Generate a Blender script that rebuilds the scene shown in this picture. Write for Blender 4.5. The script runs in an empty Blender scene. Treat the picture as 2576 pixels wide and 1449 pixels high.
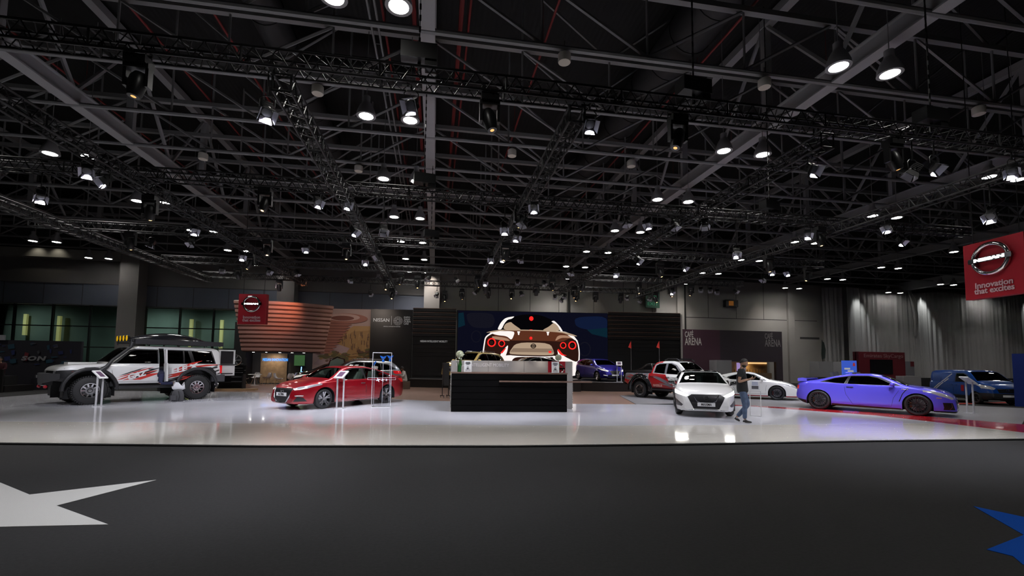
import bpy, bmesh, math, random
from math import sin, cos, pi, radians, sqrt, atan2, tan
from mathutils import Vector, Matrix, Quaternion
from mathutils.bvhtree import BVHTree

SC = bpy.context.scene
COL = SC.collection
random.seed(7)

# ------------------------------------------------------------------ camera, world, exposure
def make_camera():
    yaw, pitch, roll = radians(9.6), radians(3.9), .0108
    F = Vector((sin(yaw)*cos(pitch), cos(yaw)*cos(pitch), sin(pitch)))
    R0 = Vector((cos(yaw), -sin(yaw), 0)); U0 = R0.cross(F)
    R = R0*cos(roll) + U0*sin(roll); U = U0*cos(roll) - R0*sin(roll)
    cd = bpy.data.cameras.new('camera'); co = bpy.data.objects.new('camera', cd); COL.objects.link(co)
    m = Matrix((( R.x, U.x, -F.x, 0), (R.y, U.y, -F.y, 0), (R.z, U.z, -F.z, 1.62), (0, 0, 0, 1)))
    co.matrix_world = m
    cd.sensor_width = 36; cd.sensor_fit = 'HORIZONTAL'; cd.lens = 16
    cd.shift_y = 112.5/2576
    cd.clip_start = .05; cd.clip_end = 400
    SC.camera = co
make_camera()
SC.view_settings.view_transform = 'Standard'
SC.view_settings.look = 'None'
SC.view_settings.exposure = 0.0
SC.view_settings.gamma = 1.0
SC.cycles.max_bounces = 7
SC.cycles.diffuse_bounces = 3
SC.cycles.glossy_bounces = 4
SC.cycles.transmission_bounces = 5
SC.cycles.transparent_max_bounces = 16
SC.cycles.caustics_reflective = False
SC.cycles.caustics_refractive = False
SC.cycles.sample_clamp_indirect = 4.0
W = bpy.data.worlds.new('world'); SC.world = W; W.use_nodes = True
W.node_tree.nodes['Background'].inputs['Color'].default_value = (.02, .022, .03, 1)
W.node_tree.nodes['Background'].inputs['Strength'].default_value = .02

BAY_POWER = 440.0
BARN_POWER = 1500.0

# ------------------------------------------------------------------ materials
MATS = {}
def srgb(c):
    if isinstance(c, str):
        c = c.lstrip('#'); c = tuple(int(c[i:i+2], 16)/255 for i in (0, 2, 4))
    return tuple((x/12.92 if x <= .04045 else ((x+.055)/1.055)**2.4) for x in c)
def mat(name, color=(.8, .8, .8), rough=.5, metal=0., coat=0., emis=None, estr=0., spec=.5, bump=None, sample=False, var=None, alpha=1.):
    """bump=(scale, strength, kind); var=(scale, amount): slight procedural value variation"""
    if name in MATS: return MATS[name]
    m = bpy.data.materials.new(name); m.use_nodes = True
    nt = m.node_tree; b = nt.nodes['Principled BSDF']
    c = srgb(color) if isinstance(color, str) else color
    b.inputs['Base Color'].default_value = (*c, 1)
    b.inputs['Roughness'].default_value = rough
    b.inputs['Metallic'].default_value = metal
    b.inputs['Coat Weight'].default_value = coat
    b.inputs['Coat Roughness'].default_value = .04
    b.inputs['Specular IOR Level'].default_value = spec
    b.inputs['Alpha'].default_value = alpha
    if emis is not None:
        e = srgb(emis) if isinstance(emis, str) else emis
        b.inputs['Emission Color'].default_value = (*e, 1)
        b.inputs['Emission Strength'].default_value = estr
        m.cycles.emission_sampling = 'AUTO' if sample else 'NONE'
    if var or bump:
        tc = nt.nodes.new('ShaderNodeTexCoord')
    if var:
        n = nt.nodes.new('ShaderNodeTexNoise'); n.inputs['Scale'].default_value = var[0]; n.inputs['Detail'].default_value = 4
        nt.links.new(tc.outputs['Object'], n.inputs['Vector'])
        mr = nt.nodes.new('ShaderNodeMapRange'); mr.inputs['From Min'].default_value = .3; mr.inputs['From Max'].default_value = .7
        mr.inputs['To Min'].default_value = 1-var[1]; mr.inputs['To Max'].default_value = 1+var[1]
        nt.links.new(n.outputs['Fac'], mr.inputs['Value'])
        mx = nt.nodes.new('ShaderNodeVectorMath'); mx.operation = 'SCALE'; mx.inputs[0].default_value = c
        nt.links.new(mr.outputs['Result'], mx.inputs['Scale']); nt.links.new(mx.outputs['Vector'], b.inputs['Base Color'])
    if bump:
        sc, st, kind = bump
        if kind == 'noise':
            n = nt.nodes.new('ShaderNodeTexNoise'); n.inputs['Scale'].default_value = sc; n.inputs['Detail'].default_value = 3; out = n.outputs['Fac']
        else:
            n = nt.nodes.new('ShaderNodeTexWave'); n.inputs['Scale'].default_value = sc; n.bands_direction = kind; out = n.outputs['Fac']
        nt.links.new(tc.outputs['Object'], n.inputs['Vector'])
        bp = nt.nodes.new('ShaderNodeBump'); bp.inputs['Strength'].default_value = st; bp.inputs['Distance'].default_value = .01
        nt.links.new(out, bp.inputs['Height']); nt.links.new(bp.outputs['Normal'], b.inputs['Normal'])
    MATS[name] = m
    return m
def glass(name, tint=(.6, .7, .7), ior=1.5):
    if name in MATS: return MATS[name]
    m = bpy.data.materials.new(name); m.use_nodes = True; nt = m.node_tree
    for n in list(nt.nodes):
        if n.type == 'BSDF_PRINCIPLED': nt.nodes.remove(n)
    out = [n for n in nt.nodes if n.type == 'OUTPUT_MATERIAL'][0]
    t = nt.nodes.new('ShaderNodeBsdfTransparent'); t.inputs['Color'].default_value = (*tint, 1)
    g = nt.nodes.new('ShaderNodeBsdfGlossy'); g.inputs['Roughness'].default_value = .015
    f = nt.nodes.new('ShaderNodeFresnel'); f.inputs['IOR'].default_value = ior
    mx = nt.nodes.new('ShaderNodeMixShader')
    nt.links.new(f.outputs[0], mx.inputs[0]); nt.links.new(t.outputs[0], mx.inputs[1]); nt.links.new(g.outputs[0], mx.inputs[2])
    nt.links.new(mx.outputs[0], out.inputs['Surface'])
    MATS[name] = m
    return m

M_black = mat('black_paint', (.012, .012, .013), .35)
M_matte = mat('matte_black', (.010, .010, .011), .7)
M_rubber = mat('tyre_rubber', (.014, .014, .015), .65)
M_plastic = mat('black_plastic', (.016, .016, .018), .45)
M_chrome = mat('chrome', (.75, .75, .77), .08, 1.)
M_steel = mat('brushed_steel', (.55, .55, .57), .3, 1.)
M_white = mat('white_paint', (.78, .78, .78), .4)
M_truss = mat('dark_truss_metal', (.012, .012, .013), .5, .0, spec=.3)
M_joist = mat('grey_painted_steel', (.215, .215, .222), .5)
M_girder = mat('girder_grey_paint', (.33, .33, .34), .55)
M_red_pipe = mat('red_pipe_paint', (.16, .016, .016), .5)
M_duct = mat('dark_duct', (.018, .018, .019), .55)
M_lamp = mat('lamp_glow', (1, 1, 1), .5, emis=(1, .98, .93), estr=40)
M_cool = mat('cool_led_glow', (1, 1, 1), .5, emis=(.82, .82, 1.), estr=80)
M_coolflap = mat('lamp_flap_white', (.55, .55, .62), .35)
M_amber = mat('amber_led_glow', (1, .8, .5), .5, emis=(1., .55, .2), estr=9)
M_redpaint = mat('sign_red', (.35, .008, .02), .45)
M_signwhite = mat('sign_white', (.8, .8, .8), .5, emis=(1, 1, 1), estr=.25)

# ------------------------------------------------------------------ mesh helpers
class MB:
    def __init__(s): s.v = []; s.f = []; s.m = []; s.cur = 0
    def add(s, vs, fs):
        o = len(s.v); s.v += [tuple(v) for v in vs]
        for f in fs: s.f.append([i+o for i in f]); s.m.append(s.cur)
        return s
    def quad(s, *p): return s.add(p, [list(range(len(p)))])
    def box(s, c, d, M=None):
        x, y, z = (q/2 for q in d); vs = []
        for i in (-1, 1):
            for j in (-1, 1):
                for k in (-1, 1):
                    p = Vector((i*x, j*y, k*z))
                    if M is not None: p = M @ p
                    vs.append(Vector(c)+p)
        return s.add(vs, [[0, 1, 3, 2], [4, 6, 7, 5], [0, 4, 5, 1], [2, 3, 7, 6], [0, 2, 6, 4], [1, 5, 7, 3]])
    def bbox(s, a, b): return s.box([(a[i]+b[i])/2 for i in range(3)], [abs(b[i]-a[i]) for i in range(3)])
    def tube(s, p0, p1, r, n=6, r1=None, cap=True):
        p0 = Vector(p0); p1 = Vector(p1); d = p1-p0
        if d.length < 1e-6: return s
        q = d.to_track_quat('Z', 'Y').to_matrix(); r1 = r if r1 is None else r1
        vs = []
        for p, rr in ((p0, r), (p1, r1)):
            for i in range(n):
                a = 2*pi*i/n; vs.append(p+q@Vector((rr*cos(a), rr*sin(a), 0)))
        fs = [[i, (i+1) % n, n+(i+1) % n, n+i] for i in range(n)]
        if cap: fs += [list(range(n))[::-1], list(range(n, 2*n))]
        return s.add(vs, fs)
    def path(s, pts, r, n=6, close=False):
        pts = [Vector(p) for p in pts]; N = len(pts); rings = []
        up = None
        for i, p in enumerate(pts):
            a = pts[i-1] if (i > 0 or close) else p
            b = pts[(i+1) % N] if (i < N-1 or close) else p
            d = (b-a).normalized()
            if up is None:
                up = Vector((0, 0, 1)) if abs(d.z) < .9 else Vector((1, 0, 0))
            x = d.cross(up)
            if x.length < 1e-5: x = d.orthogonal()
            x.normalize(); y = x.cross(d); up = y
            rr = r[i] if isinstance(r, (list, tuple)) else r
            rings.append([p+x*rr*cos(2*pi*k/n)+y*rr*sin(2*pi*k/n) for k in range(n)])
        vs = [v for q in rings for v in q]; fs = []
        for i in range(N if close else N-1):
            j = (i+1) % N
            for k in range(n): fs.append([i*n+k, i*n+(k+1) % n, j*n+(k+1) % n, j*n+k])
        if not close: fs += [list(range(n))[::-1], list(range((N-1)*n, N*n))]
        return s.add(vs, fs)
    def lathe(s, prof, n=24, M=None, close=False, cap=True):
        """prof: (r, z) pairs round local z"""
        vs = []; fs = []
        for r, z in prof:
            for i in range(n):
                a = 2*pi*i/n; p = Vector((r*cos(a), r*sin(a), z)); vs.append(M@p if M is not None else p)
        P = len(prof)
        for j in range(P if close else P-1):
            k = (j+1) % P
            for i in range(n): fs.append([j*n+i, j*n+(i+1) % n, k*n+(i+1) % n, k*n+i])
        if not close and cap:
            if prof[0][0] > 1e-4: fs.append(list(range(n))[::-1])
            if prof[-1][0] > 1e-4: fs.append(list(range((P-1)*n, P*n)))
        return s.add(vs, fs)
    def prism(s, poly, M, h):
        """2D polygon extruded by h along local z of M (M: 4x4)"""
        n = len(poly)
        vs = [M@Vector((x, y, 0)) for x, y in poly]+[M@Vector((x, y, h)) for x, y in poly]
        fs = [list(range(n))[::-1], list(range(n, 2*n))]+[[i, (i+1) % n, n+(i+1) % n, n+i] for i in range(n)]
        return s.add(vs, fs)
    def sphere(s, c, r, nu=12, nv=8, sc=(1, 1, 1), M=None):
        prof = []
        vs = []; fs = []
        for j in range(nv+1):
            t = pi*j/nv
            for i in range(nu):
                a = 2*pi*i/nu
                p = Vector((r*sc[0]*sin(t)*cos(a), r*sc[1]*sin(t)*sin(a), r*sc[2]*cos(t)))
                vs.append(Vector(c)+(M@p if M is not None else p))
        for j in range(nv):
            for i in range(nu): fs.append([j*nu+i, j*nu+(i+1) % nu, (j+1)*nu+(i+1) % nu, (j+1)*nu+i][::-1])
        return s.add(vs, fs)
    def build(s, name, mats, parent=None, smooth=None):
        me = bpy.data.meshes.new(name); me.from_pydata(s.v, [], s.f)
        if not isinstance(mats, (list, tuple)): mats = [mats]
        for m in mats: me.materials.append(m)
        if len(mats) > 1:
            for p, i in zip(me.polygons, s.m): p.material_index = i
        bm = bmesh.new(); bm.from_mesh(me); bmesh.ops.remove_doubles(bm, verts=bm.verts, dist=1e-5)
        bmesh.ops.recalc_face_normals(bm, faces=bm.faces); bm.to_mesh(me); bm.free()
        if smooth is not None: shade(me, smooth)
        return link(name, me, parent)
def shade(me, ang):
    me.polygons.foreach_set('use_smooth', [True]*len(me.polygons))
    me.set_sharp_from_angle(angle=radians(ang)); me.update()
def link(name, me, parent=None):
    o = bpy.data.objects.new(name, me); COL.objects.link(o)
    if parent is not None: o.parent = parent
    return o
def tag(o, label, cat, group=None, kind=None):
    if label: o['label'] = label
    if cat: o['category'] = cat
    if group: o['group'] = group
    if kind: o['kind'] = kind
    return o
def thing(name, label, cat, loc=(0, 0, 0), rz=0., group=None):
    o = bpy.data.objects.new(name, None); COL.objects.link(o); o.empty_display_size = .1
    o.location = loc; o.rotation_euler = (0, 0, rz)
    return tag(o, label, cat, group)
def struct(o, label=None):
    o['kind'] = 'structure'
    if label: o['label'] = label
    return o
def dup(o, loc, rz, label=None, group=None):
    r = o.copy(); COL.objects.link(r); r.location = loc; r.rotation_euler = (0, 0, rz)
    if label: r['label'] = label
    if group: r['group'] = group
    for ch in o.children:
        c = ch.copy(); COL.objects.link(c); c.parent = r
        for g in ch.children:
            d = g.copy(); COL.objects.link(d); d.parent = c
    return r
def text_mesh(txt, size=1., extrude=.0, align='CENTER', bold=0., shear=0., spacing=1.):
    cu = bpy.data.curves.new('t', 'FONT'); cu.body = txt; cu.size = size; cu.extrude = extrude
    cu.align_x = align; cu.align_y = 'CENTER'; cu.offset = bold; cu.shear = shear; cu.space_character = spacing; cu.resolution_u = 3
    o = bpy.data.objects.new('t', cu); COL.objects.link(o)
    dg = bpy.context.evaluated_depsgraph_get(); me = bpy.data.meshes.new_from_object(o.evaluated_get(dg))
    COL.objects.unlink(o); bpy.data.objects.remove(o); bpy.data.curves.remove(cu)
    return me
FRONT = Matrix(((1, 0, 0, 0), (0, 0, -1, 0), (0, 1, 0, 0), (0, 0, 0, 1)))   # text plane upright, facing -y
def text(name, txt, size, M, m, parent=None, extrude=.004, bold=0., sx=1., shear=0., width=None, spacing=1., align='CENTER'):
    """lettering as a mesh; M places the xy text plane; width rescales it to that many metres"""
    me = text_mesh(txt, size, extrude, align, bold, shear, spacing); me.name = name
    if width:
        xs = [v.co.x for v in me.vertices]; sx = width/(max(xs)-min(xs))
    me.transform(M @ Matrix.Diagonal((sx, 1, 1, 1))); me.materials.clear(); me.materials.append(m)
    return link(name, me, parent)
def plane_at(loc, rz=0., tilt=0.):
    """matrix of an upright board: local x right, y up, z towards -y (front) turned by rz"""
    return Matrix.Translation(loc) @ Matrix.Rotation(rz, 4, 'Z') @ Matrix.Rotation(tilt, 4, 'X') @ FRONT
# ------------------------------------------------------------------ floors
M_carpet = mat('charcoal_carpet', (.0275, .0275, .028), .95, bump=(180, .5, 'noise'), var=(30, .12), spec=.15)
M_carpet_star = mat('pale_carpet', (.47, .47, .455), .95, bump=(180, .4, 'noise'), spec=.15)
M_carpet_blue = mat('blue_carpet', (.0, .06, .36), .95, bump=(180, .4, 'noise'), spec=.15)
M_stage = mat('gloss_white_floor', (.72, .72, .78), .12, coat=.3, var=(.6, .04))
M_plank = mat('gloss_ivory_planks', (.72, .69, .64), .10, coat=.3)
M_red_floor = mat('red_floor_strip', (.50, .02, .03), .15, coat=.3)
M_grey_floor = mat('grey_floor', (.22, .22, .235), .35, var=(1.2, .08))
M_brown_floor = mat('brown_wood_floor', (.27, .165, .125), .3, var=(2., .12))

def plank_material(m):
    nt = m.node_tree; b = nt.nodes['Principled BSDF']
    tc = nt.nodes.new('ShaderNodeTexCoord'); w = nt.nodes.new('ShaderNodeTexWave'); w.bands_direction = 'Y'; w.wave_profile = 'SAW'
    w.inputs['Scale'].default_value = 2.1
    nt.links.new(tc.outputs['Object'], w.inputs['Vector'])
    bp = nt.nodes.new('ShaderNodeBump'); bp.inputs['Strength'].default_value = .10; bp.inputs['Distance'].default_value = .02
    nt.links.new(w.outputs['Fac'], bp.inputs['Height']); nt.links.new(bp.outputs['Normal'], b.inputs['Normal'])
    r = nt.nodes.new('ShaderNodeValToRGB'); r.color_ramp.elements[0].position = .0; r.color_ramp.elements[0].color = (.42, .4, .37, 1)
    r.color_ramp.elements[1].position = .08; r.color_ramp.elements[1].color = (.72, .69, .64, 1)
    nt.links.new(w.outputs['Fac'], r.inputs['Fac']); nt.links.new(r.outputs['Color'], b.inputs['Base Color'])
plank_material(M_plank)

def slab(name, pts, z0, z1, m):
    mb = MB(); mb.prism(pts, Matrix.Translation((0, 0, z0)), z1-z0)
    return struct(mb.build(name, m))
fl = MB(); fl.bbox((-44, -20, -.3), (68, 46, 0)); struct(fl.build('floor', M_carpet), 'dark charcoal carpet covering the hall floor')
FRONT_EDGE = [(-17, 12.1), (-12.5, 11.2), (-8.02, 10.17), (-3.3, 9.38), (1.52, 8.85), (5.2, 8.68), (9.53, 8.62), (14.6, 8.4)]
BAND_BACK = [(14.6, 11.03), (13.59, 11.07), (9.5, 11.15), (4.38, 11.38), (.1, 11.91), (-4.4, 12.6), (-10.7, 13.53), (-19, 14.9)]
slab('floor_planks', FRONT_EDGE+BAND_BACK, .001, .04, M_plank)
edge = MB()
for a, b in zip(FRONT_EDGE[:-1], FRONT_EDGE[1:]):
    edge.tube((a[0], a[1]-.012, .022), (b[0], b[1]-.012, .022), .018, 6)
struct(edge.build('trim_1', M_matte))
slab('floor_stage', BAND_BACK[::-1]+[(14.45, 13.0), (12.3, 16.4), (8.07, 17.45), (5.7, 17.7), (-.4, 19.55), (-8.3, 24.7), (-9.6, 25.3), (-17.3, 26.3), (-17.3, 21.4), (-19, 21)], .001, .042, M_stage)
slab('floor_red_strip', [(14.62, 8.4), (15.2, 8.4), (16.69, 10.55), (15.46, 13.94), (12.51, 16.75), (11.6, 17.9), (11.4, 17.8), (12.31, 16.4), (14.46, 13.0), (14.62, 11.0)], .001, .043, M_red_floor)
slab('floor_grey', [(16.7, 10.6), (18.9, 11.9), (24, 14.6), (22, 17.0), (19, 22), (14, 24.5), (9.5, 22.5), (8.1, 17.47), (11.42, 17.9), (11.62, 17.95), (12.54, 16.78), (15.5, 13.96)], .001, .038, M_grey_floor)
slab('floor_brown', [(-.4, 19.57), (5.7, 17.72), (8.07, 17.47), (9.48, 22.5), (13.9, 24.6), (19.5, 24.6), (19.5, 34), (-13, 34), (-13, 26), (-9.6, 25.35), (-8.3, 24.75)], .001, .03, M_brown_floor)
st = MB(); st.prism([(-3.67, 6.98), (-4.08, 5.91), (-3.12, 5.18), (-5.2, 5.33), (-5.9, 4.1), (-6.4, 5.7), (-7.8, 6.2), (-6.6, 6.75), (-7.0, 8.24), (-4.72, 6.42)], Matrix.Translation((0, 0, .001)), .004)
tag(st.build('floor_star', M_carpet_star), 'white star shape inlaid in the dark carpet', 'carpet inlay')
st = MB(); st.prism([(4.92, 3.43), (5.72, 3.67), (6.3, 4.5), (6.55, 3.6), (7.4, 3.3), (6.4, 2.9), (6.2, 2.2), (5.6, 2.85), (4.85, 3.13), (4.98, 3.28)], Matrix.Translation((0, 0, .001)), .004)
tag(st.build('floor_star', M_carpet_blue), 'blue star point inlaid in the dark carpet', 'carpet inlay')
rs = MB(); rs.prism([(19.9, 16.7), (32, 18.2), (32, 18.7), (19.7, 17.2)], Matrix.Translation((0, 0, .001)), .006)
struct(rs.build('floor_red_line', mat('red_carpet_line', (.30, .02, .012), .9)))

# ------------------------------------------------------------------ walls
M_wall = mat('beige_wall_panel', (.38, .365, .34), .8, var=(.4, .05))
M_wall_dark = mat('taupe_wall_panel', (.17, .16, .157), .8, var=(.4, .05))
M_wall_blue = mat('slate_blue_panel', (.13, .145, .19), .5)
M_col = mat('column_plaster', (.22, .205, .2), .8)
M_seam = mat('panel_joint', (.06, .06, .06), .8)
M_night = glass('night_glazing', (.62, .72, .70), 1.6)
M_frame = mat('window_frame_dark', (.02, .022, .022), .4)
WY = 40.
def wallbox(name, a, b, m): 
    mb = MB(); mb.bbox(a, b); return struct(mb.build(name, m))
wallbox('wall_back_right', (-.3, WY, 0), (66, WY+.4, 9.9), M_wall)
wallbox('wall_back_left', (-44, WY, 7.45), (-.3, WY+.4, 9.9), M_wall_dark)
wallbox('wall_back_panel', (-44, WY+.05, 5.8), (-.3, WY+.4, 7.45), M_wall_blue)
wallbox('wall_back_dado', (-15.2, WY+.1, 0), (-.3, WY+.4, 5.8), M_wall_dark)
wallbox('wall_left', (-44.4, -20, 0), (-44, 46, 14.6), M_wall_dark)
wallbox('wall_right', (66, -20, 0), (66.4, 40.4, 14.6), M_wall)
wallbox('wall_front', (-44, -20.4, 0), (66, -20, 14.6), M_wall_dark)
wallbox('wall_back_top', (-44, WY+.1, 9.9), (66, WY+.4, 14.6), mat('upper_wall_dark', (.05, .05, .05), .8))
seams = MB()
for z in (7.45, 6.25, 5.8):
    seams.bbox((-44, WY-.012, z-.025), (-.3, WY, z+.025)) if z != 6.25 else seams.bbox((18.8, WY-.012, z-.03), (38, WY, z+.03))
for k in range(16): seams.bbox((-40+2.6*k-.015, WY+.03, 5.8), (-40+2.6*k+.015, WY+.05, 7.45))
for x in (2.6, 5.5, 8.4, 14.4, 17.3, 20.2, 26, 29, 32): seams.bbox((x-.02, WY-.012, 6.25), (x+.02, WY, 9.9))
seams.bbox((36.0, WY-.012, 4.4), (38.2, WY, 4.6))
struct(seams.build('trim_2', M_seam))
for k, x in enumerate((-34.6, -23.2, -11.95, -.35)):
    wallbox('wall_column', (x-.65, WY-1.1, 0), (x+.65, WY+.1, 9.9), M_col)
for x in (11.4, 23.0, 34.9):
    wallbox('wall_column', (x-.35, WY-.25, 0), (x+.35, WY+.1, 9.9), M_wall)
for x in (12.0, 23.5): 
    wallbox('wall_downpipe', (x-.07, WY-.15, 0), (x+.07, WY, 9.9), M_frame)
# glazed bays beside the columns; a lit foyer stands behind them
n = 0
for x0, x1 in ((-44, -35.25), (-33.95, -23.85), (-22.55, -15.2)):
    n += 1
    fr = MB(); k = max(3, round((x1-x0)/2.45))
    for i in range(k+1):
        x = x0+(x1-x0)*i/k; fr.bbox((x-.05, WY+.02, 0), (x+.05, WY+.22, 5.8))
    for z in (.05, 1.0, 2.55, 4.15, 5.72): fr.bbox((x0, WY+.04, z-.04), (x1, WY+.2, z+.04))
    w = fr.build('window_%d' % n, M_frame); struct(w)
    g = MB(); g.bbox((x0, WY+.1, 0), (x1, WY+.13, 5.75)); g.build('window_pane', M_night, w)
M_foyer = mat('foyer_wall', (.22, .255, .235), .7, var=(.5, .2))
wallbox('wall_foyer', (-44, 45.4, 0), (-14, 45.8, 7), M_foyer)
wallbox('floor_foyer', (-44, 40.4, 0.0), (-14, 45.4, .02), M_foyer)
wallbox('ceiling_foyer', (-44, 40.4, 6.6), (-14, 45.8, 7), M_matte)
M_lit_column = mat('foyer_column_glow', (1, .8, .4), .5, emis=(.9, .72, .25), estr=.35)  # foyer columns: the yellow light falling on them is painted in as glow
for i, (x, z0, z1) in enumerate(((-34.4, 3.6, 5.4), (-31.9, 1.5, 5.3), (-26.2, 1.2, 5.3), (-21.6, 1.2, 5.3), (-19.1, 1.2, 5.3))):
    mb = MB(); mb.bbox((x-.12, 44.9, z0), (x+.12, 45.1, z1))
    tag(mb.build('foyer_column', M_lit_column), ['short', 'tall', 'slim', 'glowing', 'narrow'][i]+' foyer column behind the glazing, yellow lighting painted as glow, '+['first', 'second', 'third', 'fourth', 'fifth'][i]+' from the left', 'column', 'lit foyer columns')

# white drape along the right of the back wall
def drape(name, x0, x1, y, ztop, amp, label, step=.065):
    mb = MB(); n = int((x1-x0)/step); zs = (0, 2.2, 4.6, 6.8, 8.4, ztop); vs = []; rnd = random.Random(int(x0))
    ph = [rnd.uniform(0, 6) for _ in range(6)]
    for i in range(n+1):
        x = x0+(x1-x0)*i/n
        f = sin(x*11.1+ph[0]+.8*sin(x*1.3))*.6+sin(x*18.7+ph[1])*.3+sin(x*3.1+ph[2])*.4
        for j, z in enumerate(zs):
            t = z/ztop
            vs.append((x+.25*sin(x*.9+ph[3])*(1-t)*.6, y+amp*f*(.6+.5*(1-t)), z if j < 5 else ztop+.12*sin(x*.7+ph[4])))
    m = len(zs); fs = [[i*m+j, (i+1)*m+j, (i+1)*m+j+1, i*m+j+1] for i in range(n) for j in range(m-1)]
    mb.add(vs, fs); o = mb.build(name, mat('white_drape_cloth', (.36, .355, .35), .85), None, 60)
    return tag(o, label, 'curtain', 'white drapes on the back wall')
drape('drape', 37.9, 40.2, 39.2, 9.5, .10, 'narrow end of the white drape, hung beside the beige wall')
drape('drape', 40.2, 48.0, 38.7, 9.55, .13, 'tall white pleated drape behind the red cargo booth')
sw = drape('drape', 47.7, 66, 38.6, 9.35, .13, 'wide white pleated drape behind the blue van')
gath = MB(); P = []
for k in range(7): P.append((47.3+.5*(k/6), 38.45-.25*sin(pi*k/6), 9.4-.75*k+.1*sin(k*3)))
for dx in (0, .14, .28): gath.path([(p[0]+dx, p[1]+.2*dx, p[2]) for p in P], [.05+.10*sin(pi*(k+.5)/7) for k in range(7)], 7)
tag(gath.build('drape_gather', MATS['white_drape_cloth'], None, 60), 'gathered white cloth tied between the two drapes', 'curtain', 'white drapes on the back wall')
wallbox('wall_right_beam', (46.8, 30, 9.5), (47.5, 40, 10.3), M_girder)

# ------------------------------------------------------------------ roof
M_deck = mat('roof_deck_dark', (.005, .005, .0055), .85, bump=(1.6, .6, 'X'))
rf = MB(); rf.bbox((-44, -20, 14.2), (66, 46, 14.6)); struct(rf.build('ceiling', M_deck))
GX = (-23.4, -11.84, -.36, 11.45, 23.1, 34.8)
for gx in GX:
    mb = MB()
    mb.bbox((gx-.19, -20, 9.92), (gx+.19, 40, 9.97)); mb.bbox((gx-.09, -20, 9.97), (gx+.09, 40, 10.4)); mb.bbox((gx-.19, -20, 10.4), (gx+.19, 40, 10.44))
    mb.bbox((gx-.16, -20, 13.7), (gx+.16, 40, 14.0))
    for k in range(-1, 14):
        y = 2.9+2.74*k
        if k % 2 == 0: mb.bbox((gx-.13, y-.1, 10.4), (gx+.13, y+.1, 13.7))
        else:
            mb.tube((gx, y, 10.4), (gx, y-2.6, 13.7), .075, 5); mb.tube((gx, y, 10.4), (gx, y+2.6, 13.7), .075, 5)
    struct(mb.build('roof_girder', M_girder))
for k in range(0, 14):
    y = 2.9+2.74*k; mb = MB()
    mb.tube((-44, y, 9.95), (66, y, 9.95), .075, 8)
    mb.bbox((-44, y-.09, 11.72), (66, y+.09, 11.88))
    xs = list(GX)
    for a, b in zip([-35.2]+xs, xs+[46.4]):
        d = (b-a)/4
        for i in range(0, 4):
            if i: mb.tube((a+d*i, y, 10.), (a+d*i, y, 11.75), .035, 5)
        mb.tube((a+.1, y, 11.72), (a+d, y, 10.), .05, 5); mb.tube((a+d, y, 11.75), (a+2*d, y, 10.), .05, 5)
        mb.tube((b-.1, y, 11.72), (b-d, y, 10.), .05, 5); mb.tube((b-d, y, 11.75), (b-2*d, y, 10.), .05, 5)
        for i in (1, 3): mb.tube((a+d*i, y, 11.75), (a+d*i, y, 14.2), .04, 5)
        mb.tube((a+d, y, 14.1), (a+2*d, y, 11.8), .045, 5); mb.tube((b-d, y, 14.1), (b-2*d, y, 11.8), .045, 5)
    struct(mb.build('roof_joist', M_joist))
for i, k in enumerate((.054, .078, -.08, -.168, .317, .85, -.875, -.65, 1.35, -1.3)):
    x = k*10.4; mb = MB(); mb.tube((x, 0, 12.02), (x, 39.9, 12.02), .075 if i in (0, 2) else .04, 8)
    for q in range(7): mb.tube((x, 3+5.48*q, 12.0), (x, 3+5.48*q, 14.2), .012, 4)
    struct(mb.build('sprinkler_pipe', M_red_pipe))
def duct(x, y0, y1, z, r, label):
    mb = MB(); mb.tube((x, y0, z), (x, y1, z), r, 20)
    yy = y0
    while yy < y1:
        mb.tube((x, yy, z), (x, yy+.06, z), r+.03, 20); yy += 1.5
    return tag(mb.build('air_duct', M_duct, None, 40), label, 'duct', 'ventilation ducts under the roof')
duct(-5.6, 3, 26, 12.9, .55, 'dark round air duct under the roof, to the left of the central girder')
duct(8.3, 3, 36, 12.9, .75, 'wide dark air duct under the roof, to the right of the central girder')
mb = MB(); mb.tube((-5.0, 17.6, 12.9), (-.8, 17.6, 12.9), .42, 18)
tag(mb.build('air_duct', M_duct, None, 40), 'short dark branch duct joining the left air duct to the girder', 'duct', 'ventilation ducts under the roof')
mb = MB()
for d in (-.1, .1): mb.tube((-1.95+d, 3, 11.5), (-1.95+d, 39.8, 11.5), .035, 6)
for k in range(40): mb.tube((-2.05, 3+.92*k, 11.5), (-1.85, 3+.92*k, 11.5), .012, 4)
tag(mb.build('cable_tray', M_joist), 'narrow twin-rail cable tray running along under the roof', 'cable tray')
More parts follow.
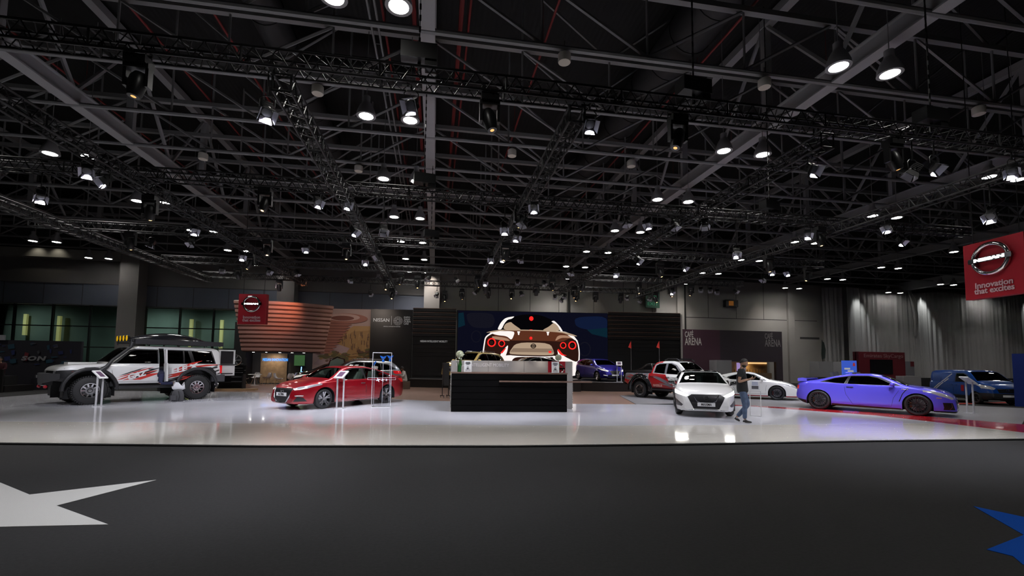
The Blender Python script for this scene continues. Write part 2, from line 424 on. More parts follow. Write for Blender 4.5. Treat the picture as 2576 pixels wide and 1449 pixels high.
# round ceiling speakers on the joists
sp0 = thing('ceiling_speaker', 'x', 'ceiling speaker', (0, 0, 0))
mb = MB(); mb.lathe([(.16, .0), (.17, .02), (.17, .22), (.10, .27), (.02, .29)], 16); mb.build('housing', mat('speaker_cream', (.55, .53, .48), .5), sp0, 40)
mb = MB(); mb.lathe([(.155, -.004), (.0, -.006)], 16); mb.build('grille', mat('speaker_grille', (.62, .58, .5), .7), sp0)
mb = MB(); mb.tube((0, 0, .28), (0, 0, .6), .015, 5); mb.build('hanger', M_joist, sp0)
first = True
for x, y, lab in ((3.2, 11.1, 'cream round speaker under the roof joist nearest the top of the photo centre'),
                  (2.75, 16.7, 'cream round speaker hung over the reception counter, right of the central girder'),
                  (7.6, 16.7, 'cream round speaker hung to the right, near the wide air duct'),
                  (9.1, 11.1, 'cream round speaker hung beside the right girder, nearer the camera'),
                  (16.6, 11.1, 'cream round speaker hung near the motor chain at the far right'),
                  (-9.2, 19.3, 'cream round speaker hung near the left girder over the off-road car'),
                  (-3.3, 19.3, 'cream round speaker hung between the left air duct and the cable tray'),
                  (-3.6, 13.8, 'cream round speaker at the top edge, left of the high-bay lamps')):
    if first: sp0.location = (x, y, 9.55); sp0['label'] = lab; sp0['group'] = 'ceiling speakers'; first = False
    else: dup(sp0, (x, y, 9.55), 0, lab, 'ceiling speakers')

# ------------------------------------------------------------------ high-bay lamps
def spot(name, loc, target, power, angle, blend=.6, col=(1, 1, 1), r=.12, parent=None):
    l = bpy.data.lights.new(name, 'SPOT'); l.energy = power; l.spot_size = radians(angle); l.spot_blend = blend; l.color = col; l.shadow_soft_size = r
    o = bpy.data.objects.new(name, l); COL.objects.link(o)
    o.location = loc; d = Vector(target)-Vector(loc); o.rotation_euler = d.to_track_quat('-Z', 'Y').to_euler()
    if parent is not None: o.parent = parent
    return o
hb = thing('high_bay_lamp', 'x', 'ceiling lamp')
mb = MB(); mb.lathe([(.28, .0), (.285, .0), (.27, .12), (.2, .3), (.13, .42), (.11, .46), (.11, .62), (.0, .64)], 20); mb.build('lamp_shade', mat('lamp_shade_grey', (.30, .30, .31), .35), hb, 45)
mb = MB(); mb.lathe([(.262, .008), (.18, -.004), (.0, -.01)], 20); mb.build('lens', M_lamp, hb, 60)
mb = MB(); mb.tube((0, 0, .62), (0, 0, 5.17), .012, 5); mb.build('suspension_rod', M_joist, hb)
bayx = [(-23.9, -25.2), (-12.7, -13.9), (-.9, -2.2), (9.7, 11.2), (21.0, 22.4), (32.5, 34.0), (44.0, 45.4), (55.2, 56.6)]  # outermost right column is added to brighten the far drape
bayn = ['leftmost', 'second from the left', 'central', 'second from the right', 'far right', 'outer right', 'rear right', 'added outermost right']
ords = ['nearest', 'second', 'third', 'fourth', 'fifth', 'sixth', 'farthest']
used = False
for i, (xa, xb) in enumerate(bayx):
    for j, y in enumerate((9.3, 13.84, 18.6, 23.5, 28.3, 33., 37.7)):
        for k, x in enumerate((xa, xb)):
            vis = Vector((x, y, 0)).dot(Vector((sin(radians(9.6)), cos(radians(9.6)), 0)))
            ang = abs(atan2(x, y)-radians(9.6))
            if ang > radians(50): continue
            lab = '%s-row high-bay lamp, %s one of the pair, %s column' % (ords[j], 'left' if x == min(xa, xb) else 'right', bayn[i])
            p = (x, y, 9.03)
            if not used: hb.location = p; hb['label'] = lab; hb['group'] = 'high-bay lamps'; used = True
            else: dup(hb, p, 0, lab, 'high-bay lamps')
for i, (xa, xb) in enumerate(bayx):
    for y in (-4.9, -.2, 4.5, 9.3, 13.84, 18.6, 23.5, 28.3, 33., 37.7):
        if (xa > 40 or xa < -10) and y > 36: continue
        spot('bay_light', ((xa+xb)/2, y, 8.9), ((xa+xb)/2, y, 0), BAY_POWER, 130, .8, (1, .97, .92), .3)
LAMPS = [('B2','d',-7.7,-7.7,11.29,6.17), ('B1','d',-7.7,-7.7,11.83,5.91), ('B2','l',13.3,-10.07,13.3,5.78), ('B2','d',-7.7,-7.7,15.85,6.09), ('B1','l',19,-9.3,19,6.2), ('B1','d',-7.7,-7.7,19.54,6), ('B1','d',-7.7,-7.7,22.56,6.12), ('B2','l',19,-5.14,19,6.2), ('B1','l',13.3,-3.34,13.3,6.2), ('B0','l',19,-10.65,19,5.99), ('B1','l',24.5,-10.53,24.5,6.2), ('B1','l',24.5,-7.02,24.5,6.2), ('B1','l',13.3,-2.56,13.3,6.2), ('B1','d',-2.6,-2.6,14.9,6.06), ('B1','l',13.3,-1.53,13.3,5.41), ('B1','l',19,-2.51,19,5.93), ('B2','l',19,-2.74,19,5.72), ('B2','l',24.5,-4.37,24.5,5.88), ('B0','l',24.5,-3.01,24.5,6.2), ('B2','l',24.5,-0.4,24.5,6.2), ('B2','l',28.5,0.05,28.5,5.84), ('B1','l',28.5,-2.52,28.5,5.95), ('B1','l',28.5,-3.93,28.5,5.77), ('B1','d',2.5,2.5,12.99,6.2), ('B1','d',2.5,2.5,11.48,5.75), ('B2','l',13.3,2.08,13.3,5.66), ('B1','d',2.5,2.5,14.14,5.71), ('B0','l',19,3.58,19,6.2), ('B1','l',19,2.71,19,6.16), ('B1','l',19,2.3,19,6.05), ('B1','d',2.5,2.5,23.27,6.2), ('B2','l',24.5,4.42,24.5,6.2), ('B0','l',24.5,1.08,24.5,6.2), ('B1','l',28.5,2.47,28.5,6.18), ('B1','l',28.5,5.41,28.5,6.16), ('B1','l',24.5,5.82,24.5,6.2), ('B1','l',19,5.83,19,5.66), ('B0','l',13.3,5.88,13.3,6.2), ('B1','l',13.3,6.61,13.3,6.2), ('B0','l',13.3,7.53,13.3,6.2), ('B1','d',7.8,7.8,16.55,5.74), ('B2','l',19,7.87,19,5.7), ('B1','d',7.8,7.8,26.8,6.02), ('B2','l',28.5,7.76,28.5,5.99), ('B1','l',28.5,7.95,28.5,5.81), ('B1','l',28.5,12.56,28.5,6.11), ('B1','l',28.5,13.55,28.5,5.95), ('B1','d',13.2,13.2,26.43,5.91), ('B1','d',13.2,13.2,23.71,6.06), ('B2','l',13.3,9.7,13.3,5.33), ('B2','l',19,15.54,19,6.2), ('B1','l',19,15.41,19,5.75), ('B1','l',19,16.55,19,6.18), ('B1','l',24.5,17.77,24.5,6.2), ('B2','l',24.5,15.47,24.5,6.2), ('B2','l',24.5,16.12,24.5,6.2), ('B1','l',24.5,16.5,24.5,6.03), ('B2','l',13.3,12.43,13.3,6.2), ('B1','l',13.3,16.17,13.3,6.1), ('B1','d',13.2,13.2,11.23,6.12), ('B2','d',13.2,13.2,8.71,5.32), ('B1','l',7.8,10.41,7.8,5.9), ('B2','l',7.8,12.48,7.8,5.99), ('B1','d',7.8,7.8,8.18,6.05), ('B0','d',7.8,7.8,12.09,5.93), ('B1','l',19,11.22,19,6.2), ('B1','l',7.8,-0.5,7.8,6.08), ('B1','l',7.8,2.74,7.8,6.07), ('B1','l',7.8,-2.81,7.8,5.72), ('B0','l',7.8,9.74,7.8,5.75), ('M0','d',-7.7,-7.7,13.57,5.63), ('M0','l',19,-11.36,19,6.2), ('M0','l',13.3,-4.72,13.3,6.2), ('M0','l',19,-6.58,19,6.2), ('M0','d',-7.7,-7.7,20.33,6.06), ('M0','l',24.5,-9.8,24.5,5.9), ('M0','l',28.5,-9.12,28.5,6.2), ('M0','l',19,-3.61,19,6.2), ('M0','d',-2.6,-2.6,24.62,5.76), ('M0','d',-2.6,-2.6,28.02,5.94), ('M0','l',24.5,-1.85,24.5,6.2), ('M0','l',24.5,-0.99,24.5,5.81), ('M0','l',28.5,0.54,28.5,5.68), ('M0','l',28.5,1.6,28.5,5.85), ('M0','l',24.5,2.56,24.5,5.62), ('M0','l',28.5,3.23,28.5,5.98), ('M0','l',13.3,2.37,13.3,6.04), ('M0','d',2.5,2.5,16.42,6.18), ('M0','l',24.5,2.33,24.5,6.2), ('M0','l',28.5,4.77,28.5,6.2), ('M0','l',24.5,5.6,24.5,5.63), ('M0','l',24.5,6.39,24.5,6.2), ('M0','d',7.8,7.8,24.94,5.89), ('M0','l',28.5,9.1,28.5,5.98), ('M0','l',24.5,8.13,24.5,5.99), ('M0','l',28.5,10.39,28.5,5.98), ('M0','l',28.5,12.19,28.5,5.96), ('M0','l',24.5,11.53,24.5,6.17), ('M0','d',13.2,13.2,25.75,5.81), ('M0','l',24.5,13.56,24.5,5.85), ('M0','l',19,9.98,19,5.83), ('M0','l',13.3,12.82,13.3,5.96), ('M0','d',13.2,13.2,16.15,6.04), ('M0','l',19,17.63,19,6.2), ('M0','l',24.5,14.83,24.5,6.09), ('M0','l',7.8,-4.72,7.8,6.2), ('M0','l',7.8,0.87,7.8,6.2), ('M0','l',7.8,4.5,7.8,6.2), ('M0','l',7.8,9.5,7.8,6.2)]
# ------------------------------------------------------------------ lighting rig
LAT = [7.8, 13.3, 19.0, 24.5, 28.5]; DEP = [-12.9, -7.7, -2.6, 2.5, 7.8, 13.2]
LATN = ['front', 'second', 'third', 'fourth', 'rear']
DEPN = ['outer left', 'left', 'inner left', 'inner right', 'right', 'outer right']
ORD = ['first', 'second', 'third', 'fourth', 'fifth', 'sixth', 'seventh', 'eighth', 'ninth', 'tenth', 'eleventh', 'twelfth', 'thirteenth', 'fourteenth', 'fifteenth', 'sixteenth',
       'seventeenth', 'eighteenth', 'nineteenth', 'twentieth', 'twenty-first', 'twenty-second', 'twenty-third', 'twenty-fourth', 'twenty-fifth']
def truss(name, p0, p1, label, s=.145, step=.36, r=.024):
    """square lattice truss along p0-p1: four chords and zigzag bracing"""
    p0 = Vector(p0); p1 = Vector(p1); d = (p1-p0); L = d.length; d.normalize()
    side = d.cross(Vector((0, 0, 1))).normalized(); up = Vector((0, 0, 1))
    t = thing(name, label, 'truss', p0, 0, 'lighting trusses')
    cor = [side*a*s+up*b*s for a, b in ((1, 1), (-1, 1), (-1, -1), (1, -1))]
    for c in cor:
        mb = MB(); mb.tube(c, c+d*L, r, 6); mb.build('chord', M_truss, t, 40)
    mb = MB(); n = int(L/step)
    for i in range(n):
        a, b = d*(i*L/n), d*((i+1)*L/n); m = (a+b)/2
        for k in range(4):
            c0, c1 = cor[k], cor[(k+1) % 4]
            mb.tube(c0+a, c1+m, .011, 4, cap=False); mb.tube(c1+m, c0+b, .011, 4, cap=False)
        if i % 6 == 0:
            for k in range(4): mb.tube(cor[k]+a, cor[(k+1) % 4]+a, .02, 4)
    mb.build('bracing', M_truss, t)
    return t
ZT = 6.56
for y, nm in zip(LAT, LATN):
    x0, x1 = {7.8: (-14, 17), 13.3: (-16, 19), 19.: (-14.6, 18.4), 24.5: (-13.2, 18.2), 28.5: (-13.2, 14)}[y]
    truss('lighting_truss', (x0, y, ZT), (x1, y, ZT), nm+' black cross truss of the lighting rig'+(', nearest the camera' if y < 8 else ''))
for x, nm in zip(DEP, DEPN):
    truss('lighting_truss', (x, 4.0 if abs(x) > 12 else 7.8, ZT-.32), (x, 28.5, ZT-.32), nm+' black truss of the lighting rig running away from the camera')
hb_ = None
for i, (x, y, lab) in enumerate(((-.38, 7.8, 'black chain hoist holding the front truss beside the central girder'), (10.38, 7.8, 'black chain hoist holding the front truss at the far right'),
        (4.84, 7.8, 'black chain hoist holding the front truss, right of the wide duct'), (-.41, 13.3, 'black chain hoist holding the second cross truss by the central girder'),
        (10.96, 13.3, 'black chain hoist holding the second cross truss at the right'), (-.25, 19.0, 'black chain hoist holding the third cross truss by the central girder'))):
    if hb_ is None:
        hb_ = thing('chain_hoist', lab, 'hoist', (x, y, 7.0), 0, 'chain hoists')
        mb = MB(); mb.box((0, 0, 0), (.62, .3, .28)); mb.box((.2, 0, -.18), (.2, .24, .12)); mb.tube((0, 0, -.1), (0, 0, -.34), .03, 6); mb.build('housing', M_black, hb_)
        mb = MB()
        for k in range(66): mb.box((0, 0, .16+.105*k), (.035, .012, .11) if k % 2 else (.012, .035, .11))
        mb.build('chain', M_truss, hb_)
    else: dup(hb_, (x, y, 7.0), .05*i, lab)

# ---- barn-door spotlight: local -z is the beam
def barn_mesh():
    t = thing('barn_door_spotlight', 'x', 'spotlight')
    h = MB(); h.box((0, 0, .13), (.25, .22, .22)); h.lathe([(.13, .03), (.135, -.02), (.12, -.05)], 14)
    for k in range(4): h.box((0, 0, .06+.05*k), (.27, .24, .012))
    h.tube((-.17, 0, .1), (.17, 0, .1), .018, 6)
    ho = h.build('lamp_housing', M_black, t, 40)
    l = MB(); l.lathe([(.118, -.03), (.07, -.045), (0, -.05)], 14); l.build('lens', M_cool, ho, 60)
    for k in range(4):
        R = Matrix.Rotation(k*pi/2, 4, 'Z'); f = MB(); w0, w1 = .12, .17 if k % 2 else .14
        a = [Vector((-w0, .13, -.04)), Vector((w0, .13, -.04)), Vector((w1, .2, -.21)), Vector((-w1, .2, -.21))]
        b = [p+Vector((0, .012, .004)) for p in a]
        f.add([R@p for p in a+b], [[0, 1, 2, 3], [7, 6, 5, 4], [0, 4, 5, 1], [1, 5, 6, 2], [2, 6, 7, 3], [3, 7, 4, 0]])
        f.m = [0, 1, 1, 1, 1, 1]; f.build('barn_door', [M_coolflap, M_black], ho)
    y = MB(); y.path([(-.17, 0, .1), (-.18, 0, .3), (-.1, 0, .38), (.1, 0, .38), (.18, 0, .3), (.17, 0, .1)], .014, 6); y.build('yoke', M_black, t, 40)
    c = MB(); c.tube((0, 0, 0), (0, 0, 1), .022, 6); c.build('hanger', M_truss, t)
    c = MB(); c.box((0, 0, 0), (.48, .03, .05)); c.box((0, 0, 0), (.03, .48, .05)); c.build('clamp', M_truss, t)
    return t
def moving_mesh():
    t = thing('moving_head_light', 'x', 'moving light')
    h = MB(); h.lathe([(.0, .24), (.10, .22), (.15, .12), (.16, -.02), (.135, -.24), (.11, -.30), (.10, -.30)], 16); ho = h.build('lamp_housing', M_black, t, 40)
    l = MB(); l.lathe([(.095, -.29), (.0, -.31)], 14); l.build('lens', M_amber, ho, 60)
    y = MB(); y.box((-.2, 0, .12), (.06, .16, .42)); y.box((.2, 0, .12), (.06, .16, .42)); y.box((0, 0, .34), (.46, .2, .1)); y.build('yoke', M_black, t)
    b = MB(); b.box((0, 0, .46), (.40, .32, .16)); b.box((0, 0, .55), (.3, .06, .06)); b.build('base', M_black, t)
    c = MB(); c.tube((0, 0, 0), (0, 0, 1), .022, 6); c.build('hanger', M_truss, t)
    c = MB(); c.box((0, 0, 0), (.48, .03, .05)); c.box((0, 0, 0), (.03, .48, .05)); c.build('clamp', M_truss, t)
    return t
barn = barn_mesh(); moving = moving_mesh()
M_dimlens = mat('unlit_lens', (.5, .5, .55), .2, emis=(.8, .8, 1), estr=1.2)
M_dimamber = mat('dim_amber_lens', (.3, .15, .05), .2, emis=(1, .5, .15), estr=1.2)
cnt = {}; SPOTS = []; LS = .8
order = sorted(LAMPS, key=lambda q: (q[1], q[2], q[3] if q[1] == 'l' else q[4]))
grp_ = {}
for i, q in enumerate(order): grp_.setdefault((q[1], q[2]), []).append(i)
order = [list(q) for q in order]
for k, idx in grp_.items():             # neighbouring lamps keep clear of each other on the bar
    ax_ = 3 if k[0] == 'l' else 4
    for _ in range(30):
        for a, b in zip(idx[:-1], idx[1:]):
            d = .46-(order[b][ax_]-order[a][ax_])
            if d > 0: order[a][ax_] -= d/2; order[b][ax_] += d/2
usedB = usedM = False
rl = random.Random(3)
for q in order:
    kind, ax, key, x, y, z = q
    cnt[(ax, key)] = cnt.get((ax, key), -1)+1; n = cnt[(ax, key)]
    where = ('%s lamp from the left under the %s cross truss' % (ORD[n], LATN[LAT.index(key)])) if ax == 'l' else ('%s lamp from the camera end under the %s lengthwise truss' % (ORD[n], DEPN[DEP.index(key)]))
    white = kind[0] == 'B'
    lab = ('barn-door spotlight, ' if white else 'black moving-head light, ')+where
    grp = 'barn-door spotlights' if white else 'moving-head lights'
    bottom = (ZT-.145 if ax == 'l' else ZT-.465)
    if ax == 'd': z = min(z, 5.80 if kind[0] == 'B' else 5.65)
    else: z = min(z, 6.12 if kind[0] == 'B' else 5.97)
    src = barn if white else moving
    if white and not usedB: o = barn; usedB = True
    elif not white and not usedM: o = moving; usedM = True
    else: o = dup(src, (0, 0, 0), 0)
    LS = .68 if white else .78; o.scale = (LS, LS, LS); o.location = (x, y, z); o['label'] = lab; o['group'] = grp
    lev = int(kind[1]); off = .36 if white else .55
    az = rl.uniform(0, 2*pi); ti = rl.uniform(.25, .75)
    if white and lev == 2: az = atan2(-y, -x)+rl.uniform(-.4, .4); ti = rl.uniform(.6, .85)
    if white and lev == 1: az = atan2(-y, -x)+rl.uniform(-1.1, 1.1); ti = rl.uniform(.45, .85)
    if not white: ti *= .6
    for c in o.children:
        nm = c.name.split('.')[0]
        if nm == 'hanger':
            c.location = (0, 0, off); c.scale = (1, 1, max(.02, (bottom-z)/LS-off))
        if nm == 'clamp': c.location = (0, 0, (bottom-z)/LS)
        if nm == 'lamp_housing':
            d = Vector((sin(ti)*cos(az), sin(ti)*sin(az), -cos(ti)))
            c.rotation_euler = d.to_track_quat('-Z', 'Y').to_euler()
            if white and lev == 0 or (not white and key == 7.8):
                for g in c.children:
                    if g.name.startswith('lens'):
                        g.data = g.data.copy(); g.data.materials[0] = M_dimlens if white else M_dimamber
    if white and lev >= 1: SPOTS.append((x, y, z))
# ------------------------------------------------------------------ stand architecture
TH = radians(-5)
WO = Vector((-1.6, 33.6, 0)); WU = Vector((cos(TH), sin(TH), 0)); WN = Vector((-sin(TH), cos(TH), 0))
def wp(u, z, off=0.): return WO+WU*u-WN*off+Vector((0, 0, z))     # point on the stand wall
def wbox(mb, u0, u1, z0, z1, o0, o1):
    R = Matrix.Rotation(TH, 3, 'Z'); mb.box(wp((u0+u1)/2, (z0+z1)/2, (o0+o1)/2), (abs(u1-u0), abs(o1-o0), abs(z1-z0)), R)
M_slatblack = mat('black_slat_board', (.012, .011, .011), .35)
M_slatbrown = mat('brown_slat_edge', (.16, .085, .06), .4)
M_letter = mat('grey_lettering', (.55, .55, .56), .5, emis=(1, 1, 1), estr=.12)
# reception back wall of the stand: black panel with two marks
bk = thing('logo_wall', 'tall black panel with white lettering and a round mark, left of the slatted wall', 'panel')
mb = MB(); wbox(mb, -2.96, -.02, 0, 5.42, .25, 0); mb.build('board', M_slatblack, bk)
text('lettering', 'NISSAN', .34, plane_at(wp(-2.2, 4.63, .26), TH), M_letter, bk, bold=.006, width=1.12)
mb = MB(); wbox(mb, -1.5, -1.485, 4.3, 4.95, .262, .25); mb.build('divider', M_letter, bk)
mb = MB(); P = plane_at(wp(-1.03, 4.6, .255), TH)
for ring in range(5):
    r = .09+.055*ring; n = 9+4*ring
    for k in range(n):
        a = 2*pi*k/n; mb.prism([(r*cos(a)+.018*cos(2*pi*i/6), r*sin(a)+.018*sin(2*pi*i/6)) for i in range(6)], P, .006)
mb.build('round_mark', M_letter, bk)
for i, s in enumerate(('EXPO', '2020', 'DUBAI', 'UAE')):
    text('lettering', s, .17, plane_at(wp(-.62, 4.86-.155*i, .26), TH), M_letter, bk, align='LEFT', width={'EXPO': .42, '2020': .42, 'DUBAI': .46, 'UAE': .33}[s])
text('lettering', 'OFFICIAL AUTOMOTIVE PARTNER', .09, plane_at(wp(-1.45, 4.18, .26), TH), M_letter, bk, width=1.2)
# slatted walls either side of the screen
def slatwall(u0, u1, label, zsplit=3.5, ztop=5.53):
    t = thing('slatted_wall', label, 'wall panel', (0, 0, 0), 0, 'black slatted wall panels')
    b = MB(); wbox(b, u0, u1, 0, ztop, 0, -.2); b.build('backing_board', M_slatblack, t)
    s = MB(); z = zsplit+.05
    while z < ztop-.1:
        wbox(s, u0, u1, z, z+.2, .1, .0); z += .30
    s.build('slats', M_slatblack, t)
    e = MB(); z = zsplit+.05
    while z < ztop-.1:
        wbox(e, u0, u1, z+.2, z+.235, .105, .0); z += .30
    e.build('slat_edges', M_slatbrown, t)
    l = MB(); z = .7
    while z < zsplit-.1:
        wbox(l, u0, u1, z, z+.26, .05, .0); z += .28
    l.build('lower_boards', M_slatblack, t)
    return t
sw1 = slatwall(0, 3.1, 'black slatted wall left of the big screen, with small white lettering')
text('lettering', 'NISSAN INTELLIGENT MOBILITY', .2, plane_at(wp(1.53, 3.17, .06), TH), M_letter, sw1, width=1.95, bold=.004)
sw2 = slatwall(14.4, 17.8, 'black slatted wall with brown edges, right of the big screen')
sw3 = slatwall(17.8, 20.0, 'darker end of the slatted wall beside the cafe hoarding')
mb = MB(); wbox(mb, 20.0, 20.14, 0, 5.5, .12, -.2); mb.build('end_trim', mat('pale_trim', (.5, .48, .45), .5), sw3)

# big LED screen showing the rear of a copper and white car
scr = thing('led_screen', 'wide wall screen showing the rear of a copper sports car with round red lights', 'screen')
mb = MB(); wbox(mb, 3.14, 14.36, .6, 5.48, .08, -.2); mb.build('cabinet', M_matte, scr)
def emat(name, c, s=1.): return mat(name, (0, 0, 0), .5, emis=c, estr=s, sample=False, spec=0)
E_bg = emat('screen_navy', '#0e0f1e', .8); E_blue = emat('screen_blue', '#121d3a', .8); E_teal = emat('screen_teal', '#0e2a38', .7); E_grey = emat('screen_slate', '#171722', .8)
E_w = emat('screen_white', '#fff6f2', 1.); E_cop = emat('screen_copper', '#5a3020', 1.); E_cop2 = emat('screen_copper_dark', '#2c1712', 1.); E_tan = emat('screen_tan', '#b09880', 1.)
E_tan2 = emat('screen_tan_shade', '#8a7462', 1.); E_red = emat('screen_red', '#ff2a26', 1.15); E_dark = emat('screen_black', '#08070a', .7); E_mid = emat('screen_pale_copper', '#a88068', 1.)
pm = MB(); lay = [0]
SMATS = [E_bg, E_blue, E_teal, E_grey, E_w, E_cop, E_cop2, E_tan, E_tan2, E_red, E_dark, E_mid]
def sp(poly, m, sym=False):
    """polygon of the picture in screen units (centre x, height from the screen foot, in hundredths of the width)"""
    if 4 < len(poly) < 26 and m is not E_bg:      # round the corners off
        for _ in range(2):
            q = []
            for i in range(len(poly)):
                (ax, ay), (bx, by) = poly[i], poly[(i+1) % len(poly)]
                q += [(ax*.8+bx*.2, ay*.8+by*.2), (ax*.2+bx*.8, ay*.2+by*.8)]
            poly = q
    for sx in ((1, -1) if sym else (1,)):
        lay[0] += 1; off = .085+.0004*lay[0]
        pts = [wp(8.72+sx*x, z, off) for x, z in poly]
        if sx < 0: pts = pts[::-1]
        pm.cur = SMATS.index(m); pm.add(pts, [list(range(len(pts)))[::-1]])
def zx(pts):            # picture drawn on a 1827 wide grid
    return [((x-1132)/163.5, .62+(y0-0) if False else 5.42-(y0-135)/160.) for x, y0 in pts]
def ell(cx, cy, rx, ry, n=28): return [(cx+rx*cos(2*pi*k/n), cy+ry*sin(2*pi*k/n)) for k in range(n)]
sp(zx([(235, 130), (2055, 130), (2055, 880), (235, 880)]), E_bg)
sp(zx([(330, 150), (640, 150), (680, 240), (640, 330), (420, 330), (350, 260)]), E_grey)
sp(zx([(240, 160), (300, 150), (320, 300), (240, 330)]), E_teal)
sp(zx([(1640, 180), (2050, 160), (2050, 330), (1900, 345), (1660, 300)]), E_blue)
sp(zx([(1800, 330), (2050, 300), (2050, 420), (1860, 380)]), E_teal)
for c in ((455, 430, 60, 70), (1770, 560, 75, 85)): sp(zx(ell(*c)), E_grey); sp(zx(ell(c[0], c[1], c[2]*.85, c[3]*.88)), E_bg)
# car: shell, glasshouse, wing, lamps
sp(zx([(530, 640), (545, 520), (560, 430), (640, 375), (760, 345), (1490, 345), (1610, 385), (1690, 470), (1712, 590), (1705, 740), (1690, 880), (590, 880), (535, 760)]), E_w)
sp(zx([(545, 640), (560, 520), (572, 440), (650, 390), (760, 362), (1490, 362), (1600, 400), (1680, 480), (1698, 600), (1690, 730), (1500, 640), (740, 640), (620, 720)]), E_cop2)
sp(zx([(700, 350), (740, 270), (800, 205), (915, 185), (1020, 160), (1220, 160), (1385, 225), (1440, 260), (1500, 360)]), E_dark)
sp(zx([(705, 345), (745, 262), (800, 205), (918, 182), (880, 215), (830, 225), (790, 270), (755, 345)]), E_w)
sp(zx([(1505, 360), (1470, 300), (1395, 225), (1355, 238), (1400, 262), (1440, 300), (1475, 355)]), E_w)
sp(zx([(770, 345), (800, 275), (868, 250), (900, 280), (985, 335), (985, 345)]), E_tan); sp(zx([(1470, 352), (1440, 290), (1390, 250), (1330, 300), (1262, 335), (1262, 348)]), E_tan)
sp(zx([(640, 392), (800, 350), (1480, 350), (1640, 400), (1500, 480), (1380, 470), (900, 470), (740, 470)]), E_cop)
sp(zx([(600, 380), (720, 365), (860, 360), (920, 370), (880, 470), (820, 420), (700, 410)]), E_w); sp(zx([(640, 420), (820, 440), (870, 480), (760, 470), (650, 455)]), E_mid)
sp(zx([(1440, 400), (1560, 400), (1650, 440), (1560, 430), (1480, 430), (1400, 475)]), E_mid); sp(zx([(1560, 395), (1640, 410), (1690, 470), (1640, 450)]), E_w)
sp(zx([(930, 480), (980, 468), (1330, 480), (1400, 560), (1420, 620), (1380, 655), (870, 650), (840, 620)]), E_cop2)
sp(zx([(935, 492), (1345, 492), (1400, 610), (1375, 642), (870, 635), (850, 610)]), E_tan); sp(zx([(900, 560), (1370, 560), (1395, 605), (860, 605)]), E_tan2)
sp(zx([(745, 640), (800, 560), (840, 520), (830, 600), (790, 700), (880, 880), (600, 880)]), E_w); sp(zx([(1430, 560), (1500, 640), (1690, 735), (1690, 880), (1440, 880), (1450, 660)]), E_w)
sp(zx([(1430, 575), (1480, 640), (1560, 640), (1500, 625), (1450, 560)]), E_red); sp(zx([(745, 620), (800, 560), (815, 562), (770, 622)]), E_red)
sp(zx([(880, 700), (940, 660), (1370, 660), (1440, 720), (1440, 880), (880, 880)]), E_cop2)
for cx, cy, r in ((640, 497, 52), (760, 508, 41), (1505, 520, 39), (1617, 518, 50)):
    sp(zx(ell(cx, cy, r, r)), E_red); sp(zx(ell(cx, cy, r*.68, r*.70)), E_dark); sp(zx(ell(cx-r*.05, cy+r*.05, r*.45, r*.46)), E_cop2)
sp(zx(ell(1115, 208, 26, 27)), E_red); sp(zx(ell(1112, 440, 18, 18)), E_red); sp(zx([(1095, 338), (1130, 338), (1130, 346), (1095, 346)]), E_red)
sp(zx([(560, 385), (640, 362), (770, 343), (1120, 340), (1490, 352), (1620, 385), (1690, 412), (1600, 404), (1480, 366), (1120, 352), (770, 356), (650, 378)]), E_tan)
for x in (963, 1318): sp(zx([(x-22, 362), (x+22, 362), (x+10, 380), (x+8, 405), (x-8, 405), (x-10, 380)]), E_w)
sp(zx(ell(1142, 532, 33, 28)), E_dark); sp(zx(ell(1142, 532, 24, 20)), E_tan2); sp(zx([(1108, 527), (1176, 527), (1176, 537), (1108, 537)]), E_dark)
sp(zx([(1328, 588), (1362, 588), (1362, 612), (1328, 612)]), E_red)
pm.build('picture', SMATS, scr)

# podium in front of the screen
pod = MB(); pod.prism([(-1.6, 30.6), (4.5, 28.2), (10, 26.0), (18.2, 25.0), (18.2, 31.4), (-1.6, 33.2)], Matrix.Translation((0, 0, .03)), .55)
po = thing('podium', 'long low black podium in front of the screen carrying the purple hatchback', 'podium')
pod.build('deck', M_slatblack, po)
tr = MB(); q = [(-1.6, 30.6), (4.5, 28.2), (10, 26.0), (18.2, 25.0)]
for a, b in zip(q[:-1], q[1:]): tr.tube((a[0], a[1]-.01, .57), (b[0], b[1]-.01, .57), .022, 6)
tr.build('edge_trim', mat('podium_edge', (.22, .22, .24), .3, .6), po)

# curved ribbed fascia of the lounge, with downlights under it
M_rib = mat('terracotta_rib', (.34, .19, .155), .45); M_ribd = mat('terracotta_groove', (.16, .065, .05), .6)
fas = thing('curved_fascia', 'big curved terracotta fascia with horizontal ribs over the lounge, behind the red hanging sign', 'fascia')
def bowl(name, cx, cy, r0, a0, a1, z0, z1, flare, nr, parent, tiltz=0., n=40, m=M_rib):
    mb = MB(); rib = (z1-z0)/nr
    prof = []
    for k in range(nr):
        z = z0+rib*k; f = flare*(k/nr)
        prof += [(r0+f, z), (r0+f+.10, z+rib*.25), (r0+f+.12, z+rib*.8), (r0+f, z+rib*.98)]
    vs = []; fs = []
    for i in range(n+1):
        a = radians(a0+(a1-a0)*i/n)
        for r, z in prof: vs.append((cx+r*cos(a), cy+r*sin(a), z+tiltz*(i/n-.0)*(z-z0)/(z1-z0)))
    P = len(prof)
    for i in range(n):
        for j in range(P-1): fs.append([i*P+j, (i+1)*P+j, (i+1)*P+j+1, i*P+j+1])
    mb.add(vs, fs); return mb.build(name, m, parent, 40)
bowl('ribbed_band', -11.0, 36.6, 5.0, 256, 314, 2.25, 5.42, 1.0, 12, fas, 0.)
mb = MB(); mb.prism([(-11+4.9*cos(radians(a)), 36.6+4.9*sin(radians(a))) for a in range(256, 316, 4)]+[(-11, 36.6)], Matrix.Translation((0, 0, 2.2)), .06); mb.build('soffit', M_matte, fas)
mb = MB()
